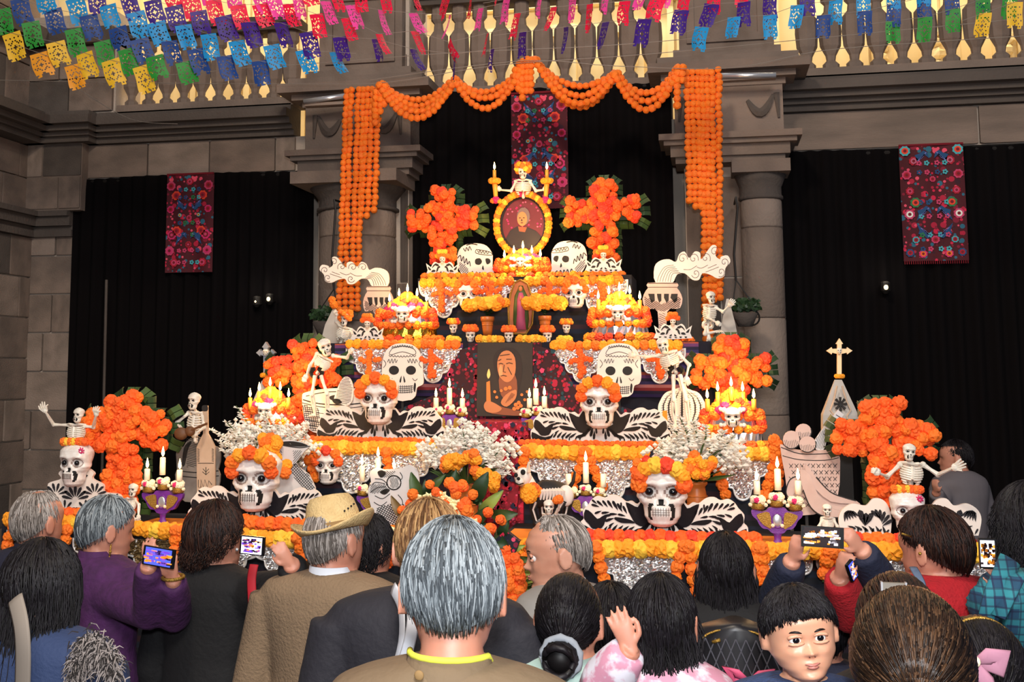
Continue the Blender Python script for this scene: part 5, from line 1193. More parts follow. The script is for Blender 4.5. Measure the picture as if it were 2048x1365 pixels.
# ================================================================ FLOWER MOUNDS WITH CANDLES
mound('small marigold mound with white skull in front of the oval portrait', 'mound below the oval portrait', 1046, 560, 118, 54, 6.86, [(1009, 510, 545), (1028, 500, 532), (1046, 492, 522), (1064, 500, 530), (1081, 508, 540)], ('goldfoil', 'foil'))
mound('candlelit flower mound on the left of the third step', 'upper left flower mound', 815, 688, 132, 92, 6.52, [(779, 598, 622), (798, 586, 612), (815, 578, 598), (834, 586, 612), (853, 597, 622)], ('goldfoil', 'foil'))
mound('candlelit flower mound on the right of the third step', 'upper right flower mound', 1240, 683, 132, 92, 6.52, [(1197, 592, 620), (1218, 582, 610), (1239, 575, 592), (1260, 581, 610), (1280, 593, 620)], ('foil', 'foil'))
mound('candlelit flower mound on the middle left table behind the white flowers', 'lower left flower mound', 541, 882, 108, 92, 5.98, [(500, 788, 812), (518, 776, 804), (540, 766, 790), (560, 775, 802), (577, 788, 812)], ('goldfoil', 'foil'))
mound('candlelit flower mound on the middle right table beside the pumpkin', 'lower right flower mound', 1466, 900, 136, 112, 5.98, [(1415, 790, 815), (1436, 776, 806), (1463, 766, 794), (1486, 776, 806), (1508, 790, 812)], ('foil', 'foil'))

# ================================================================ CANDELABRAS
def candelabra(label, where, cx, by, h, Y, cnd, lit=(1, 1, 1)):
    u = mpp(cx, Y)*h/100; p = at(cx, by, Y); t = thing('candelabra', label, 'candelabra', p, 'purple and gold glitter candelabras'); V = lambda x, z, y=0: p+Vector((x*u, y*u, z*u))
    mb = MB(); mb.lathe([(26*u, 0), (25*u, 3*u), (12*u, 8*u), (8*u, 16*u), (9*u, 26*u), (14*u, 34*u)], p, 24, 1, .6); obj('foot', mb, 'purple', t, True)
    half = [(0, 30), (14, 32), (22, 40), (34, 42), (42, 50), (48, 62), (58, 72), (60, 84), (50, 86), (36, 82), (26, 84), (18, 92), (0, 92)]
    o = [tuple(q) for q in smooth_curve([Vector(q) for q in half], 3)]; o = [(-x, y) for x, y in o[::-1][:-1]]+o
    mb = MB(); mb.prism([(p.x+x*u, p.z+z*u) for x, z in o], p.y-8*u, p.y+8*u); obj('body', mb, 'purple', t)
    for s in (-1, 1):
        mb = MB(); q = closed_curve([Vector(a) for a in [(s*15, 44), (s*24, 46), (s*36, 54), (s*48, 72), (s*40, 78), (s*18, 80)]], 3); mb.prism([(p.x+x*u, p.z+z*u) for x, z in q], p.y-11*u, p.y-7*u); obj('glitter_panel', mb, 'gold', t)
    mb = MB(); mb.ball(V(0, 62, -9), (11*u, 3*u, 15*u), 18, 10); obj('oval_mirror', mb, 'silver', t, True)
    mb = MB(); mb.path([V(13*cos(a), 62+17*sin(a), -9) for a in [i*pi/10 for i in range(21)]], 2*u, 6); obj('mirror_rim', mb, 'purple', t, True)
    for k in (-1, 1): flower(t, V(k*11, 50, -12), 4.5*u, 'cream_flower')
    for i, x in enumerate((-44, 0, 44)):
        z = 86 if i != 1 else 94
        mb = MB(); mb.lathe([(13*u, 0), (17*u, 4*u), (15*u, 10*u), (17*u, 14*u), (12*u, 17*u)], V(x, z), 16); obj('cup', mb, 'gold', t, True)
        for k in range(9): a = 2*pi*k/9; flower(t, V(x+11*cos(a), z+24+3*sin(a*2), 9*sin(a)-3), 8.5*u, 'cream_flower', True, 'pompom')
        flower(t, V(x-3, z+24, -15), 7.5*u, 'magenta', True, 'pompom')
        for s in (-1, 1): flower(t, V(x+s*18, z+12, -6), 5*u, 'cream_flower', True, 'pompom')
    for i, (px, fy, b) in enumerate(cnd):
        q = at(px, b, Y-.005); top = at(px, fy, Y-.005)
        candle('%s white candle on the %s, %s of three' % ('lit' if lit[i] else 'unlit', where, ['leftmost', 'middle', 'rightmost'][i]), q-Vector((0, 0, .01)), (top-q).z+.01, .0135, 'wax', 'white candles on the candelabras', lit[i])
    if any(lit): point('candle_glow', at(cx, cnd[1][1]+4, Y-.13), 1.1, (1, .6, .28), .03, t)
    return t
dmx = None
candelabra('purple and gold candelabra on the front left table right of the tiny skeleton', 'front left candelabra', 325, 1050, 66, 5.1, [(294, 938, 956), (325, 915, 946), (359, 940, 958)])
candelabra('purple and gold candelabra on the front right table beside the bananas', 'front right candelabra', 1556, 1093, 84, 5.08, [(1514, 963, 984), (1556, 938, 976), (1597, 962, 984)])
candelabra('candelabra left of the painting on the middle table', 'candelabra left of the painting', 900, 882, 54, 5.98, [(872, 796, 812), (899, 776, 806), (925, 797, 814)])
candelabra('candelabra right of the painting on the middle table', 'candelabra right of the painting', 1076, 884, 54, 5.98, [(1059, 797, 812), (1072, 777, 806), (1089, 793, 812)])
candelabra('candelabra behind the painted dog on the front right table', 'candelabra behind the dog', 1172, 1052, 62, 5.42, [(1137, 948, 968), (1172, 925, 962), (1207, 948, 970)], (0, 1, 0))
candelabra('candelabra behind the hat man and the bread cut-out', 'candelabra behind the bread', 752, 1050, 62, 5.42, [(724, 932, 958), (756, 916, 946), (788, 940, 962)], (1, 1, 1))
# ================================================================ CUT-OUT CENSERS WITH SMOKE
def smoke(label, X_, Y):
    out = [X_(q) for q in [(775, 572), (777, 548), (766, 538), (750, 536), (738, 540), (732, 528), (722, 524), (714, 534), (704, 524), (694, 526), (692, 536), (680, 522), (672, 514), (664, 516), (666, 530), (658, 536), (656, 532), (644, 530), (639, 540), (648, 550), (650, 562), (662, 566), (676, 560), (690, 558), (696, 568), (708, 568), (722, 558), (736, 560), (746, 574)]]
    lines = [(.9, [X_(q) for q in spiral(cx, cy, r, 1.3, a0)]) for cx, cy, r, a0 in ((650, 541, 8, 2), (668, 524, 9, 2.5), (684, 534, 9, 2.6), (706, 535, 9, 2.8), (726, 535, 9, 3), (656, 556, 8, 1), (702, 558, 8, .4), (690, 526, 6, 2))]
    for k in range(6): lines.append((.8, [X_(q) for q in [(742-3*k, 545+3*k), (758-3*k, 548+2*k), (768-4*k, 560+2*k), (772-5*k, 571)]]))
    for a in ([(660, 548), (672, 552), (684, 556)], [(680, 545), (692, 550), (700, 548)], [(700, 546), (712, 552), (724, 552)], [(664, 544), (680, 550)]): lines.append((.8, [X_(q) for q in a]))
    return cutout('smoke_cutout', label, 'decoration', out, Y, (), lines, 1.2, 'board', .012, 3, 'line_ink', nostand=True)
def censer(label, cx, rim, w_, bodyb, footb, Y, m='board_pink'):
    u = mpp(cx, Y); p = at(cx, footb, Y); Zf = lambda y: at(cx, y, Y).z-p.z; W2 = w_*u/2
    out = [(cx-w_*.36, rim), (cx-w_*.36, rim+10), (cx-w_*.42, rim+16), (cx-w_*.5, rim+32), (cx-w_*.44, rim+50), (cx-w_*.28, bodyb-6), (cx-w_*.12, bodyb), (cx-w_*.11, footb-8), (cx-w_*.26, footb), (cx+w_*.26, footb), (cx+w_*.11, footb-8), (cx+w_*.12, bodyb), (cx+w_*.28, bodyb-6), (cx+w_*.44, rim+50), (cx+w_*.5, rim+32), (cx+w_*.42, rim+16), (cx+w_*.36, rim+10), (cx+w_*.36, rim)]
    fills = []
    for k, (a, b) in enumerate(((-.36, -.2), (-.14, -.03), (.04, .16), (.22, .38))):
        fills.append([(cx+a*w_, rim+22), (cx+b*w_, rim+22), (cx+b*w_*.96, rim+36), (cx+(a+b)/2*w_, rim+40), (cx+a*w_*.9, rim+30)])
    body = [(cx-w_*.47, rim+26), (cx-w_*.44, rim+50), (cx-w_*.28, bodyb-6), (cx, bodyb), (cx+w_*.28, bodyb-6), (cx+w_*.44, rim+50), (cx+w_*.47, rim+26), (cx, rim+42)]
    lines = [(1.6, [(cx-w_*.36, rim+1), (cx+w_*.36, rim+1)]), (1.3, [(cx-w_*.36, rim+9), (cx+w_*.36, rim+9)])]
    lines += [(1.0, l) for l in hatch(cx-w_/2, rim+24, cx+w_/2, bodyb, 35, 3.2, body)]+[(1.0, l) for l in hatch(cx-w_/2, rim+24, cx+w_/2, bodyb, 145, 3.2, body)]+[(1.0, l) for l in hatch(cx-w_*.1, bodyb+2, cx+w_*.1, footb-4, 25, 4)]
    return cutout('censer_cutout', label, 'decoration', out, Y, fills, lines, 1, m, .012, 2, 'line_ink', fcurve=False)
smoke('flat white smoke cloud with curls rising from the left censer cut-out', lambda q: q, 6.673)
smoke('flat white smoke cloud with curls rising from the right censer cut-out', lambda q: (1310+(776-q[0])*1.1, 565+(q[1]-572)*1.28), 6.773)
censer('flat hatched censer cut-out standing left behind the candlelit mound', 757, 573, 62, 628, 690, 6.66)
censer('flat hatched censer cut-out on a stem right of the upper right mound', 1325, 566, 80, 624, 688, 6.76)

# ================================================================ OTHER FLAT CUT-OUTS
# jug
out = [(536, 905), (520, 915), (512, 900), (516, 890), (530, 884), (548, 882), (575, 880), (600, 884), (621, 893), (610, 902), (600, 915), (592, 926), (598, 935), (618, 950), (630, 975), (634, 1010), (620, 1048), (520, 1048), (508, 1010), (512, 975), (530, 950), (546, 932), (544, 918), (541, 905)]
nb = [(592, 926), (598, 935), (618, 950), (630, 975), (634, 1010), (620, 1030), (606, 975), (575, 940)]
lines = [(1.6, [(548, 886), (570, 892), (600, 896), (620, 893)]), (1.4, [(546, 932), (570, 936), (592, 928)])]+[(.9, l) for l in hatch(560, 920, 640, 1040, 48, 4, nb)]+[(.9, l) for l in hatch(560, 920, 640, 1040, 135, 4, nb)]
lines += [(.8, l) for l in hatch(540, 900, 565, 945, 50, 3.2)]+[(.8, l) for l in hatch(586, 900, 604, 935, 130, 3.2)]+[(.8, l) for l in hatch(505, 945, 530, 1040, 60, 4, [(530, 950), (512, 975), (508, 1010), (520, 1040), (524, 990)])]
cutout('jug_cutout', 'flat white water jug cut-out with hatched shading behind the front left winged board', 'decoration', out, 5.4, [[(556, 886), (580, 883), (602, 886), (616, 892), (600, 894), (575, 892)]], lines, 1, 'board_grey', .012, 0, holes=[[(524, 908), (522, 896), (532, 889), (541, 890), (536, 905)]])
# bread
out = [(742, 965), (740, 945), (752, 936), (768, 940), (790, 938), (806, 936), (818, 930), (832, 938), (838, 955), (836, 990), (820, 1015), (806, 1040), (792, 1060), (770, 1062), (752, 1048), (744, 1020), (738, 1000), (736, 980)]
lines = [(2.2, [(788+14*cos(i*.52), 966+14*sin(i*.52)) for i in range(13)])]
for a in ([(750, 958), (765, 960), (776, 970)], [(742, 985), (755, 976), (772, 974)], [(750, 992), (765, 998), (780, 988)], [(748, 1005), (762, 1012), (774, 1004)], [(800, 945), (805, 955), (800, 962)], [(796, 990), (804, 1000), (806, 1012)], [(744, 970), (752, 965), (770, 968)]): lines.append((1.2, a))
pl = [(752, 1015), (790, 1005), (812, 1010), (806, 1040), (790, 1060), (770, 1062), (752, 1048)]
lines += [(1.1, l) for l in hatch(740, 1000, 820, 1062, 30, 4, pl)]+[(1.1, l) for l in hatch(740, 1000, 820, 1062, 120, 4.5, pl)]+[(.9, l) for l in hatch(745, 940, 800, 965, 40, 3, [(755, 942), (795, 942), (782, 955), (762, 958)])]+[(.9, l) for l in hatch(740, 968, 775, 988, 55, 3)]+[(.8, l) for l in hatch(780, 955, 798, 978, 70, 2.6)]
cutout('bread_cutout', 'flat cut-out of a round bread of the dead behind the straw hat', 'decoration', out, 5.3, [[(755, 945), (764, 941), (772, 948), (762, 956)], [(760, 985), (772, 978), (780, 981), (770, 990)]], lines, 1, 'board_grey', .012, 2)
# corn basin
out = [(604, 795), (612, 785), (650, 778), (700, 777), (745, 781), (766, 790), (768, 800), (762, 822), (752, 848), (740, 864), (700, 870), (650, 870), (618, 860), (608, 835)]
lines = [(2.0, [(606, 800), (640, 808), (690, 810), (740, 804), (764, 797)]), (1.2, [(604, 806), (640, 814), (690, 817), (740, 811), (762, 805)]), (1.5, [(612, 793), (650, 785), (700, 784), (745, 788), (760, 795)])]
for k in range(4): lines.append((.8, [(612, 822+9*k), (650, 828+9*k), (700, 829+9*k), (752, 822+8*k)]))
pl = [(604, 808), (640, 818), (640, 866), (618, 860), (608, 835)]; lines += [(.9, l) for l in hatch(600, 806, 642, 868, 80, 4, pl)]+[(.9, l) for l in hatch(600, 806, 642, 868, 5, 4, pl)]
pl = [(720, 816), (762, 806), (752, 848), (735, 866)]; lines += [(.9, l) for l in hatch(718, 804, 766, 868, 100, 4, pl)]+[(.9, l) for l in hatch(718, 804, 766, 868, 175, 4, pl)]
cutout('basin_cutout', 'flat white round basket cut-out on the middle left table', 'decoration', out, 6.05, [[(660, 793), (680, 790), (688, 797), (664, 801)], [(712, 787), (742, 790), (736, 797), (715, 795)]], lines, 1, 'board', .012, 3)
out = [(668, 802), (672, 785), (680, 765), (690, 754), (700, 758), (706, 775), (705, 800), (695, 812), (680, 808)]
cutout('corn_cutout', 'flat cut-out corn cob leaning in the white basket', 'decoration', out, 6.02, [[(664, 800), (676, 798), (684, 806), (672, 809)]], [(.8, l) for l in hatch(670, 756, 706, 808, 8, 3, out)], 1, 'board', .012, 3)
# pumpkin
cx, cy = 1364, 818; out = [(cx+48*cos(a)*(1-.0*abs(sin(a))), cy+42*sin(a)-(3*cos(a*8))*.5) for a in [i*2*pi/28 for i in range(28)]]
lines = []; fills = []
for k in (-38, -27, -15, 0, 15, 27, 38):
    s = k/48; w_ = 4.5*(1-abs(s)*.5)
    mid = [(cx+k*sqrt(max(0, 1-(v*v)))*1.0+(-2 if k < 0 else 2)*0, cy+38*v) for v in (-.92, -.6, -.2, .2, .6, .92)]
    if abs(k) != 0 or True: fills.append([(x-w_/2*(1-abs(i-2.5)/3.2), y) for i, (x, y) in enumerate(mid)]+[(x+w_/2*(1-abs(i-2.5)/3.2), y) for i, (x, y) in enumerate(mid)][::-1])
    for i in range(14):
        v = -.8+1.6*i/13; x = cx+k*sqrt(1-v*v); lines.append((.7, [(x-4, cy+38*v+1), (x+4, cy+38*v-1)]))
t = cutout('pumpkin_cutout', 'flat white pumpkin cut-out with black furry stripes on the middle right table', 'decoration', out, 6.05, fills, lines, 1, 'board', .012, 2, fcurve=False)
mb = MB(); mb.prism(pp([(1362, 782), (1357, 764), (1351, 758), (1361, 754), (1368, 762), (1376, 782)], 6.04), 6.04, 6.052); obj('stalk', mb, 'board', t)
mb = MB(); mb.prism(pp([(1325, 822), (1334, 822), (1335, 845), (1325, 845)], 5.9), 5.9, 5.91); o = obj('paper_tag', mb, 'orange_cloth', None, off=at(1330, 845, 5.9)); tag(o, 'small orange paper standing before the pumpkin cut-out', 'paper')
# fruit basket with bananas and bottle
Y = 5.48
out = [(1560, 890), (1575, 897), (1620, 902), (1660, 900), (1678, 905), (1680, 945), (1676, 990), (1655, 1020), (1600, 1032), (1578, 1000), (1570, 950)]
lines = [(1.6, [(1562, 895), (1600, 908), (1650, 908), (1678, 905)]), (1.4, [(1565, 912), (1600, 920), (1650, 921), (1678, 916)])]
for r_ in range(7):
    for c_ in range(9):
        x, y = 1578+c_*11+(5 if r_ % 2 else 0), 928+r_*13
        if x < 1674: lines.append((1.0, [(x, y), (x+7, y+8)])); lines.append((1.0, [(x+8, y), (x+1, y+8)]))
cutout('basket_cutout', 'flat woven fruit basket cut-out at the right of the front table', 'decoration', out, Y, [], lines, 1, 'board_pink', .012, 2)
for i, (x, y, rx, ry) in enumerate(((1583, 880, 17, 18), (1607, 864, 16, 16), (1615, 889, 17, 16))):
    o_ = [(x+rx*cos(a), y+ry*sin(a)) for a in [k*pi/8 for k in range(16)]]; cutout('fruit_cutout', 'round flat fruit cut-out in the woven basket, %s' % ('left one', 'rear one', 'front one')[i], 'decoration', o_, Y-.012*(1 if i < 2 else 2)+(.024 if i == 1 else 0), [], [(2.0, [(x+rx*cos(a), y+ry*sin(a)) for a in [-.4+k*.3 for k in range(10)]])]+[(.7, l) for l in hatch(x-rx, y, x+rx, y+ry, 80, 3.4, o_)], 1, 'board_pink', .012, 0, nostand=True)
bn = [[(1600, 930), (1602, 950), (1580, 960), (1572, 985), (1580, 1000), (1596, 975), (1612, 960)], [(1606, 928), (1618, 950), (1640, 985), (1672, 1000), (1700, 1006), (1716, 1018), (1712, 1026), (1680, 1024), (1640, 1014), (1614, 980)], [(1612, 928), (1632, 955), (1660, 984), (1690, 996), (1712, 1002), (1722, 1012), (1700, 1008), (1662, 1004), (1632, 980), (1612, 950)], [(1600, 940), (1606, 980), (1622, 1016), (1650, 1034), (1690, 1036), (1700, 1028), (1665, 1018), (1636, 990), (1620, 950)]]
for i, b in enumerate(bn): cutout('banana_cutout', 'long flat banana cut-out hanging from the woven basket, %s' % ['short left one', 'middle one', 'topmost one', 'lowest one'][i], 'decoration', b, Y-.012*(i+1), [], [(2.2, [b[k] for k in range(1, 5)])], 1, 'board_pink', .01, 2, nostand=True)
out = [(1632, 900), (1630, 880), (1640, 865), (1664, 836), (1676, 820), (1688, 830), (1674, 846), (1656, 872), (1650, 895), (1645, 903)]
cutout('bottle_cutout', 'flat leaning bottle neck cut-out in the woven basket', 'decoration', out, Y+.012, [], [(1.2, [(1672, 830), (1682, 836)]), (1, [(1646, 868), (1654, 874)])]+[(.7, l) for l in hatch(1632, 860, 1655, 900, 110, 3, out)], 1, 'board_grey', .012, 0, nostand=True)
# left pot and bottle
Y = 5.5
out = [(352, 910), (356, 895), (366, 895), (372, 885), (386, 874), (402, 876), (418, 890), (430, 893), (440, 900), (440, 925), (436, 940), (440, 950), (436, 980), (420, 1004), (370, 1004), (355, 985), (350, 950), (354, 940)]
cutout('pot_cutout', 'flat grey round pot cut-out with handles behind the bottle at the left', 'decoration', out, Y, [[(368, 897), (376, 886), (384, 884), (376, 900), (370, 930), (364, 930)], [(414, 896), (424, 900), (428, 930), (420, 934)]], [(1.6, [(354, 942), (400, 946), (438, 942)]), (1.6, [(354, 952), (400, 956), (438, 952)])]+[(.8, l) for l in hatch(372, 876, 404, 935, 15, 3.4)], 1, 'board_grey2', .012, 2)
out = [(405, 812), (415, 812), (416, 868), (424, 882), (430, 895), (430, 1000), (394, 1000), (393, 895), (399, 882), (406, 868)]
cutout('bottle_cutout', 'flat tall liquor bottle cut-out beside the seated skeleton', 'decoration', out, Y-.06, [[(405, 812), (415, 812), (415, 822), (405, 822)]], [(1, [(396, 927), (428, 927)]), (1.2, [(412, 935), (412, 950)]), (.9, [(406, 938), (412, 945), (418, 938)]), (.9, [(405, 944), (412, 950), (419, 944)]), (1.0, [(397, 960), (397, 975), (402, 975), (402, 960), (407, 975), (410, 960), (415, 975), (418, 962), (424, 970)])]+[(.8, [(395, 898+3*k), (399+k*.0, 900+3*k)]) for k in range(9)]+[(.8, [(424, 898+3*k), (428, 900+3*k)]) for k in range(9)], 1.2, 'board_tan', .012, 0, lcurve=False)

# ================================================================ OBELISKS AND CROSSES
def obelisk(label, base, m, Y, crossp=None, crm='bone'):
    t = thing('obelisk', label, 'monument', at(base[0], base[2], Y)); cx, top, bot, wb, wm, ym, wt = base
    u = mpp(cx, Y); z = lambda y: at(cx, y, Y).z; x = at(cx, bot, Y).x
    rg = [[(x+sx*w_*u/2, Y+sy*w_*u/2*.7, z(y)) for sx, sy in ((-1, -1), (1, -1), (1, 1), (-1, 1))] for w_, y in ((wb, bot), (wm, ym), (wt, top))]
    mb = MB(); mb.rings(rg); obj('shaft', mb, m, t); stand(t, x, Y, z(bot), .05)
    mb = MB(); yf = Y-wm*u/2*.7-.004
    if crossp:
        for s in (-1, 1): mb.path([Vector((x+s*a*u, yf-(.0), z(y))) for a, y in ((5, top+12), (12, ym-30), (20, ym-10), (12, ym+2), (14, ym+14), (24, ym+22))], .004, 5)
        obj('carved_border', mb, 'board_tan', t); mb = MB(); c = Vector((x, yf-.004, z(ym-22)))
        for k in range(8): a = k*pi/4; mb.path([c, c+Vector((.028*cos(a), 0, .032*sin(a)))], [.003, .007], 5)
        obj('carved_rosette', mb, 'ink', t)
    return t
obelisk('dark-edged stone obelisk at the far right carrying the cream cross', (1681, 760, 880, 74, 70, 830, 14), 'stucco_grey', 5.9, True)
obelisk('grey obelisk at the left carrying the silver cross behind the mound', (533, 762, 872, 62, 56, 820, 18), 'stucco_grey', 6.25)
obelisk('tall narrow grey pyramid beside the plant at the left column', (668, 618, 690, 46, 30, 650, 5), 'stucco_grey', 6.62)
obelisk('tall narrow grey pyramid behind the seated skeleton at the right column', (1458, 598, 690, 40, 28, 650, 5), 'stucco_grey', 6.62)
def bottony(label, cx, top, arm, bot, hw, w_, Y, m, ring):
    p = at(cx, bot, Y); t = thing('cross', label, 'cross', p)
    o = []
    pts = [(-w_/2, bot), (-w_/2, arm+w_/2+2), (-hw*.55, arm+w_*.45), (-hw*.6, arm+w_*.85), (-hw*.75, arm+w_*.5), (-hw, arm), (-hw*.75, arm-w_*.5), (-hw*.6, arm-w_*.85), (-hw*.55, arm-w_*.45), (-w_/2, arm-w_/2), (-w_/2, top+w_*1.4), (-w_*.85, top+w_*1.3), (-w_*.5, top+w_*.8), (0, top)]
    pts = [(cx+x, y) for x, y in pts]+[(cx-x, y) for x, y in pts[::-1][1:]]
    mb = MB(); mb.prism(pp(pts, Y), Y, Y+.03); obj('cross_body', mb, m, t)
    sk = skull_parts(t, at(cx, arm+6, Y-.01), w_*1.5*mpp(cx, Y), 0, 0, False, 'lo')
    for k in range(8): a = 2*pi*k/8; flower(t, at(cx+w_*.75*cos(a), bot+3, Y+.015-.03*sin(a)), w_*.55*mpp(cx, Y), ring)
    return t
bottony('cream trefoil-ended cross with small skull on the right obelisk', 1679, 677, 702, 750, 26, 8.5, 5.9, 'cream_cross', 'yellow')
bottony('silver trefoil-ended cross on the left obelisk against the black curtain', 531, 684, 706, 748, 19, 8.5, 6.25, 'silver', 'yellow')
rope('flower_topping', 'orange flowers on top of the narrow left pyramid', 'garland', [at(664, 600, 6.6), at(668, 612, 6.6)], .024, ['strand_orange', 'yellow'], None, gap=1.2, big=True)

# ================================================================ PAINTED DOG
Y = 5.2; u = mpp(1080, Y); P = lambda x, y, d=0: at(x, y, Y+d); t = thing('painted_dog', 'black and white painted skeleton dog figure with marigold collar', 'figurine', at(1100, 1052, Y))
mb = MB(); mb.path([P(1066, 985), P(1075, 992, .01), P(1090, 985, .02), P(1105, 985, .03), P(1122, 990, .05), P(1134, 996, .06)], [.035, .052, .055, .052, .05, .036], 14); obj('body', mb, 'ink', t, True)
for (a, b, c) in (((1072, 1000), (1066, 1020), (1074, 1046)), ((1084, 1002), (1084, 1020), (1088, 1050)), ((1126, 1000), (1116, 1022), (1108, 1048)), ((1136, 1000), (1133, 1022), (1126, 1050))):
    d = .0 if a[0] in (1072, 1126) else .06; mb = MB(); mb.path([P(*a, d), P(*b, d), P(*c, d), P(c[0]-4, c[1]+2, d-.02)], [.026, .015, .012, .012], 8); lg = obj('leg', mb, 'ink', t, True)
    mb = MB(); mb.path([P(a[0], a[1]+4, d-.024), P(b[0], b[1], d-.018), P(c[0], c[1], d-.015)], [.006, .004, .004], 5); obj('painted_bone', mb, 'board', lg)
mb = MB()
for k in range(8):
    x = 1082+6.2*k; mb.path([P(x-3, 974+.6*k, .0), P(x+2, 984, -.048), P(x-1, 1000, -.038)], [.006, .0075, .004], 5)
mb.path([P(1072, 972), P(1100, 968, .02), P(1136, 978, .05)], .006, 5); obj('painted_ribs', mb, 'board', t)
mb = MB(); mb.ball(P(1132, 992, -.0), (.034, .02, .045), 10, 8); obj('painted_hip', mb, 'board', t, True)
mb = MB(); h = P(1046, 955, -.04); mb.ball(h, (17*u, 15*u, 19*u), 18, 12, 0, Matrix.Rotation(.15, 3, 'Y')); mb.ball(P(1040, 964, -.09), (9*u, 11*u, 8*u), 12, 8); mb.path([P(1052, 960, -.03), P(1064, 978, -.0), P(1072, 988)], [.03, .028, .034], 10); obj('head', mb, 'board', t, True)
for x0, x1, tp, tx in ((1026, 1038, 936, 1024), (1050, 1062, 924, 1057)):
    mb = MB(); mb.rings([[P(x0, 946, -.05), P((x0+x1)/2, 946, -.085), P(x1, 944, -.04), P((x0+x1)/2, 944, -.0)], [P(tx-1, tp, -.04), P(tx, tp, -.045), P(tx+1, tp, -.04), P(tx, tp, -.035)]]); obj('ear', mb, 'board', t)
mb = MB()
for x, y, r in ((1032, 951, 4), (1046, 945, 5)): mb.ball(P(x, y, -.108 if x < 1040 else -.105), (r*u, .005, r*1.1*u), 10, 6)
mb.ball(P(1037, 958, -.135), (3.5*u, .01, 3.5*u), 8, 6); mb.path([P(1030, 966, -.132), P(1038, 970, -.14), P(1047, 967, -.125)], .0025, 5); obj('face_paint', mb, 'hole', t)
for k in range(9): flower(t, P(1050+3.4*k, 980+5*sin(k), -.03-.03*sin(k*.4)), .022, ['orange', 'yellow', 'deep_orange'][k % 3])
for k in range(7): flower(t, P(1058+6*cos(k*.9), 988+8*sin(k*.9), -.07), .026, 'yellow')
mb = MB(); mb.path([P(1136, 980, .06), P(1146, 965, .06), P(1150, 945, .06), P(1144, 938, .06)], [.01, .008, .006, .004], 7); obj('tail', mb, 'ink', t, True)

# ================================================================ FLOWER VASES
def blossoms(t, q, S, H_, n, m='white_flower', r=.0125, name='tiny_blossoms', mid=.4):
    mb = MB(); st = MB()
    for k in range(n):
        a, f = R.uniform(0, 6.28), R.random()**.6; e = q+Vector((S*f*cos(a), S*.45*f*sin(a), H_*R.uniform(mid, 1)*(1-.35*f)))
        if k % 6 == 0: st.path([q, q.lerp(e, .6)+Vector((0, 0, .02)), e], [.003, .002, .0015], 4)
        for j in range(7):
            c = e+Vector((R.gauss(0, .018), R.gauss(0, .015), R.gauss(0, .018))); rr = r*R.uniform(.6, 1.35)
            mb.add([c+Vector(v)*rr for v in ((1, 0, 0), (-1, 0, 0), (0, 1, 0), (0, -1, 0), (0, 0, 1), (0, 0, -1))], [(0, 2, 4), (2, 1, 4), (1, 3, 4), (3, 0, 4), (2, 0, 5), (1, 2, 5), (3, 1, 5), (0, 3, 5)])
    obj(name, mb, m, t, kind='stuff'); obj('thin_stems', st, 'leaf', t)
def spike(t, a, b, n=11, r=.022, m='white_flower', bud=3):
    mb = MB(); mb.path([a, a.lerp(b, .6)+Vector((.01, 0, 0)), b], [.005, .004, .002], 5); s = obj('flower_spike', mb, 'leaf', t); mb = MB()
    for k in range(n):
        c = a.lerp(b, .35+.65*k/n); rr = r*(1-.5*k/n)
        for j in range(5):
            g = R.uniform(0, 6.28); d = Vector((cos(g), sin(g)*.8-.3, R.uniform(-.1, .7))).normalized(); e = d.cross(Vector((0, 0, 1)))
            if e.length < .1: e = Vector((1, 0, 0))
            e.normalize(); mb.add([c, c+d*rr*.9+e*rr*.6, c+d*rr*1.9, c+d*rr*.9-e*rr*.6, c+d*rr*1.1+Vector((0, 0, rr*.4))], [(0, 1, 4), (1, 2, 4), (2, 3, 4), (3, 0, 4)])
    obj('blossoms', mb, m, s)
def vase(label, cx, by, topy, rim, S, top, Y, spikes, mar, nb=150):
    u = mpp(cx, Y); p = at(cx, by, Y); h = (by-topy)*u; r = rim*u/2; t = thing('flower_vase', label, 'vase', p, None)
    mb = MB(); mb.lathe([(r*.7, 0), (r*.9, h*.2), (r, h*.45), (r*.82, h*.78), (r*.8, h*.86), (r*1.02, h*.94), (r, h), (r*.8, h), (r*.7, h*.8)], p, 24)
    for zz in (.3, .55): mb.lathe([(r*.98, h*zz), (r*1.03, h*(zz+.02)), (r*.98, h*(zz+.04))], p, 24)
    obj('clay_vase', mb, 'clay', t, True); q = p+Vector((0, 0, h)); blossoms(t, q, S*u/2, (topy-top)*u, nb)
    for (x0, y0, x1, y1) in spikes: spike(t, at(x0, y0, Y-.05), at(x1, y1, Y-R.uniform(0, .12)))
    for (x, y) in mar: flower(t, at(x+R.uniform(-2, 2), y, Y-.12-R.uniform(0, .05)), R.uniform(.9, 1.15)*10*u, R.choice(['yellow', 'orange', 'yellow']), True)
    for k in range(16):
        a = R.uniform(-1.2, 1.2); e = q+Vector((S*u*.4*sin(a), -.08, (topy-top)*u*.5*cos(a))); d = (e-q).normalized(); w_ = d.cross(Vector((0, 1, 0)))*.012; mb = MB(); mb.add([q, q.lerp(e, .5)+w_+Vector((0, -.01, 0)), e, q.lerp(e, .5)-w_], [(0, 1, 2), (0, 2, 3)]); obj('leaf', mb, 'leaf', t)
    return t
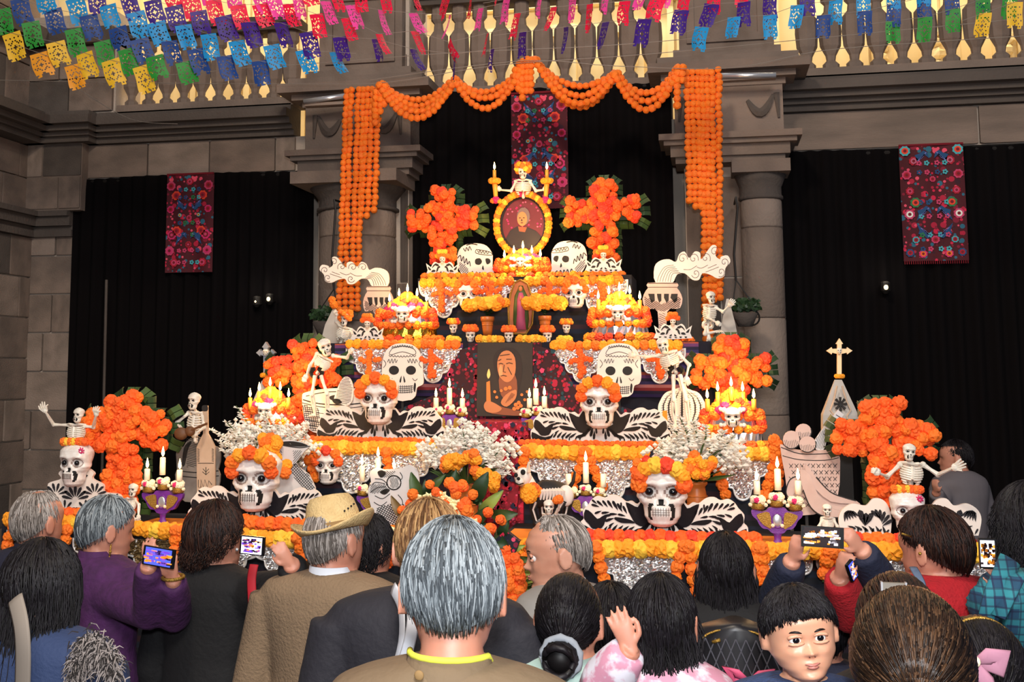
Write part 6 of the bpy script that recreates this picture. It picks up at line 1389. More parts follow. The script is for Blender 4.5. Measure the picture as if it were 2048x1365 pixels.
vase('vase of white sprays and marigolds behind the jug at the left', 540, 1000, 945, 34, 200, 838, 5.5,
     [(520, 920, 415, 858), (520, 930, 430, 880), (510, 915, 450, 842), (525, 905, 472, 812), (535, 900, 490, 850), (540, 900, 530, 826), (545, 905, 556, 850), (560, 915, 600, 850), (560, 920, 615, 862), (530, 930, 440, 900), (550, 910, 580, 862)],
     [(540+14*cos(k*1.1), 890+14*sin(k*1.7)) for k in range(12)]+[(560+12*cos(k), 930+16*sin(k*1.3)) for k in range(8)]+[(500, 930), (512, 945)], 70)
vase('vase of white flowers and yellow marigolds in front of the red cloth stairs', 935, 1060, 975, 40, 190, 850, 5.3,
     [(925, 930, 905, 860), (930, 925, 925, 862), (940, 925, 960, 870), (950, 930, 985, 880), (955, 940, 1000, 900), (915, 940, 880, 890), (905, 945, 862, 900), (945, 920, 940, 846), (955, 925, 975, 862), (970, 945, 1016, 925), (965, 950, 1020, 950)],
     [(905+R.uniform(-14, 14), 925+R.uniform(-8, 10)) for k in range(14)]+[(935+R.uniform(-8, 20), 915+R.uniform(-8, 8)) for k in range(10)]+[(960+R.uniform(-12, 22), 950+R.uniform(-8, 10)) for k in range(12)]+[(985+R.uniform(-5, 5), 955+5*k) for k in range(5)], 95)
vase('vase of white blossoms and yellow marigolds on the right above the clay pot', 1395, 1030, 965, 42, 210, 860, 5.55,
     [(1380, 920, 1340, 850), (1375, 925, 1320, 880), (1385, 915, 1358, 832), (1395, 915, 1385, 840), (1400, 910, 1412, 850), (1410, 915, 1450, 860), (1415, 920, 1470, 870), (1370, 930, 1310, 905), (1420, 920, 1480, 890)],
     [(1398+R.uniform(-32, 32), 938+R.uniform(-16, 14)) for k in range(30)]+[(1385+R.uniform(-10, 10), 918+R.uniform(-8, 8)) for k in range(8)], 100)
# large bouquet in front of the altar
Y = 4.75; t = thing('big_bouquet', 'large bouquet of leaves, orange marigolds and pale lilies before the altar', 'bouquet', at(915, 1300, Y)); c = at(915, 1080, Y)
mb = MB(); mb.lathe([(.02, 0), (.06, .2), (.12, .5), (.14, .75), (.1, .85)], (c.x, Y+.05, c.z-.85), 16); obj('stem_bundle', mb, 'leaf_dark', t, True)
def longleaf(a, b, w_, m='leaf', d=.0):
    A, B = at(a[0], a[1], Y-.05+d), at(b[0], b[1], Y-.12+d); D = (B-A); e = D.cross(Vector((0, 1, 0))).normalized(); L = MB(); vs = []; n = 7
    for i in range(n):
        f = i/(n-1); w2 = w_*mpp(915, Y)*sin(pi*min(.98, max(.02, f*.92+.06)))**.8*.5; q = A+D*f+Vector((0, -.05*sin(pi*f), 0)); vs += [q+e*w2, q+Vector((0, .012, 0)), q-e*w2]
    L.add(vs, [f for i in range(n-1) for f in ((3*i, 3*i+3, 3*i+4, 3*i+1), (3*i+1, 3*i+4, 3*i+5, 3*i+2))]); return obj('leaf', L, m, t, True)
for a, b, w_, m in [((860, 1020), (822, 945), 26, 'leaf'), ((915, 990), (912, 940), 20, 'leaf_dark'), ((950, 1010), (976, 945), 30, 'leaf_dark'), ((955, 1035), (1006, 982), 22, 'leaf_pale'), ((980, 1030), (1035, 1028), 24, 'leaf'), ((830, 1050), (782, 992), 20, 'leaf_br'), ((845, 1000), (890, 950), 20, 'leaf'), ((990, 1060), (1020, 1100), 20, 'leaf_dark'), ((790, 1090), (755, 1082), 20, 'leaf'), ((940, 1060), (985, 1010), 22, 'leaf_dark'), ((870, 1000), (850, 960), 18, 'leaf_dark'), ((1000, 1080), (1018, 1040), 20, 'leaf_dark')]: longleaf(a, b, w_, m)
for k in range(40):
    a = R.uniform(0, 6.28); x, y = 905+R.uniform(10, 90)*cos(a), 1035+R.uniform(10, 75)*sin(a); g = R.uniform(0, 6.28); longleaf((x, y), (x+26*cos(g), y+26*sin(g)), 14, R.choice(['leaf', 'leaf_dark', 'leaf_dark']), .04)
for x, y, r in [(826, 990, 10), (860, 970, 8), (898, 966, 10), (908, 975, 10), (925, 972, 10), (912, 990, 9), (872, 985, 8), (945, 990, 9), (930, 1008, 10), (934, 1022, 12), (925, 1012, 10), (975, 1024, 9), (1000, 1040, 8), (980, 1060, 10), (820, 1008, 8), (805, 1020, 8), (905, 1030, 10), (880, 990, 7), (768, 1060, 8), (778, 1065, 8), (940, 1045, 9), (1003, 1042, 7), (890, 1010, 9), (850, 1020, 9), (955, 1040, 8)]:
    for j in range(2): flower(t, at(x+R.uniform(-2, 2), y+R.uniform(-2, 2), Y-.14-R.uniform(0, .03)), r*mpp(915, Y)*1.05, R.choice(['orange', 'deep_orange']), True)
def lily(x, y, r=13, m='lily'):
    c = at(x, y, Y-.16); mb = MB(); u = mpp(x, Y)*r
    for k in range(6):
        a = k*pi/3+R.uniform(-.2, .2); d = Vector((cos(a), -.35, sin(a))); e = Vector((-sin(a), 0, cos(a)))
        mb.add([c, c+d*u*.55+e*u*.34, c+d*u*1.05, c+d*u*.55-e*u*.34, c+d*u*.6+Vector((0, -.2*u, 0))], [(0, 1, 4), (1, 2, 4), (2, 3, 4), (3, 0, 4)])
    mb.ball(c+Vector((0, -.3*u, 0)), .16*u, 6, 5); obj('lily', mb, m, t)
for x, y in [(845, 1000), (858, 998), (868, 1004), (884, 994), (903, 1004), (912, 1010), (848, 1012), (925, 1032), (936, 1040), (947, 1048), (925, 1044), (785, 1075), (790, 1066), (875, 1008)]: lily(x, y)
# embroidered wrap and right-hand trail of flowers and stems
mb = MB(); q = pp([(985, 1085), (1012, 1060), (1040, 1082), (1030, 1110), (1002, 1128), (990, 1112)], Y-.1); mb.prism(q, Y-.12, Y-.08)
o = obj('embroidered_wrap', mb, 'floral_black', t)
for k in range(70):
    f = k/70; x = 1000+45*sin(f*3)*(.6)+R.uniform(-16, 20); y = 1100+130*f
    if k % 3 == 0: g = R.uniform(-.3, .3); longleaf((x, y), (x+40*cos(g), y+40*sin(g)), 14, R.choice(['leaf', 'leaf_pale', 'leaf_dark']), .05)
    flower(t, at(x, y, Y-.08-R.uniform(0, .05)), .024, R.choice(['deep_orange', 'orange']), True)
for k in range(16): flower(t, at(765+R.uniform(-14, 22), 1110+R.uniform(-12, 18), Y-.08), .024, 'deep_orange', True)
for k in range(8): longleaf((768, 1095+6*k), (735+R.uniform(0, 60), 1100+9*k), 14, 'leaf_dark', .05)

# ================================================================ HANGING TEXTILES
def textile(label, x0, y0, x1, y1, Y, rosettes, birds, fringe=False, xs=0):
    t = thing('embroidered_textile', label, 'textile', at((x0+x1)/2, y0, Y)); A, B = at(x0, y0, Y), at(x1, y0, Y); zt, zb_ = A.z, at((x0+x1)/2, y1, Y).z; w_ = B.x-A.x
    mb = MB(); n = 16; vs = []
    for d in (0, .006):
        for z in (zt, (zt+zb_)/2, zb_):
            for i in range(n+1): vs.append((A.x+w_*i/n, Y+.006*sin(i*.8)+d, z))
    N = n+1; fs = []
    for d in (0, 3):
        for r in range(2): fs += [((r+d)*N+i, (r+d)*N+i+1, (r+d+1)*N+i+1, (r+d+1)*N+i) for i in range(n)]
    mb.add(vs, fs); obj('cloth', mb, 'floral_textile', t, True)
    def P(uu, vv): return Vector((A.x+w_*uu, Y-.009, zt+(zb_-zt)*vv))
    for uu, vv, r, c1, c2 in rosettes:
        for m_ in (uu, 1-uu):
            c = P(m_, vv); mb = MB(); mb.cur = 0; k_ = r*w_
            mb.prism([(c.x+k_*cos(i*pi/8)*(1 if i % 2 else .85), c.z+k_*sin(i*pi/8)*(1 if i % 2 else .85)) for i in range(16)], c.y-.002, c.y+.004)
            mb.cur = 1; mb.prism([(c.x+k_*.6*cos(i*pi/6), c.z+k_*.6*sin(i*pi/6)) for i in range(12)], c.y-.004, c.y)
            mb.cur = 2; mb.prism([(c.x+k_*.3*cos(i*pi/5), c.z+k_*.3*sin(i*pi/5)) for i in range(10)], c.y-.006, c.y)
            obj('embroidered_rosette', mb, [c1, c2, 'sewn_crimson' if c2 != 'sewn_crimson' else 'sewn_pink'], t)
            if uu == .5: break
    for vv, dr in birds:
        for s in (0, 1):
            f = (lambda a: a) if s == 0 else (lambda a: 1-a)
            pts = [(.46, 0), (.40, .03*dr), (.36, .02*dr), (.30, -.02*dr), (.22, -.06*dr), (.26, .0), (.24, .03*dr), (.32, .045*dr), (.38, .07*dr), (.44, .05*dr)]
            mb = MB(); mb.prism([(P(f(a), vv+b).x, P(f(a), vv+b).z) for a, b in pts], Y-.011, Y-.007); obj('embroidered_bird', mb, 'sewn_blue', t)
            mb = MB()
            for k in range(4): mb.ribbon([(P(f(.28+.03*k), vv).x, P(f(.28), vv-.02*dr+.014*k*dr).z), (P(f(.36+.02*k), vv).x, P(f(.3), vv+.01*dr+.014*k*dr).z)], .006, Y-.013)
            obj('stitching', mb, 'sewn_lilac', t)
    for vv in [0.16, .24, .5, .62, .78, .9]:
        for uu in (.3, .42):
            for m_ in (uu, 1-uu):
                c = P(m_, vv); mb = MB(); mb.cur = 0
                for k in range(5): a = k*1.257; mb.prism([(c.x+.011*cos(a)+.007*cos(i*pi/3), c.z+.011*sin(a)+.007*sin(i*pi/3)) for i in range(6)], Y-.012, Y-.008)
                obj('embroidered_sprig', mb, R.choice(['sewn_blue', 'sewn_turq', 'sewn_green', 'sewn_pink']), t)
    mb = MB(); mb.path([(A.x, Y-.004, zt), (B.x, Y-.004, zt)], .008, 6)
    if fringe:
        for k in range(30): x = A.x+w_*(k+.5)/30; mb.path([(x, Y, zb_), (x, Y, zb_-.02)], .003, 4)
    obj('hem', mb, 'sewn_crimson', t); return t
ros = [(.1, .12, .1, 'sewn_pink', 'sewn_red'), (.22, .22, .1, 'red_flower', 'sewn_red'), (.1, .36, .08, 'magenta', 'sewn_red'), (.5, .08, .08, 'sewn_red', 'sewn_pink'), (.14, .62, .1, 'magenta', 'sewn_crimson'), (.24, .58, .1, 'red_flower', 'sewn_red'), (.1, .78, .1, 'sewn_pink', 'magenta'), (.3, .42, .04, 'sewn_turq', 'yellow'), (.5, .45, .06, 'sewn_pink', 'sewn_red'), (.2, .9, .09, 'sewn_red', 'sewn_pink'), (.5, .72, .07, 'sewn_red', 'sewn_crimson')]
textile('red embroidered textile hanging in the middle bay above the oval portrait', 1022, 188, 1134, 418, 8.0, ros, [(.14, 1), (.58, -1), (.72, 1)])
ros2 = [(.09, .05, .09, 'sewn_turq', 'red_flower'), (.22, .14, .08, 'sewn_red', 'print_pink'), (.1, .26, .08, 'sewn_pink', 'sewn_red'), (.22, .5, .09, 'sewn_green', 'red_flower'), (.12, .6, .09, 'sewn_pink', 'white_flower'), (.5, .3, .05, 'sewn_pink', 'sewn_red'), (.5, .82, .07, 'sewn_pink', 'sewn_red'), (.1, .93, .07, 'sewn_blue', 'sewn_red'), (.3, .94, .07, 'magenta', 'orange'), (.14, .4, .07, 'sewn_red', 'sewn_pink'), (.2, .82, .06, 'sewn_turq', 'sewn_red')]
textile('red embroidered textile with rosettes and birds hanging in the right bay', 1797, 292, 1926, 522, 8.13, ros2, [(.12, -1), (.6, -1), (.74, 1)], True)
textile('small red embroidered textile hanging in the left bay', 335, 350, 428, 545, 8.13, ros, [(.3, 1), (.66, -1)], False)

# ================================================================ COLUMN BRACKETS AND PLANTS
def hang_plant(label, cx, top, py, Y, hookx):
    t = thing('hanging_plant', label, 'plant', at(cx, py, Y)); mb = MB(); u = mpp(cx, Y)
    mb.path([at(hookx, top, Y)+Vector((0, .45, .02)), at(hookx, top, Y), at(hookx+3, top+20, Y), at(hookx-4, (top+py)/2, Y), at(hookx, py-60, Y)], .007, 6)
    for dx in (-26, 26): mb.path([at(hookx, py-62, Y), at(cx+dx, py, Y)], .004, 5)
    mb.path([at(cx+14+15*cos(a), py+14-15*sin(a), Y) for a in [-2+i*.4 for i in range(13)]], .006, 6); obj('iron_bracket', mb, 'iron', t)
    mb = MB(); mb.lathe([(15*u, -20*u), (20*u, -8*u), (26*u, 6*u), (24*u, 8*u)], at(cx, py+12, Y), 16); obj('pot', mb, 'stone_dark', t, True); mb = MB()
    for k in range(220):
        a, f = R.uniform(0, 6.28), R.random()**.5; q = at(cx, py-8, Y)+Vector((32*u*f*cos(a), 20*u*f*sin(a), 22*u*R.uniform(-.5, 1)*(1-f*.5))); d = Vector((R.uniform(-1, 1), R.uniform(-1, .3), R.uniform(-.5, 1))).normalized()*.032; e = d.cross(Vector((.3, 1, .2))).normalized()*.012
        mb.add([q-d*.5, q+e, q+d*.5, q-e], [(0, 1, 2, 3)])
    obj('foliage', mb, 'leaf_dark', t, kind='stuff'); return t
hang_plant('green hanging plant on an iron bracket at the right column', 1490, 395, 622, 7.4, 1472)
hang_plant('dim green hanging plant on a bracket at the left column', 652, 400, 640, 7.45, 668)
# steel rods, ledge lamps and small added lamps imitating light pools on the curtains
mb = MB(); mb.path([at(213, 560, 7.9), at(207, 830, 7.9), Vector((at(205, 1000, 7.9).x, 7.9, 0))], .01, 6); o = obj('metal_pole', mb, 'stone_dark', None, off=(at(205, 1000, 7.9).x, 7.9, 0)); tag(o, 'thin upright metal pole in front of the left black curtain', 'pole')
for i, (x0, y0, x1, y1, l) in enumerate(((608, 203, 690, 192, 'left column ledge, left of the strands'), (1436, 152, 1552, 150, 'right column ledge, right of the strands'))):
    a, b = at(x0, y0, 7.6), at(x1, y1, 7.6); mb = MB(); mb.path([a, b], .018, 10); t = thing('tube_lamp', 'white unlit tube lamp fixture lying on the %s' % l, 'lamp', a); obj('tube', mb, 'silver', t, True)
    mb = MB(); mb.box(min(a.x, b.x), max(a.x, b.x), 7.61, 7.66, a.z-.03, a.z-.01); obj('base', mb, 'stone_pale', t)
mb = MB()
for i, (px, py, s) in enumerate(((514, 590, .5), (540, 585, 1), (1770, 560, 1))):  # added lamps in place of blurred reflections on the cloth, no real fixtures
    t = thing('curtain_light_pool', 'small added lamp standing in for a blurred light pool on the %s curtain' % ('left black', 'left black', 'right black')[i] if i != 1 else 'slightly larger added lamp standing in for a light pool on the left curtain', 'lamp', at(px, py, 8.1)); p = at(px, py, 8.1)
    mb = MB(); mb.lathe([(.012, 0), (.03, .02), (.03, .07), (.02, .08)], p+Vector((0, 0, -.09)), 12); mb.path([p+Vector((0, 0, -.06)), p+Vector((0, .13, -.06))], .008, 6); obj('added_housing', mb, 'iron', t)
    mb = MB(); mb.ball(p+Vector((0, -.03, -.05)), (.014*s, .008, .016*s), 10, 6); obj('lens', mb, 'pool_glow', t, True); point('pool_light', p+Vector((0, -.05, .03)), .35*s, (1, .9, .7), .02, t)

# ================================================================ PAPER BUNTING
FG = []
def flag_meshes():
    # paper sheet with scalloped lower edge and punched holes, hanging from its top edge; unit 1 x 1.45
    for v in range(4):
        nx, ny = 13, 19; dead = set()
        cx, cy = nx/2-.5, 9
        for i in range(nx):
            for j in range(ny):
                d = math.hypot((i-cx), (j-cy)*.8)
                if 2.6 < d < 3.5 and (i+j+v) % 2 == 0: dead.add((i, j))
                if d < 1.1: dead.add((i, j))
                if 4.6 < d < 5.6 and (i*3+j+v) % 4 == 0 and 0 < i < nx-1: dead.add((i, j))
                if j in (3, 16) and i % 3 == 1: dead.add((i, j))
                e = abs(((i+.5) % 4.3)-2.1)
                if j > ny-2-1.5*(e > 1.5) : dead.add((i, j))
        if v > 1: dead |= {(i, j) for i in (5, 6, 7) for j in range(ny-4+(i != 6), ny)}
        P = lambda i, j: (i/nx-.5+.06*sin(j*.35+v)*(j/ny), .10*sin(i/nx*5+v*1.3)*(j/ny)+.16*sin(v*2+j/ny*2.6)*(j/ny), -1.45*j/ny)
        mb = MB(); ids = {}
        vs = []; fs = []
        for i in range(nx):
            for j in range(ny):
                if (i, j) in dead: continue
                f = []
                for a, b in ((i, j), (i+1, j), (i+1, j+1), (i, j+1)):
                    if (a, b) not in ids: ids[a, b] = len(vs); vs.append(P(a, b))
                    f.append(ids[a, b])
                fs.append(tuple(f))
        mb.add(vs, fs); FG.append(mb)
flag_meshes(); FGM = {}
def paper(k, col):
    m = mat(k, col, .55); nt = m.node_tree; b = nt.nodes['Principled BSDF']; tr = nt.nodes.new('ShaderNodeBsdfTranslucent'); tr.inputs[0].default_value = (*lin(col), 1); mx = nt.nodes.new('ShaderNodeMixShader'); mx.inputs[0].default_value = .35
    nt.links.new(b.outputs[0], mx.inputs[1]); nt.links.new(tr.outputs[0], mx.inputs[2]); nt.links.new(mx.outputs[0], nt.nodes['Material Output'].inputs[0]); MT[k] = m
for k, c_ in dict(p_yellow='f0c02a', p_amber='f0a024', p_green='1f8f2e', p_navy='17418c', p_blue='1a96dc', p_purple='3c1c8a', p_red='f41c4c', p_pink='f651b4').items(): paper(k, c_)
def bunting(label, col, pts, Y, ang, w_=32, names='bunting'):
    """pts = pixel positions of the flags' top centre"""
    Ys = Y if isinstance(Y, (list, tuple)) else (Y, Y); n = len(pts); W3 = []
    for i, (x, y) in enumerate(pts): W3.append(at(x, y, Ys[0]+(Ys[1]-Ys[0])*i/max(1, n-1)))
    t = thing('paper_bunting', label, 'bunting', W3[0], 'strings of cut-paper bunting'); L = []
    if n > 1: L = [W3[0]+(W3[0]-W3[1])*.7]+W3+[W3[-1]+(W3[-1]-W3[-2])*.7]
    else: L = [W3[0]-Vector((.1, 0, 0)), W3[0]+Vector((.1, 0, 0))]
    mb = MB(); mb.path(L, .0013, 4); obj('string', mb, 'wire', t)
    for i, q in enumerate(W3):
        a = ang(pts[i][0]); s = w_*mpp(pts[i][0], Ys[0]); v = R.randrange(4)
        if (v, col) not in FGM: o = obj('paper_flag', FG[v], col, None); FGM[v, col] = o.data; bpy.data.objects.remove(o)
        fo = inst('paper_flag', FGM[v, col], t, q); x_ = pts[i][0]; k_ = (.75 if x_ < 900 else -.7 if x_ < 1450 else -.2)+R.uniform(-.15, .15); Sh = Matrix(((s, 0, 0, 0), (0, s, 0, 0), (s*k_*.9, 0, s*1.3*R.uniform(.92, 1.08), 0), (0, 0, 0, 1)))
        fo.matrix_basis = Matrix.Translation(fo.location) @ Matrix.Rotation(a+R.uniform(-.25, .25), 4, 'Z') @ Matrix.Rotation(R.uniform(-.12, .12), 4, 'X') @ Sh
def fang(x):
    d = (x-880)/520
    return math.copysign(max(.25, 1.42-abs(d)*.85), -d) if abs(d) > .02 else 1.45
YB = 6.3
B = lambda l, c, pts, w_=31: bunting(l, c, pts, YB, fang, w_*(.9 if pts[0][0] < 900 else 1))
B('string of yellow cut-paper flags at the upper left, lowest row', 'p_yellow', [(22, 66), (110, 84), (168, 106), (220, 120), (282, 132)])
B('pair of amber cut-paper flags at the upper left', 'p_amber', [(78, 106), (145, 130)])
B('string of green cut-paper flags at the upper left', 'p_green', [(2, 18), (60, 44), (146, 58), (204, 82), (252, 98), (308, 112), (368, 124)])
B('string of navy cut-paper flags at the upper left', 'p_navy', [(38, -2), (104, 18), (176, 30), (234, 55), (278, 78), (338, 82), (390, 98), (448, 112), (518, 122)])
B('string of light blue cut-paper flags at the upper left', 'p_blue', [(86, -18), (148, -4), (215, 10), (270, 24), (312, 44), (366, 50), (416, 68), (472, 82), (542, 90), (606, 100), (668, 104)])
B('string of purple cut-paper flags left of the middle', 'p_purple', [(188, -20), (255, -12), (304, 0), (346, 12), (396, 22), (446, 32), (496, 44), (560, 45), (614, 64), (679, 74), (751, 78), (826, 98), (911, 108), (985, 98)])
B('string of red cut-paper flags left of the middle', 'p_red', [(340, -28), (378, -8), (426, 0), (475, 10), (520, 8), (578, 8), (632, 28), (692, 36), (758, 68), (828, 62), (898, 84), (976, 66)], 30)
B('string of pink cut-paper flags left of the middle', 'p_pink', [(412, -36), (462, -28), (512, -20), (545, -10), (594, -10), (650, 2), (702, 10), (762, 20), (826, 26), (900, 30), (962, 16)], 30)
B('upper string of red cut-paper flags above the left column', 'p_red', [(610, -34), (668, -22), (718, -24), (768, -20), (828, -26), (894, -8), (944, -10), (1000, -38)], 30)
B('string of purple cut-paper flags right of the middle', 'p_purple', [(1046, 64), (1132, 54), (1212, 44), (1290, 38), (1364, 20), (1424, 8), (1488, 4), (1540, -8), (1615, -20)])
B('string of red cut-paper flags right of the middle', 'p_red', [(1036, 26), (1108, 14), (1180, 8), (1250, 2), (1318, -6), (1372, -14), (1432, -20), (1486, -34)])
B('string of pink cut-paper flags right of the middle', 'p_pink', [(1014, -2), (1083, -14), (1146, -8), (1218, -22), (1288, -30), (1340, -38)])
B('string of light blue cut-paper flags at the upper right', 'p_blue', [(1404, 54), (1468, 34), (1540, 30), (1595, 10), (1672, 0), (1728, -14), (1790, -24), (1850, -34)], 29)
B('string of navy cut-paper flags at the upper right', 'p_navy', [(1648, 30), (1730, 22), (1788, 8), (1848, -6), (1905, -16), (1968, -28)], 30)
B('string of green cut-paper flags at the upper right', 'p_green', [(1786, 42), (1850, 34), (1906, 18), (1966, -2), (2020, -14)], 30)
B('string of yellow cut-paper flags at the upper right', 'p_yellow', [(1968, 26), (2030, 4)], 32)
# bare wires
for i, (pts, l) in enumerate((([(-20, 160), (300, 166), (620, 168), (780, 164), (1000, 130), (1300, 108), (1700, 70), (2080, 34)], 'long bare string crossing above the swags'), ([(100, 120), (300, 150), (500, 135), (640, 126), (900, 106), (1200, 92), (1420, 74)], 'bare string crossing left of the middle peak'), ([(740, 160), (1040, 122), (1230, 132), (1460, 136), (1640, 102), (1860, 84), (2080, 70)], 'bare string holding the right end of the swags'), ([(160, 180), (260, 238), (355, 248)], 'loose cable hanging over the upper left parapet'))):
    a = smooth_curve([at(x, y, 7.3) for x, y in pts], 5); mb = MB(); mb.path(a, .0022, 4); o = obj('wire', mb, 'wire', None, off=a[0]); tag(o, l, 'string')
# little cone candleholders and cat-like pot silhouettes at the bouquet
# ================================================================ PEOPLE
def hmat(k, a, b, c_=None, rough=.5):
    MT[k] = mat(k, a, rough, spec=.28); MT[k+'2'] = mat(k+'2', b, rough, spec=.28); MT[k+'3'] = mat(k+'3', c_ or a, rough, spec=.28); return [k, k+'2', k+'3']
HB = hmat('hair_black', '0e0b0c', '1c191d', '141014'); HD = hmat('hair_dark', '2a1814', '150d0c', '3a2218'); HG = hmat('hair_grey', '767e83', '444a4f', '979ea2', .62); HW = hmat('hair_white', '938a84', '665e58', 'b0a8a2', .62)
HL = hmat('hair_blond', '8a6440', '5e4028', 'a88458'); HR = hmat('hair_brown', '2e1f16', '1a110c', '523a28', .38)
HEAD_W = [(0, .028), (.07, .044), (.18, .058), (.32, .068), (.5, .075), (.66, .078), (.8, .072), (.91, .052), (.98, .02), (1, .004)]
HEAD_F = [(0, .070), (.08, .086), (.2, .088), (.32, .085), (.45, .084), (.55, .090), (.68, .091), (.8, .078), (.91, .052), (.98, .02), (1, .004)]
HEAD_B = [(0, .02), (.1, .035), (.25, .062), (.4, .085), (.6, .1), (.75, .098), (.88, .07), (.96, .035), (1, .004)]
def head_rings(k=1.0, child=False, n=56, m=60):
    """face toward -y, chin at z 0, top at z .225"""
    rg = []
    for i in range(m+1):
        v = i/m; wd, fd, bd = prof(HEAD_W, v), prof(HEAD_F, v), prof(HEAD_B, v); row = []
        if child: wd *= 1.13+.10*math.exp(-((v-.28)/.14)**2); fd *= 1+.03*math.exp(-((v-.75)/.15)**2)
        for j in range(n):
            a = 2*pi*j/n; ca, sa = cos(a), sin(a); x = wd*math.copysign(abs(ca)**.92, ca); y = -(fd if sa > 0 else bd)*math.copysign(abs(sa)**.92, sa)
            if sa > 0:
                G = lambda cx, cz, sx, sz: math.exp(-((x-cx)/sx)**2-((v-cz)/sz)**2)
                nl = .5 if child else 1
                y -= (.022*G(0, .36, .011, .045)+.012*G(0, .44, .008, .07)*nl+.007*(G(.012, .345, .008, .022)+G(-.012, .345, .008, .022)))
                for s in (-1, 1): y += .012*G(s*.031, .5, .016, .038); y -= .005*G(s*.03, .575, .022, .022)*nl; y -= .006*G(s*.043, .36, .02, .06)*(1.6 if child else .8)
                y -= .007*G(0, .235, .018, .022)+.007*G(0, .2, .016, .018); y += .005*G(0, .218, .022, .007)+.006*G(0, .15, .02, .03); y -= .006*G(0, .07, .02, .04)
            row.append(Vector((x*k, y*k, v*.225*k)))
        rg.append(row)
    return rg
def finger_hand(mb, w, d, th, nrm, L=.17, curl=.35, spread=.12):
    """w wrist, d towards fingertips, th towards thumb, nrm palm direction"""
    d = d.normalized(); g_ = L/.17; th = (th-d*th.dot(d)).normalized(); nrm = d.cross(th)*(1 if d.cross(th).dot(nrm) > 0 else -1)
    rg = []
    for f, hw, tk in ((-.12, .024, .02), (.05, .028, .018), (.25, .038, .016), (.42, .042, .014), (.52, .040, .012)):
        hw *= g_; tk *= g_; c = w+d*(L*f); rg.append([c+th*(hw*cos(a))+nrm*(tk*sin(a)) for a in [i*pi/6 for i in range(12)]])
    mb.rings(rg)
    for i, (o, l) in enumerate(((.03, .40), (.010, .46), (-.011, .43), (-.031, .34))):
        b = w+d*(L*.46)+th*(o*g_); dd = (d+th*(spread*(1.5-i)/1.5)).normalized(); p = [b]; a = 0
        for k, s in enumerate((.45, .3, .25)): a += curl*(.6+.4*k); p.append(p[-1]+(dd*cos(a)+nrm*sin(a))*(L*l*s))
        mb.path(p, [.0095*g_, .009*g_, .008*g_, .006*g_], 8); mb.ball(p[-1], .0062*g_, 6, 5)
    b = w+d*(L*.1)+th*.022*g_; p = [b, b+(d*.6+th*.8).normalized()*(L*.22), b+(d*.6+th*.8).normalized()*(L*.22)+(d+th*.25+nrm*curl).normalized()*(L*.2), b+(d*.6+th*.8).normalized()*(L*.22)+(d+nrm*curl*1.6).normalized()*(L*.36)]
    mb.path(p, [.013*g_, .012*g_, .010*g_, .007*g_], 8)
def remesh(o, v, it=2):
    m = o.modifiers.new('remesh', 'REMESH'); m.mode = 'VOXEL'; m.voxel_size = v; m.use_smooth_shade = True
    s = o.modifiers.new('smooth', 'SMOOTH'); s.factor = .5; s.iterations = it
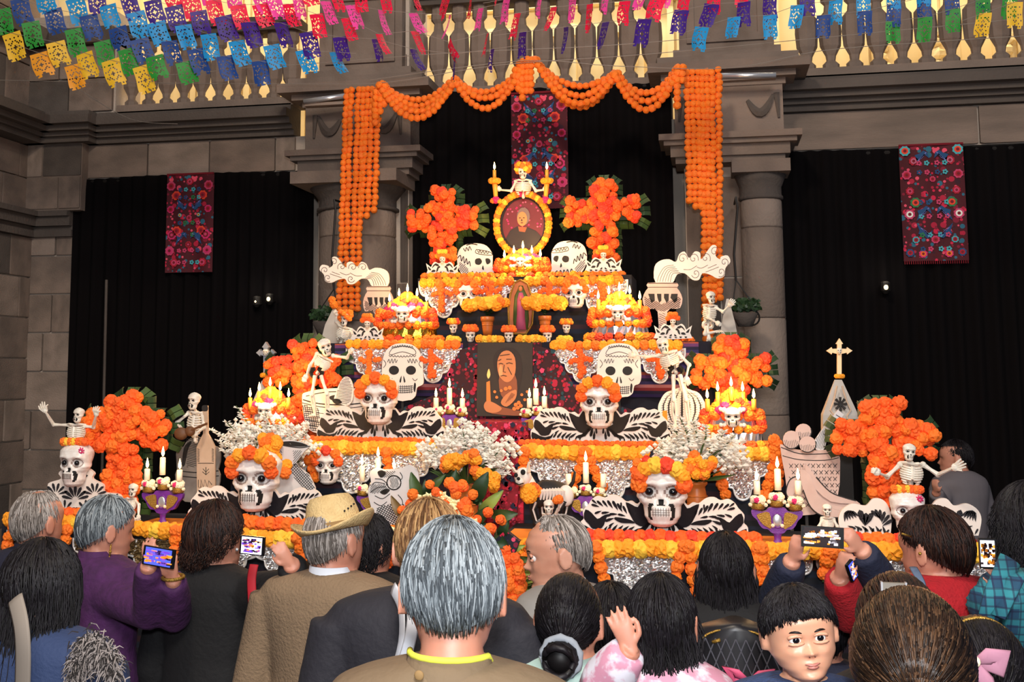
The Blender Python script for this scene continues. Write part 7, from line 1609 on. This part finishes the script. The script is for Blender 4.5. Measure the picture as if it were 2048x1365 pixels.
def person(label, cx, top, Y, hh=.225, yaw=0, tilt=0, skin='skin', coat='coat_navy', trousers='trousers', hair=HD, style='short', hlen=.0, sh=.2, arms=None, female=False, child=False, vox=.009, bald=0, lean=0, collar=None, legs=True, face=False, nst=340, hpuff=.0, part='jacket', neckdz=0, hat=None, down=0, recede=0, roll=0):
    """yaw 0 looks at the altar; positive turns to the right of the picture; cx, top = head centre and crown in pixels"""
    tp = at(cx, top, Y); k = hh/.225; chin = tp.z-hh*1.02; X0, Y0 = tp.x, tp.y
    t = thing('person', label, 'person', (X0, Y0, 0 if not down else chin-down))
    H = tp.z; fz = 0 if not down else chin-down
    Rh = Matrix.Rotation(roll, 3, 'Y') @ Matrix.Rotation(pi-yaw, 3, 'Z') @ Matrix.Rotation(tilt, 3, 'X'); c0 = Vector((X0, Y0, chin))
    Lh = lambda v: c0+Rh @ Vector(v)
    yb = yaw*.5 if abs(yaw) < 2 else yaw; ex, ey = Vector((cos(yb), -sin(yb), 0)), Vector((sin(yb), cos(yb), 0))
    def Lb(x, y, z): return Vector((X0, Y0, z))+ex*x+ey*(y-.02)
    shz = chin-.012*k+neckdz; hip = fz+(shz-fz)*.60 if not down else shz-.42*k
    mb = MB(); mb.rings([[Lh(v) for v in r] for r in head_rings(k, child)])
    for s in (-1, 1):                               # ears
        e = Vector((s*(.087 if child else .076)*k, .012*k, .105*k)); mb.rings([[Lh(e+Vector((s*(.003+.010*u)*k, (.016*cos(a)+.006*u)*k*(1+.3*u), (.030*sin(a)+.004*sin(a))*k)) ) for a in [i*pi/6 for i in range(12)]] for u in (0, .6, 1.1)])
    mb.path([Lh((0, .02*k, .08*k)), Lh((0, .03*k, .0)), Lb(0, .0, shz+.03), Lb(0, .0, shz-.08)], [.05*k, .052*k, .058*k, .09*k], 16)
    w_ = sh
    def torso(g=0.0, z1=None):
        rg = []; zt = shz
        for f, a, b, p_ in [(1.0, .055, .055, 1), (.99, .085, .065, 1), (.965, w_*.66, .08, .9), (.93, w_*.90, .095, .85), (.88, w_*1.0, .108, .85), (.78, w_*.95, .118, .9), (.62, w_*.85, .115, .95), (.45, w_*.80, .115, 1), (.2, w_*.90, .13, 1), (0, w_*.94, .13, 1)]:
            z = hip+(zt+.045-hip)*f; a2, b2 = (a+g)*1, (b+g)*1
            rg.append([Lb(a2*math.copysign(abs(cos(q))**p_, cos(q)), b2*math.copysign(abs(sin(q))**p_, sin(q))+lean*(1-f), z) for q in [i*2*pi/28 for i in range(28)]])
        return rg
    body = mb; body.rings(torso(-.012))
    cl = MB(); cl.rings(torso(.006)); phones = []
    default = [None, None]
    for i, s in enumerate((-1, 1)):
        A = (arms or default)[i]; S = Lb(s*(w_-.035), 0, shz-.055)
        if A is None:
            E = Lb(s*(w_+.035), -.02, shz-.32*k); Wp = Lb(s*(w_+.02), .07, shz-.56*k); hd, thv, nv = Vector((0, 0, -1)), ey, ex*(-s)
        else:
            E = at(*A[0]); Wp = at(*A[1]); hd = (at(*A[2])-Wp); thv = at(*A[3])-Wp if len(A) > 3 else Vector((0, 0, 1)); nv = Vector((A[4] if len(A) > 4 else 0, -1 if len(A) < 6 else A[5], 0))
        body.path([S, S.lerp(E, .5), E, E.lerp(Wp, .4), Wp], [.05*k, .045*k, .04*k, .036*k, .026*k], 12)
        finger_hand(body, Wp, hd, thv, nv, .17*k if A is None else max(.1, hd.length), (.35 if A is None else A[6] if len(A) > 6 else .3))
        cl.path([S+Vector((0, 0, -.0)), S.lerp(E, .35), E, E.lerp(Wp, .5), E.lerp(Wp, .93)], [.078*k, .072*k, .062*k, .055*k, .044*k], 14)
    if not down:
        for s in (-1, 1):
            body.path([Lb(s*.085, 0, hip+.05), Lb(s*.1, 0, hip*.5+.02), Lb(s*.1, .0, .09), Lb(s*.1, .0, .03)], [.085, .06, .045, .045], 12); body.path([Lb(s*.1, -.03, .04), Lb(s*.1, .16, .03)], [.04, .03], 8)
    bo = obj('body', body, skin, t, True); remesh(bo, vox)
    co = obj(part, cl, coat, t, True); remesh(co, .011, 4)
    if collar:
        mb = MB(); rg = []
        for f, r_ in ((-.035, .088), (.01, .07), (.04, .066), (.04, .060), (.0, .062)): rg.append([Lb(r_*cos(q)*1.05, r_*sin(q)*1.0-.004, shz+f+(.018 if sin(q) < 0 else -.0)) for q in [i*2*pi/24 for i in range(24)]])
        mb.rings(rg, False); obj('collar', mb, collar, t, True)
    if not down:
        mb = MB()
        rg = [[Lb(w_*.92*cos(q), .125*sin(q), z) for q in [i*2*pi/20 for i in range(20)]] for z in (hip-.08, hip+.08)]; mb.rings(rg)
        for s in (-1, 1): mb.path([Lb(s*.09, 0, hip+.02), Lb(s*.1, 0, hip*.5), Lb(s*.1, 0, .1)], [.1, .08, .065], 14)
        obj('trousers', mb, trousers, t, True)
        for s in (-1, 1): mb = MB(); mb.path([Lb(s*.1, -.05, .05), Lb(s*.1, .06, .05), Lb(s*.1, .2, .035)], [.05, .052, .036], 12); obj('shoe', mb, 'black_plastic', t, True)
    else:
        mb = MB()
        for s in (-1, 1): mb.path([Lb(s*.06, 0, hip+.05), Lb(s*.09, -.08, hip-.06), Lb(s*.09, -.02, hip-.3)], [.075, .065, .05], 12)
        obj('trousers', mb, trousers, t, True)
    # hair: fitted cap plus strands combed from the crown
    if hair:
        ctr = Vector((0, .008*k, .125*k)); rx, ry, rz = (.0795+hpuff)*k, (.102+hpuff)*k, (.103+hpuff*.7)*k; rx *= 1.16 if child else 1
        def lim(a):                                 # lowest polar angle of the hairline per azimuth; a=-pi/2 is the face side
            fr = max(0, -sin(a)); bk = max(0, sin(a))
            return 1.05*(1-recede)*fr**1.2*(.82 if female else 1.12 if child else .9)+(1-fr**1.2)*(1.62+.62*bk)
        def S_(a, p, g=0): return Vector((rx*(1+g)*sin(p)*cos(a), ry*(1+g)*sin(p)*sin(a), rz*(1+g)*cos(p)*(1 if cos(p) > 0 else 1.12)))+ctr
        mb = MB(); rg = []
        for i in range(15):
            rg.append([Lh(S_(a, .02+(lim(a)*(1-.0)-.02)*i/14+(bald*(1-i/14)), .0)) for a in [j*2*pi/36 for j in range(36)]])
        mb.rings(rg, False) if bald else mb.rings(rg, False)
        if not bald: mb.add(rg[0], [tuple(range(36))])
        n = int(nst*2.1)
        long = style in ('long', 'pony', 'bun')
        for q in range(n):
            a = R.uniform(-pi, pi); L1 = lim(a)*R.uniform(.86, 1.04); p0 = max(R.uniform(.02, L1*.75), bald*1.05); g0 = R.uniform(.0, .035); sw = R.uniform(.15, .4)*(1 if R.random() < .7 else -.6)
            pts = []; steps = 6
            if style in ('bun', 'pony'):            # drawn back to a knot at the nape
                kn = Vector((0, .118*k, .085*k)) if style == 'pony' else Vector((0, .118*k, .07*k)); a = R.uniform(-pi, pi); st = S_(a, min(lim(a), R.uniform(.05, 2.2)), .022)
                for i in range(steps+1):
                    f = i/steps; v = st.lerp(kn, f)-ctr; r_ = sqrt((v.x/rx)**2+(v.y/ry)**2+(v.z/rz)**2) or 1; v = v/r_*(1.03+g0*.6); pts.append(v+ctr)
            else:
                for i in range(steps+1):
                    p = p0+(L1-p0)*i/steps; pts.append(S_(a+sw*i/steps*.6, p, g0+.02*sin(i+q)))
            if style == 'long' and (sin(a) > -.45 or abs(cos(a)) > .6):
                e = pts[-1]; l = hlen*R.uniform(.75, 1.05); wv = R.uniform(-.02, .02); ph = R.uniform(0, 6)
                for i in range(1, 6): f = i/5; pts.append(e+Vector((e.x*.04*f+wv*sin(f*5+ph), .02*f+.03*max(0, .0)+(.0), -l*f)))
            m = len(pts); r0 = .0030*k
            mb.cur = 0 if q % 3 == 0 else (1 if q % 3 == 1 else 2)
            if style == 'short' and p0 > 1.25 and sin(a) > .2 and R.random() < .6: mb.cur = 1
            r0 = (.0021 if nst > 1000 else .0030)*k; mb.path([Lh(v) for v in pts], [r0*(1.05-.75*i/(m-1)) for i in range(m)], 3)
        if style == 'bun':
            kc = Vector((0, .135*k, .06*k)); mb.cur = 0; mb.ball(Lh(kc), .040*k, 14, 10)
            for q in range(16): a = q*.4; mb.cur = q % 3; mb.path([Lh(kc+Vector((.036*cos(b+a)*k, .022*k*sin(a*2)+.022, .036*sin(b+a)*k))) for b in (0, .6, 1.2, 1.8)], [.008*k, .010*k, .010*k, .005*k], 5)
        if style == 'pony':
            for q in range(90):
                a = R.uniform(0, 6.28); g = R.random(); st = Vector((.012*cos(a)*g, .125*k, .08*k+.012*sin(a)*g)); mb.cur = q % 3
                mb.path([Lh(st), Lh(st+Vector((.03*cos(a)*g, .03, -.03))), Lh(st+Vector((.045*cos(a)*g, .025+.01*sin(a), -.5*hlen))), Lh(st+Vector((.03*cos(a)*g, .01, -hlen*R.uniform(.8, 1))))], [.005, .006, .005, .002], 4)
        o = obj('hair', mb, hair, t, True)
    if face:
        for s in (-1, 1):
            e = Vector((s*.031*k, -.070*k, .113*k)); mb = MB(); ec = 1.22 if child else 1; mb.ball(Lh(e), .0135*k*ec, 14, 10); eo = obj('eye', mb, 'eye_white', t, True)
            mb = MB(); mb.ball(Lh(e+Vector((0, -.0062*k*ec, 0))), .0088*k*ec, 14, 10); obj('iris', mb, 'eye', eo, True)
            mb = MB()
            for zz, c in ((.0058, .0035), (-.0062, -.0025)): mb.path([Lh(e+Vector((x*k*ec, (-.0125+12*abs(x)**2)*k*ec, (zz+c*(1-(x/.015)**2))*k*ec))) for x in (-.016, -.009, 0, .009, .016)], .0046*k, 6)
            obj('eyelid', mb, skin, t, True)
            mb = MB(); mb.path([Lh(Vector((s*(.016+x)*k, (-.090+9*abs(x)**2)*k, (.131+.004*sin(x*90))*k))) for x in (0, .008, .016, .024, .030)], [.0012, .0026, .0026, .002, .0008], 5); obj('eyebrow', mb, 'hair_dark2', t, True)
        mb = MB(); mb.path([Lh(Vector((x*k, (-.0955+14*x*x)*k, .0525*k-.001*cos(x*200)))) for x in (-.019, -.012, -.004, 0, .004, .012, .019)], [.0008, .0022, .0032, .0028, .0032, .0022, .0008], 6)
        mb.path([Lh(Vector((x*k, (-.0945+14*x*x)*k, .0455*k))) for x in (-.015, -.008, 0, .008, .015)], [.0008, .003, .0038, .003, .0008], 6); obj('lips', mb, 'lips', t, True)
        mb = MB()
        for s in (-1, 1): mb.ball(Lh(Vector((s*.007*k, -.1*k, .0735*k))), .0022*k, 6, 4)
        obj('nostrils', mb, 'lips_dark', t, True)
    return t, Lh, Lb, shz, k
def phone(label, c, w_px, h_px, Y, ang=0, yaw=0, screen=('s_purple', 's_orange', 's_white'), side=0):
    p = at(c[0], c[1], Y); u = mpp(c[0], Y); a, b = w_px*u/2, h_px*u/2; t = thing('phone', label, 'phone', p); Rm = Matrix.Rotation(yaw, 3, 'Z') @ Matrix.Rotation(ang, 3, 'Y'); T = lambda x, y, z: p+Rm @ Vector((x, y, z))
    def bx(x0, x1, y0, y1, z0, z1): m = MB(); m.box(x0, x1, y0, y1, z0, z1); m.v = [tuple(T(*v)) for v in m.v]; return m
    obj('case', bx(-a, a, 0, .009, -b, b), 'black_plastic', t); obj('screen', bx(-a*.86, a*.80, -.0012, .0, -b*.88, b*.88), screen[0], t)
    mb = MB()
    for k in range(60):
        x, z = R.uniform(-a*.75, a*.7), b*(R.choice((-.55, -.1, .2, .5))+R.uniform(-.12, .12)); l, h = a*R.uniform(.05, .22), b*R.uniform(.05, .13); m = MB(); m.cur = R.choice((0, 1, 1, 2)); m.box(x-l, x+l, -.0022, -.0012, z-h, z+h); n = len(mb.v); mb.v += [tuple(T(*v)) for v in m.v]; mb.f += [tuple(i+n for i in f) for f in m.f]; mb.m += m.m
    obj('screen_picture', mb, [screen[1], screen[2], 's_dark'], t, kind='stuff'); return t
def strap(t, name, m, pts, w_=.02):
    mb = MB(); mb.path(smooth_curve(pts, 4), [w_]*(len(pts)*4-3), 8, .2); return obj(name, mb, m, t, True)
# left group
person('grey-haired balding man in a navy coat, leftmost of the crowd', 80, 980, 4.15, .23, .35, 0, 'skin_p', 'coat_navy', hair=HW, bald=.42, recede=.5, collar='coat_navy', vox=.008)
a, Lh, Lb, sz, k = person('woman with short grey hair in a purple jacket holding a phone', 210, 994, 4.05, .225, .75, .12, 'skin_p', 'coat_purple', hair=HG, female=True, hpuff=.006, sh=.195, collar='coat_purple', vox=.006,
  arms=[[(300, 1225, 3.81), (296, 1130, 3.65), (296, 1100, 3.65), (312, 1115, 3.65), 1, 1], [(352, 1230, 3.86), (346, 1158, 3.70), (338, 1108, 3.68), (325, 1130, 3.68), -1, 1]])
mb = MB(); mb.path([Lh((-.083*k, .01, .07*k)), Lh((-.085*k, .01, .03*k))], .003, 6); mb.ball(Lh((-.085*k, .01, .045*k)), .006, 6, 5); mb.ball(Lh((-.085*k, .01, .025*k)), .005, 6, 5); obj('earring', mb, 'gold', a, True)
mb = MB(); c = at(346, 1155, 3.70); mb.path([c+Vector((.034*cos(q), .034*sin(q), .004*sin(q))) for q in [i*pi/8 for i in range(17)]], .006, 6); obj('wristwatch', mb, 'gold', a, True)
phone('phone with a purple and orange picture held by the woman in purple', (317, 1115), 62, 34, 3.63, .12, 0, ('s_blue', 's_orange', 's_purple'))
a, Lh, Lb, sz, k = person('woman with long black hair, navy jacket and grey fur hood at the lower left', 82, 1088, 2.95, .225, .1, .1, 'skin_p', 'coat_blue', hair=HB, style='long', hlen=.34, female=True, nst=620, hpuff=.016, sh=.23)
fur = MB()
for q in range(1500):
    f = R.random(); c = at(150+80*f, 1345-55*sin(f*3.1)+R.uniform(-14, 20), 2.73); c = c+Vector((R.gauss(0, .012), R.gauss(0, .01), R.gauss(0, .012))); d = Vector((R.gauss(0, 1), R.gauss(-.4, .6), R.gauss(-.3, 1))).normalized()*.026; fur.cur = q % 2; fur.path([c, c+d*.6, c+d+Vector((0, 0, -.01))], [.0018, .0014, .0004], 3)
obj('fur_trim', fur, ['fur_grey', 'fur_dark'], a)
strap(a, 'bag_strap', 'strap_grey', [at(30, 1198, 2.73), at(42, 1250, 2.70), at(46, 1310, 2.70), at(44, 1400, 2.73)], .024)
a, Lh, Lb, sz, k = person('woman with short dark brown hair in a black coat holding up a phone', 434, 1004, 4.05, .235, .55, 0, 'skin_p', 'coat_black', hair=HD, female=True, hpuff=.008, sh=.205, vox=.006, nst=520, hlen=.04, style='long',
  arms=[None, [(600, 1175, 3.80), (582, 1128, 3.67), (548, 1082, 3.64), (545, 1110, 3.64), -1, 1]])
strap(a, 'bag_strap', 'red_strap', [at(508, 1130, 3.82), at(503, 1160, 3.80), at(505, 1210, 3.80), at(508, 1250, 3.82)], .016)
mb = MB(); mb.ball(at(474, 1100, 3.92), .006, 8, 6); obj('earring', mb, 'silver', a, True)
phone('phone with a bright altar picture held by the woman in black', (504, 1092), 48, 34, 3.64, .06, 0, ('s_white', 's_orange', 's_purple'))
# man with straw hat
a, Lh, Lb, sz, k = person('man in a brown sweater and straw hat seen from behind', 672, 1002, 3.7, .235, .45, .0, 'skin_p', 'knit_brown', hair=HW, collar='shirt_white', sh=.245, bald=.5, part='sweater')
hc = Lh((0, .005, .14*k)); th = thing('straw_hat', 'straw fedora worn by the man in the brown sweater', 'hat', hc)
tl = Matrix.Rotation(-.22, 3, 'Y') @ Matrix.Rotation(-.12, 3, 'X')
def HR_(r, z, sx=1.0, sy=1.12, dn=0): r *= .93; return [hc+tl @ Vector((r*sx*cos(q), r*sy*sin(q), z+dn*abs(cos(q))**2*r+.01*sin(q)*r)) for q in [i*2*pi/40 for i in range(40)]]
mb = MB(); mb.rings([HR_(.094, .0), HR_(.094, .02), HR_(.09, .055), HR_(.08, .09), HR_(.066, .108), HR_(.035, .112), HR_(.002, .096)], False); obj('crown', mb, 'straw', th, True)
mb = MB(); mb.rings([HR_(.093, .0), HR_(.115, -.004, dn=.05), HR_(.130, -.004, dn=.22), HR_(.142, .0, dn=.32), HR_(.141, .006, dn=.32), HR_(.115, .004, dn=.05), HR_(.093, .008)], False); obj('brim', mb, 'straw', th, True)
mb = MB(); mb.rings([HR_(.0955, .004), HR_(.0955, .024), HR_(.093, .024)], False); obj('hat_band', mb, 'straw_dark', th, True)
mb = MB()
for q in range(4): mb.ball(hc+tl @ Vector((.088*cos(-.75+q*.16), .097*sin(-.75+q*.16), .05+.006*q)), .0035, 6, 4)
obj('vent_hole', mb, 'ink', th)
for i in range(2):
    s = 1; mb = MB(); 
mb = MB(); f = [Lb(-.09, -.135, sz-.26), Lb(-.05, -.14, sz-.36), Lb(-.06, -.138, sz-.46)]
person('dark-haired person half hidden behind the straw hat', 738, 1030, 4.2, .22, .5, 0, 'skin_p', 'coat_black', hair=HB, female=True, hpuff=.006, style='long', hlen=.05)
# blonde woman with white straps
a, Lh, Lb, sz, k = person('woman with reddish blonde hair in a dark jacket with white bag straps', 858, 1000, 3.0, .232, -.25, .05, 'skin_p', 'coat_charcoal', hair=HL, female=True, hpuff=.004, sh=.25, nst=460)
strap(a, 'bag_strap', 'shirt_white', [at(786, 1178, 2.85), at(802, 1215, 2.76), at(802, 1290, 2.74), at(780, 1370, 2.79)], .016); strap(a, 'bag_strap', 'shirt_white', [at(822, 1185, 2.82), at(826, 1240, 2.72), at(815, 1300, 2.72), at(790, 1375, 2.77)], .014)
# nearest man
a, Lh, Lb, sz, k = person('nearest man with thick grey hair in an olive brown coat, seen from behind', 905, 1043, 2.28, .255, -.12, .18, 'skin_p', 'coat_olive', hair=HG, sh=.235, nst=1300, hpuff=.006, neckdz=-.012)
mb = MB(); rg = []
for f, r_ in ((-.045, .112), (.0, .082), (.03, .076), (.03, .070), (.0, .07)): rg.append([Lb(r_*cos(q)*1.05, r_*sin(q)-.01, sz+f+(.02 if sin(q) < 0 else -.01)) for q in [i*2*pi/28 for i in range(28)]])
mb.rings(rg, False); obj('coat_collar', mb, 'coat_olive', a, True)
mb = MB(); mb.path([Lb(.076*cos(q), .073*sin(q)-.01, sz+.045+(.008 if sin(q) < 0 else -.01)) for q in [i*pi/10-pi for i in range(21)]], .006, 8); obj('yellow_neckline', mb, 'lemon_cloth', a, True)
mb = MB(); mb.ball(at(838, 1352, 2.12), (.009, .003, .009), 12, 6); obj('button', mb, 'straw_dark', a, True)
# old man in profile
a, Lh, Lb, sz, k = person('old man in profile looking down left, grey hair, light collar', 1120, 1030, 4.25, .25, -1.8, .12, 'skin_old', 'coat_grey', hair=HW, bald=.3, recede=.75, sh=.2, face=True, vox=.005, collar='shirt_white')
mb = MB(); mb.rings([[Lb((.11+.03*u)*cos(q), (.10+.03*u)*sin(q)-.02, sz+.02-.04*u) for q in [i*2*pi/24 for i in range(24)]] for u in (0, .5, 1.2, 1.8)], False); obj('hood', mb, 'coat_grey', a, True)
# child with bun, girl with raised hand, long haired woman
a, Lh, Lb, sz, k = person('girl with black hair in a bun with a grey scrunchie, pale teal top', 1138, 1148, 3.0, .215, .05, -.05, 'skin_p', 'top_teal', hair=HB, style='bun', female=True, sh=.185, nst=620)
mb = MB(); kc = Vector((0, .128*k, .06*k)); mb.path([Lh(kc+Vector((.043*cos(q), 0, .043*sin(q)))) for q in [i*pi/12 for i in range(25)]], [.009+.002*sin(i*2.4) for i in range(25)], 8); obj('scrunchie', mb, 'scrunchie_grey', a, True)
a, Lh, Lb, sz, k = person('girl with loose black hair and raised hand in a white spotted hoodie', 1322, 1150, 2.95, .21, .1, 0, 'skin_p', 'hoodie_white', hair=HB, style='long', hlen=.22, female=True, sh=.165, nst=560, hpuff=.004, vox=.004,
  arms=[[(1215, 1360, 2.76), (1262, 1298, 2.72), (1230, 1224, 2.72), (1290, 1262, 2.72), 0, 1, .06], None], part='hoodie')
a, Lh, Lb, sz, k = person('woman with long straight black hair and a black quilted backpack', 1450, 1064, 3.85, .22, .0, 0, 'skin_p', 'coat_black', hair=HB, style='long', hlen=.30, female=True, nst=620, hpuff=.0, sh=.21)
b = thing('backpack', 'small black quilted backpack with a purple and pink bow, gold zips', 'backpack', at(1470, 1400, 3.45)); mb = MB(); c = at(1472, 1330, 3.45)
mb.rings([[c+Vector((w2*cos(q), .07*sin(q), z)) for q in [i*2*pi/24 for i in range(24)]] for z, w2 in ((-.16, .10), (-.12, .125), (0, .13), (.07, .12), (.10, .09), (.115, .03))]); obj('pack', mb, 'quilt', b, True)
mb = MB()
for i in range(-4, 5):
    for s in (-1, 1): mb.path([c+Vector((.026*i+s*.03*q, -.072+.03*abs(.026*i)**1.0, .08-.07*q)) for q in (0, 1, 2, 3)], .0016, 4)
obj('quilting', mb, 'quilt_line', b); mb = MB(); mb.path([c+Vector((.10*cos(q), -.06, .05+.055*sin(q))) for q in [i*pi/12 for i in range(13)]], .003, 5); mb.path([c+Vector((-.06, -.07, .07)), c+Vector((-.04, -.075, .078))], .005, 5); obj('zip', mb, 'gold', b, True)
for s in (-1, 1): mb = MB(); mb.cur = 0; mb.path([c+Vector((.03, -.085, -.02)), c+Vector((.03+s*.03, -.1, .0)), c+Vector((.03+s*.055, -.09, .012)), c+Vector((.03+s*.035, -.09, -.02)), c+Vector((.03, -.085, -.02))], [.004, .012, .014, .012, .004], 8, .3); obj('bow_loop', mb, 'p_pinkish', b, True); mb = MB(); mb.path([c+Vector((.03, -.085, -.02)), c+Vector((.03+s*.05, -.09, -.045)), c+Vector((.03+s*.08, -.085, -.075))], [.005, .011, .004], 8, .3); obj('bow_tail', mb, 'p_violet', b, True)
# boy looking back
a, Lh, Lb, sz, k = person('little boy looking back at the camera in a navy fleece with red zip', 1606, 1172, 2.5, .166, pi-.18, 0.04, 'skin_boy', 'fleece', hair=HB, style='short', child=True, face=True, sh=.155, vox=.0034, nst=900, hpuff=.0045, roll=-.12, neckdz=-.042, down=.62, part='fleece_jacket')
mb = MB(); mb.path([Lb(.0, .095, sz-.005), Lb(.004, .12, sz-.06), Lb(.0, .13, sz-.16)], [.006, .006, .006], 6); mb.path([Lb(.062*cos(q), .06*sin(q)+.005, sz+.035) for q in [i*pi/10 for i in range(11)]], .007, 6); obj('red_zip', mb, 'red_strap', a, True)
mb = MB(); mb.ball(Lb(.0, .062, sz+.012), (.03, .02, .03), 12, 8); obj('yellow_shirt', mb, 'lemon_cloth', a, True)
# person raising a phone behind the boy
person('dark-haired person in a black coat just right of the girl with a bun', 1222, 1166, 3.45, .22, 0, 0, 'skin_p', 'coat_black', hair=HB, female=True, sh=.19, hpuff=.004, nst=300, style='long', hlen=.12)
person('person in navy sleeves raising a phone over the boy, head hidden behind him', 1640, 1190, 4.05, .22, .0, 0, 'skin_p', 'coat_navy2', hair=HB, sh=.2, vox=.006,
  arms=[[(1556, 1200, 3.83), (1585, 1120, 3.68), (1596, 1078, 3.65), (1612, 1110, 3.65), 1, 1, .6], [(1772, 1185, 3.83), (1722, 1098, 3.68), (1694, 1066, 3.65), (1690, 1100, 3.65), -1, 1, .6]])
phone('phone held high showing the altar, above the boy', (1645, 1075), 84, 42, 3.62, .04, 0, ('s_dark', 's_orange', 's_white'))
# woman in red
a, Lh, Lb, sz, k = person('woman in a red sweater with short dark wavy hair and grey bag strap', 1868, 1018, 3.95, .235, -.85, .1, 'skin_p', 'knit_red', hair=HD, female=True, sh=.245, neckdz=.02, hpuff=.008, vox=.006, nst=560, part='sweater',
  arms=[[(1700, 1225, 3.82), (1678, 1152, 3.69), (1690, 1118, 3.66), (1700, 1140, 3.66), 1, 1, .5], None])
strap(a, 'bag_strap', 'strap_blue', [at(1826, 1135, 3.82), at(1842, 1165, 3.74), at(1845, 1195, 3.74), at(1838, 1230, 3.79)], .012)
mb = MB(); mb.path([at(1804, 1068, 3.74), at(1822, 1074, 3.77)], .003, 5); mb.ball(at(1840, 1108, 3.77), .005, 8, 6); obj('glasses_arm_and_earring', mb, 'gold', a, True)
phone('small tilted phone beside the red sleeve', (1706, 1142), 22, 40, 3.63, -.5, .9, ('s_blue', 's_white', 's_orange'))
# near brown ponytail and clip head
a, Lh, Lb, sz, k = person('girl with glossy brown hair tied back with a lilac band, nearest at right', 1818, 1190, 2.28, .24, .1, .05, 'skin_p', 'coat_black', hair=HR, style='pony', hlen=.25, female=True, sh=.19, nst=1100, hpuff=.012)
mb = MB(); kc = Vector((0, .135*k, .082*k)); mb.path([Lh(kc+Vector((.018*cos(q), .0, .018*sin(q)))) for q in [i*pi/8 for i in range(17)]], .006, 7); mb.path([Lh(kc+Vector((0, .02, 0))), Lh(kc+Vector((0, .045, .004))), Lh(kc+Vector((.006, .045, -.05)))], [.004, .012, .004], 7, .4); obj('hair_band', mb, 'lilac', a, True)
a, Lh, Lb, sz, k = person('woman with dark hair and a flat grey hair clip behind the brown ponytail', 1788, 1148, 2.95, .225, -.15, -.1, 'skin_p', 'coat_black', hair=HD, style='bun', female=True, sh=.17, nst=460, hpuff=.006)
mb = MB(); c = at(1789, 1178, 2.74); mb.box(c.x-.025, c.x+.022, c.y-.0, c.y+.012, c.z-.011, c.z+.011); obj('hair_clip', mb, 'clip', a)
for s in (-1, 1): mb = MB(); mb.box(c.x-.003+s*.024, c.x+.001+s*.024, c.y-.003, c.y+.012, c.z-.016, c.z+.013); obj('clip_end', mb, 'silver', a)
a, Lh, Lb, sz, k = person('small girl with dark hair, headband and a big dusty pink bow', 1952, 1236, 2.6, .2, -.1, 0, 'skin_p', 'plaid_pink', hair=HB, style='bun', female=True, child=True, sh=.15, nst=520)
mb = MB(); mb.path([Lh((.086*sin(q)*k, .0+.02, (.125+.108*cos(q))*k)) for q in [-1.5+i*.2 for i in range(16)]], .004, 6); obj('headband', mb, 'gold', a, True)
for s in (-1, 1):
    mb = MB(); c = at(1950, 1325, 2.37); mb.path([c, c+Vector((s*.022, -.004, .012)), c+Vector((s*.045, 0, .012)), c+Vector((s*.04, 0, -.012)), c+Vector((s*.01, 0, -.006))], [.005, .015, .019, .015, .005], 10, .35); obj('bow_loop', mb, 'dusty_pink', a, True)
    mb = MB(); mb.path([c, c+Vector((s*.016, 0, -.03)), c+Vector((s*.028, 0, -.07))], [.006, .014, .012], 8, .3); obj('bow_tail', mb, 'dusty_pink', a, True)
mb = MB(); mb.ball(at(1950, 1325, 2.36), .010, 8, 6); obj('bow_knot', mb, 'cream_flower', a, True)
a, Lh, Lb, sz, k = person('person with dark curly hair and teal plaid shirt holding a phone, right edge', 2062, 972, 3.75, .235, -.2, .05, 'skin_p', 'plaid', hair=HB, sh=.16, hpuff=.016, female=True, nst=800, vox=.006, style='long', hlen=.1,
  arms=[[(2046, 1290, 3.56), (2008, 1176, 3.44), (1986, 1126, 3.41), (1985, 1150, 3.41), 1, 1, .5], None])
phone('upright phone with a bright picture held at the right edge', (1976, 1108), 34, 62, 3.39, 0, 0, ('s_white', 's_orange', 's_dark'))
t = thing('plaid_scarf', 'folded teal and navy plaid cloth over the shoulder at the right edge', 'scarf', at(2000, 1240, 3.30)); mb = MB(); mb.path([at(2020, 1120, 3.36), at(1992, 1190, 3.30), at(1972, 1250, 3.30)], [.028, .03, .024], 10, .3); mb.path([at(2040, 1140, 3.39), at(2030, 1160, 3.31), at(1996, 1235, 3.28)], [.02, .022, .02], 10, .3); obj('cloth', mb, 'plaid', t, True)
# person in the dark behind the altar at right
person('dark-haired man in profile standing in the shadow beyond the right skull', 1908, 880, 7.4, .2, -1.4, 0, 'skin_p', 'shirt_dim', hair=HB, sh=.18, vox=.007, arms=[[(1880, 1010, 7.20), (1872, 985, 7.04), (1868, 965, 7.01), (1880, 975, 6.99), 1, 1, .6], None])
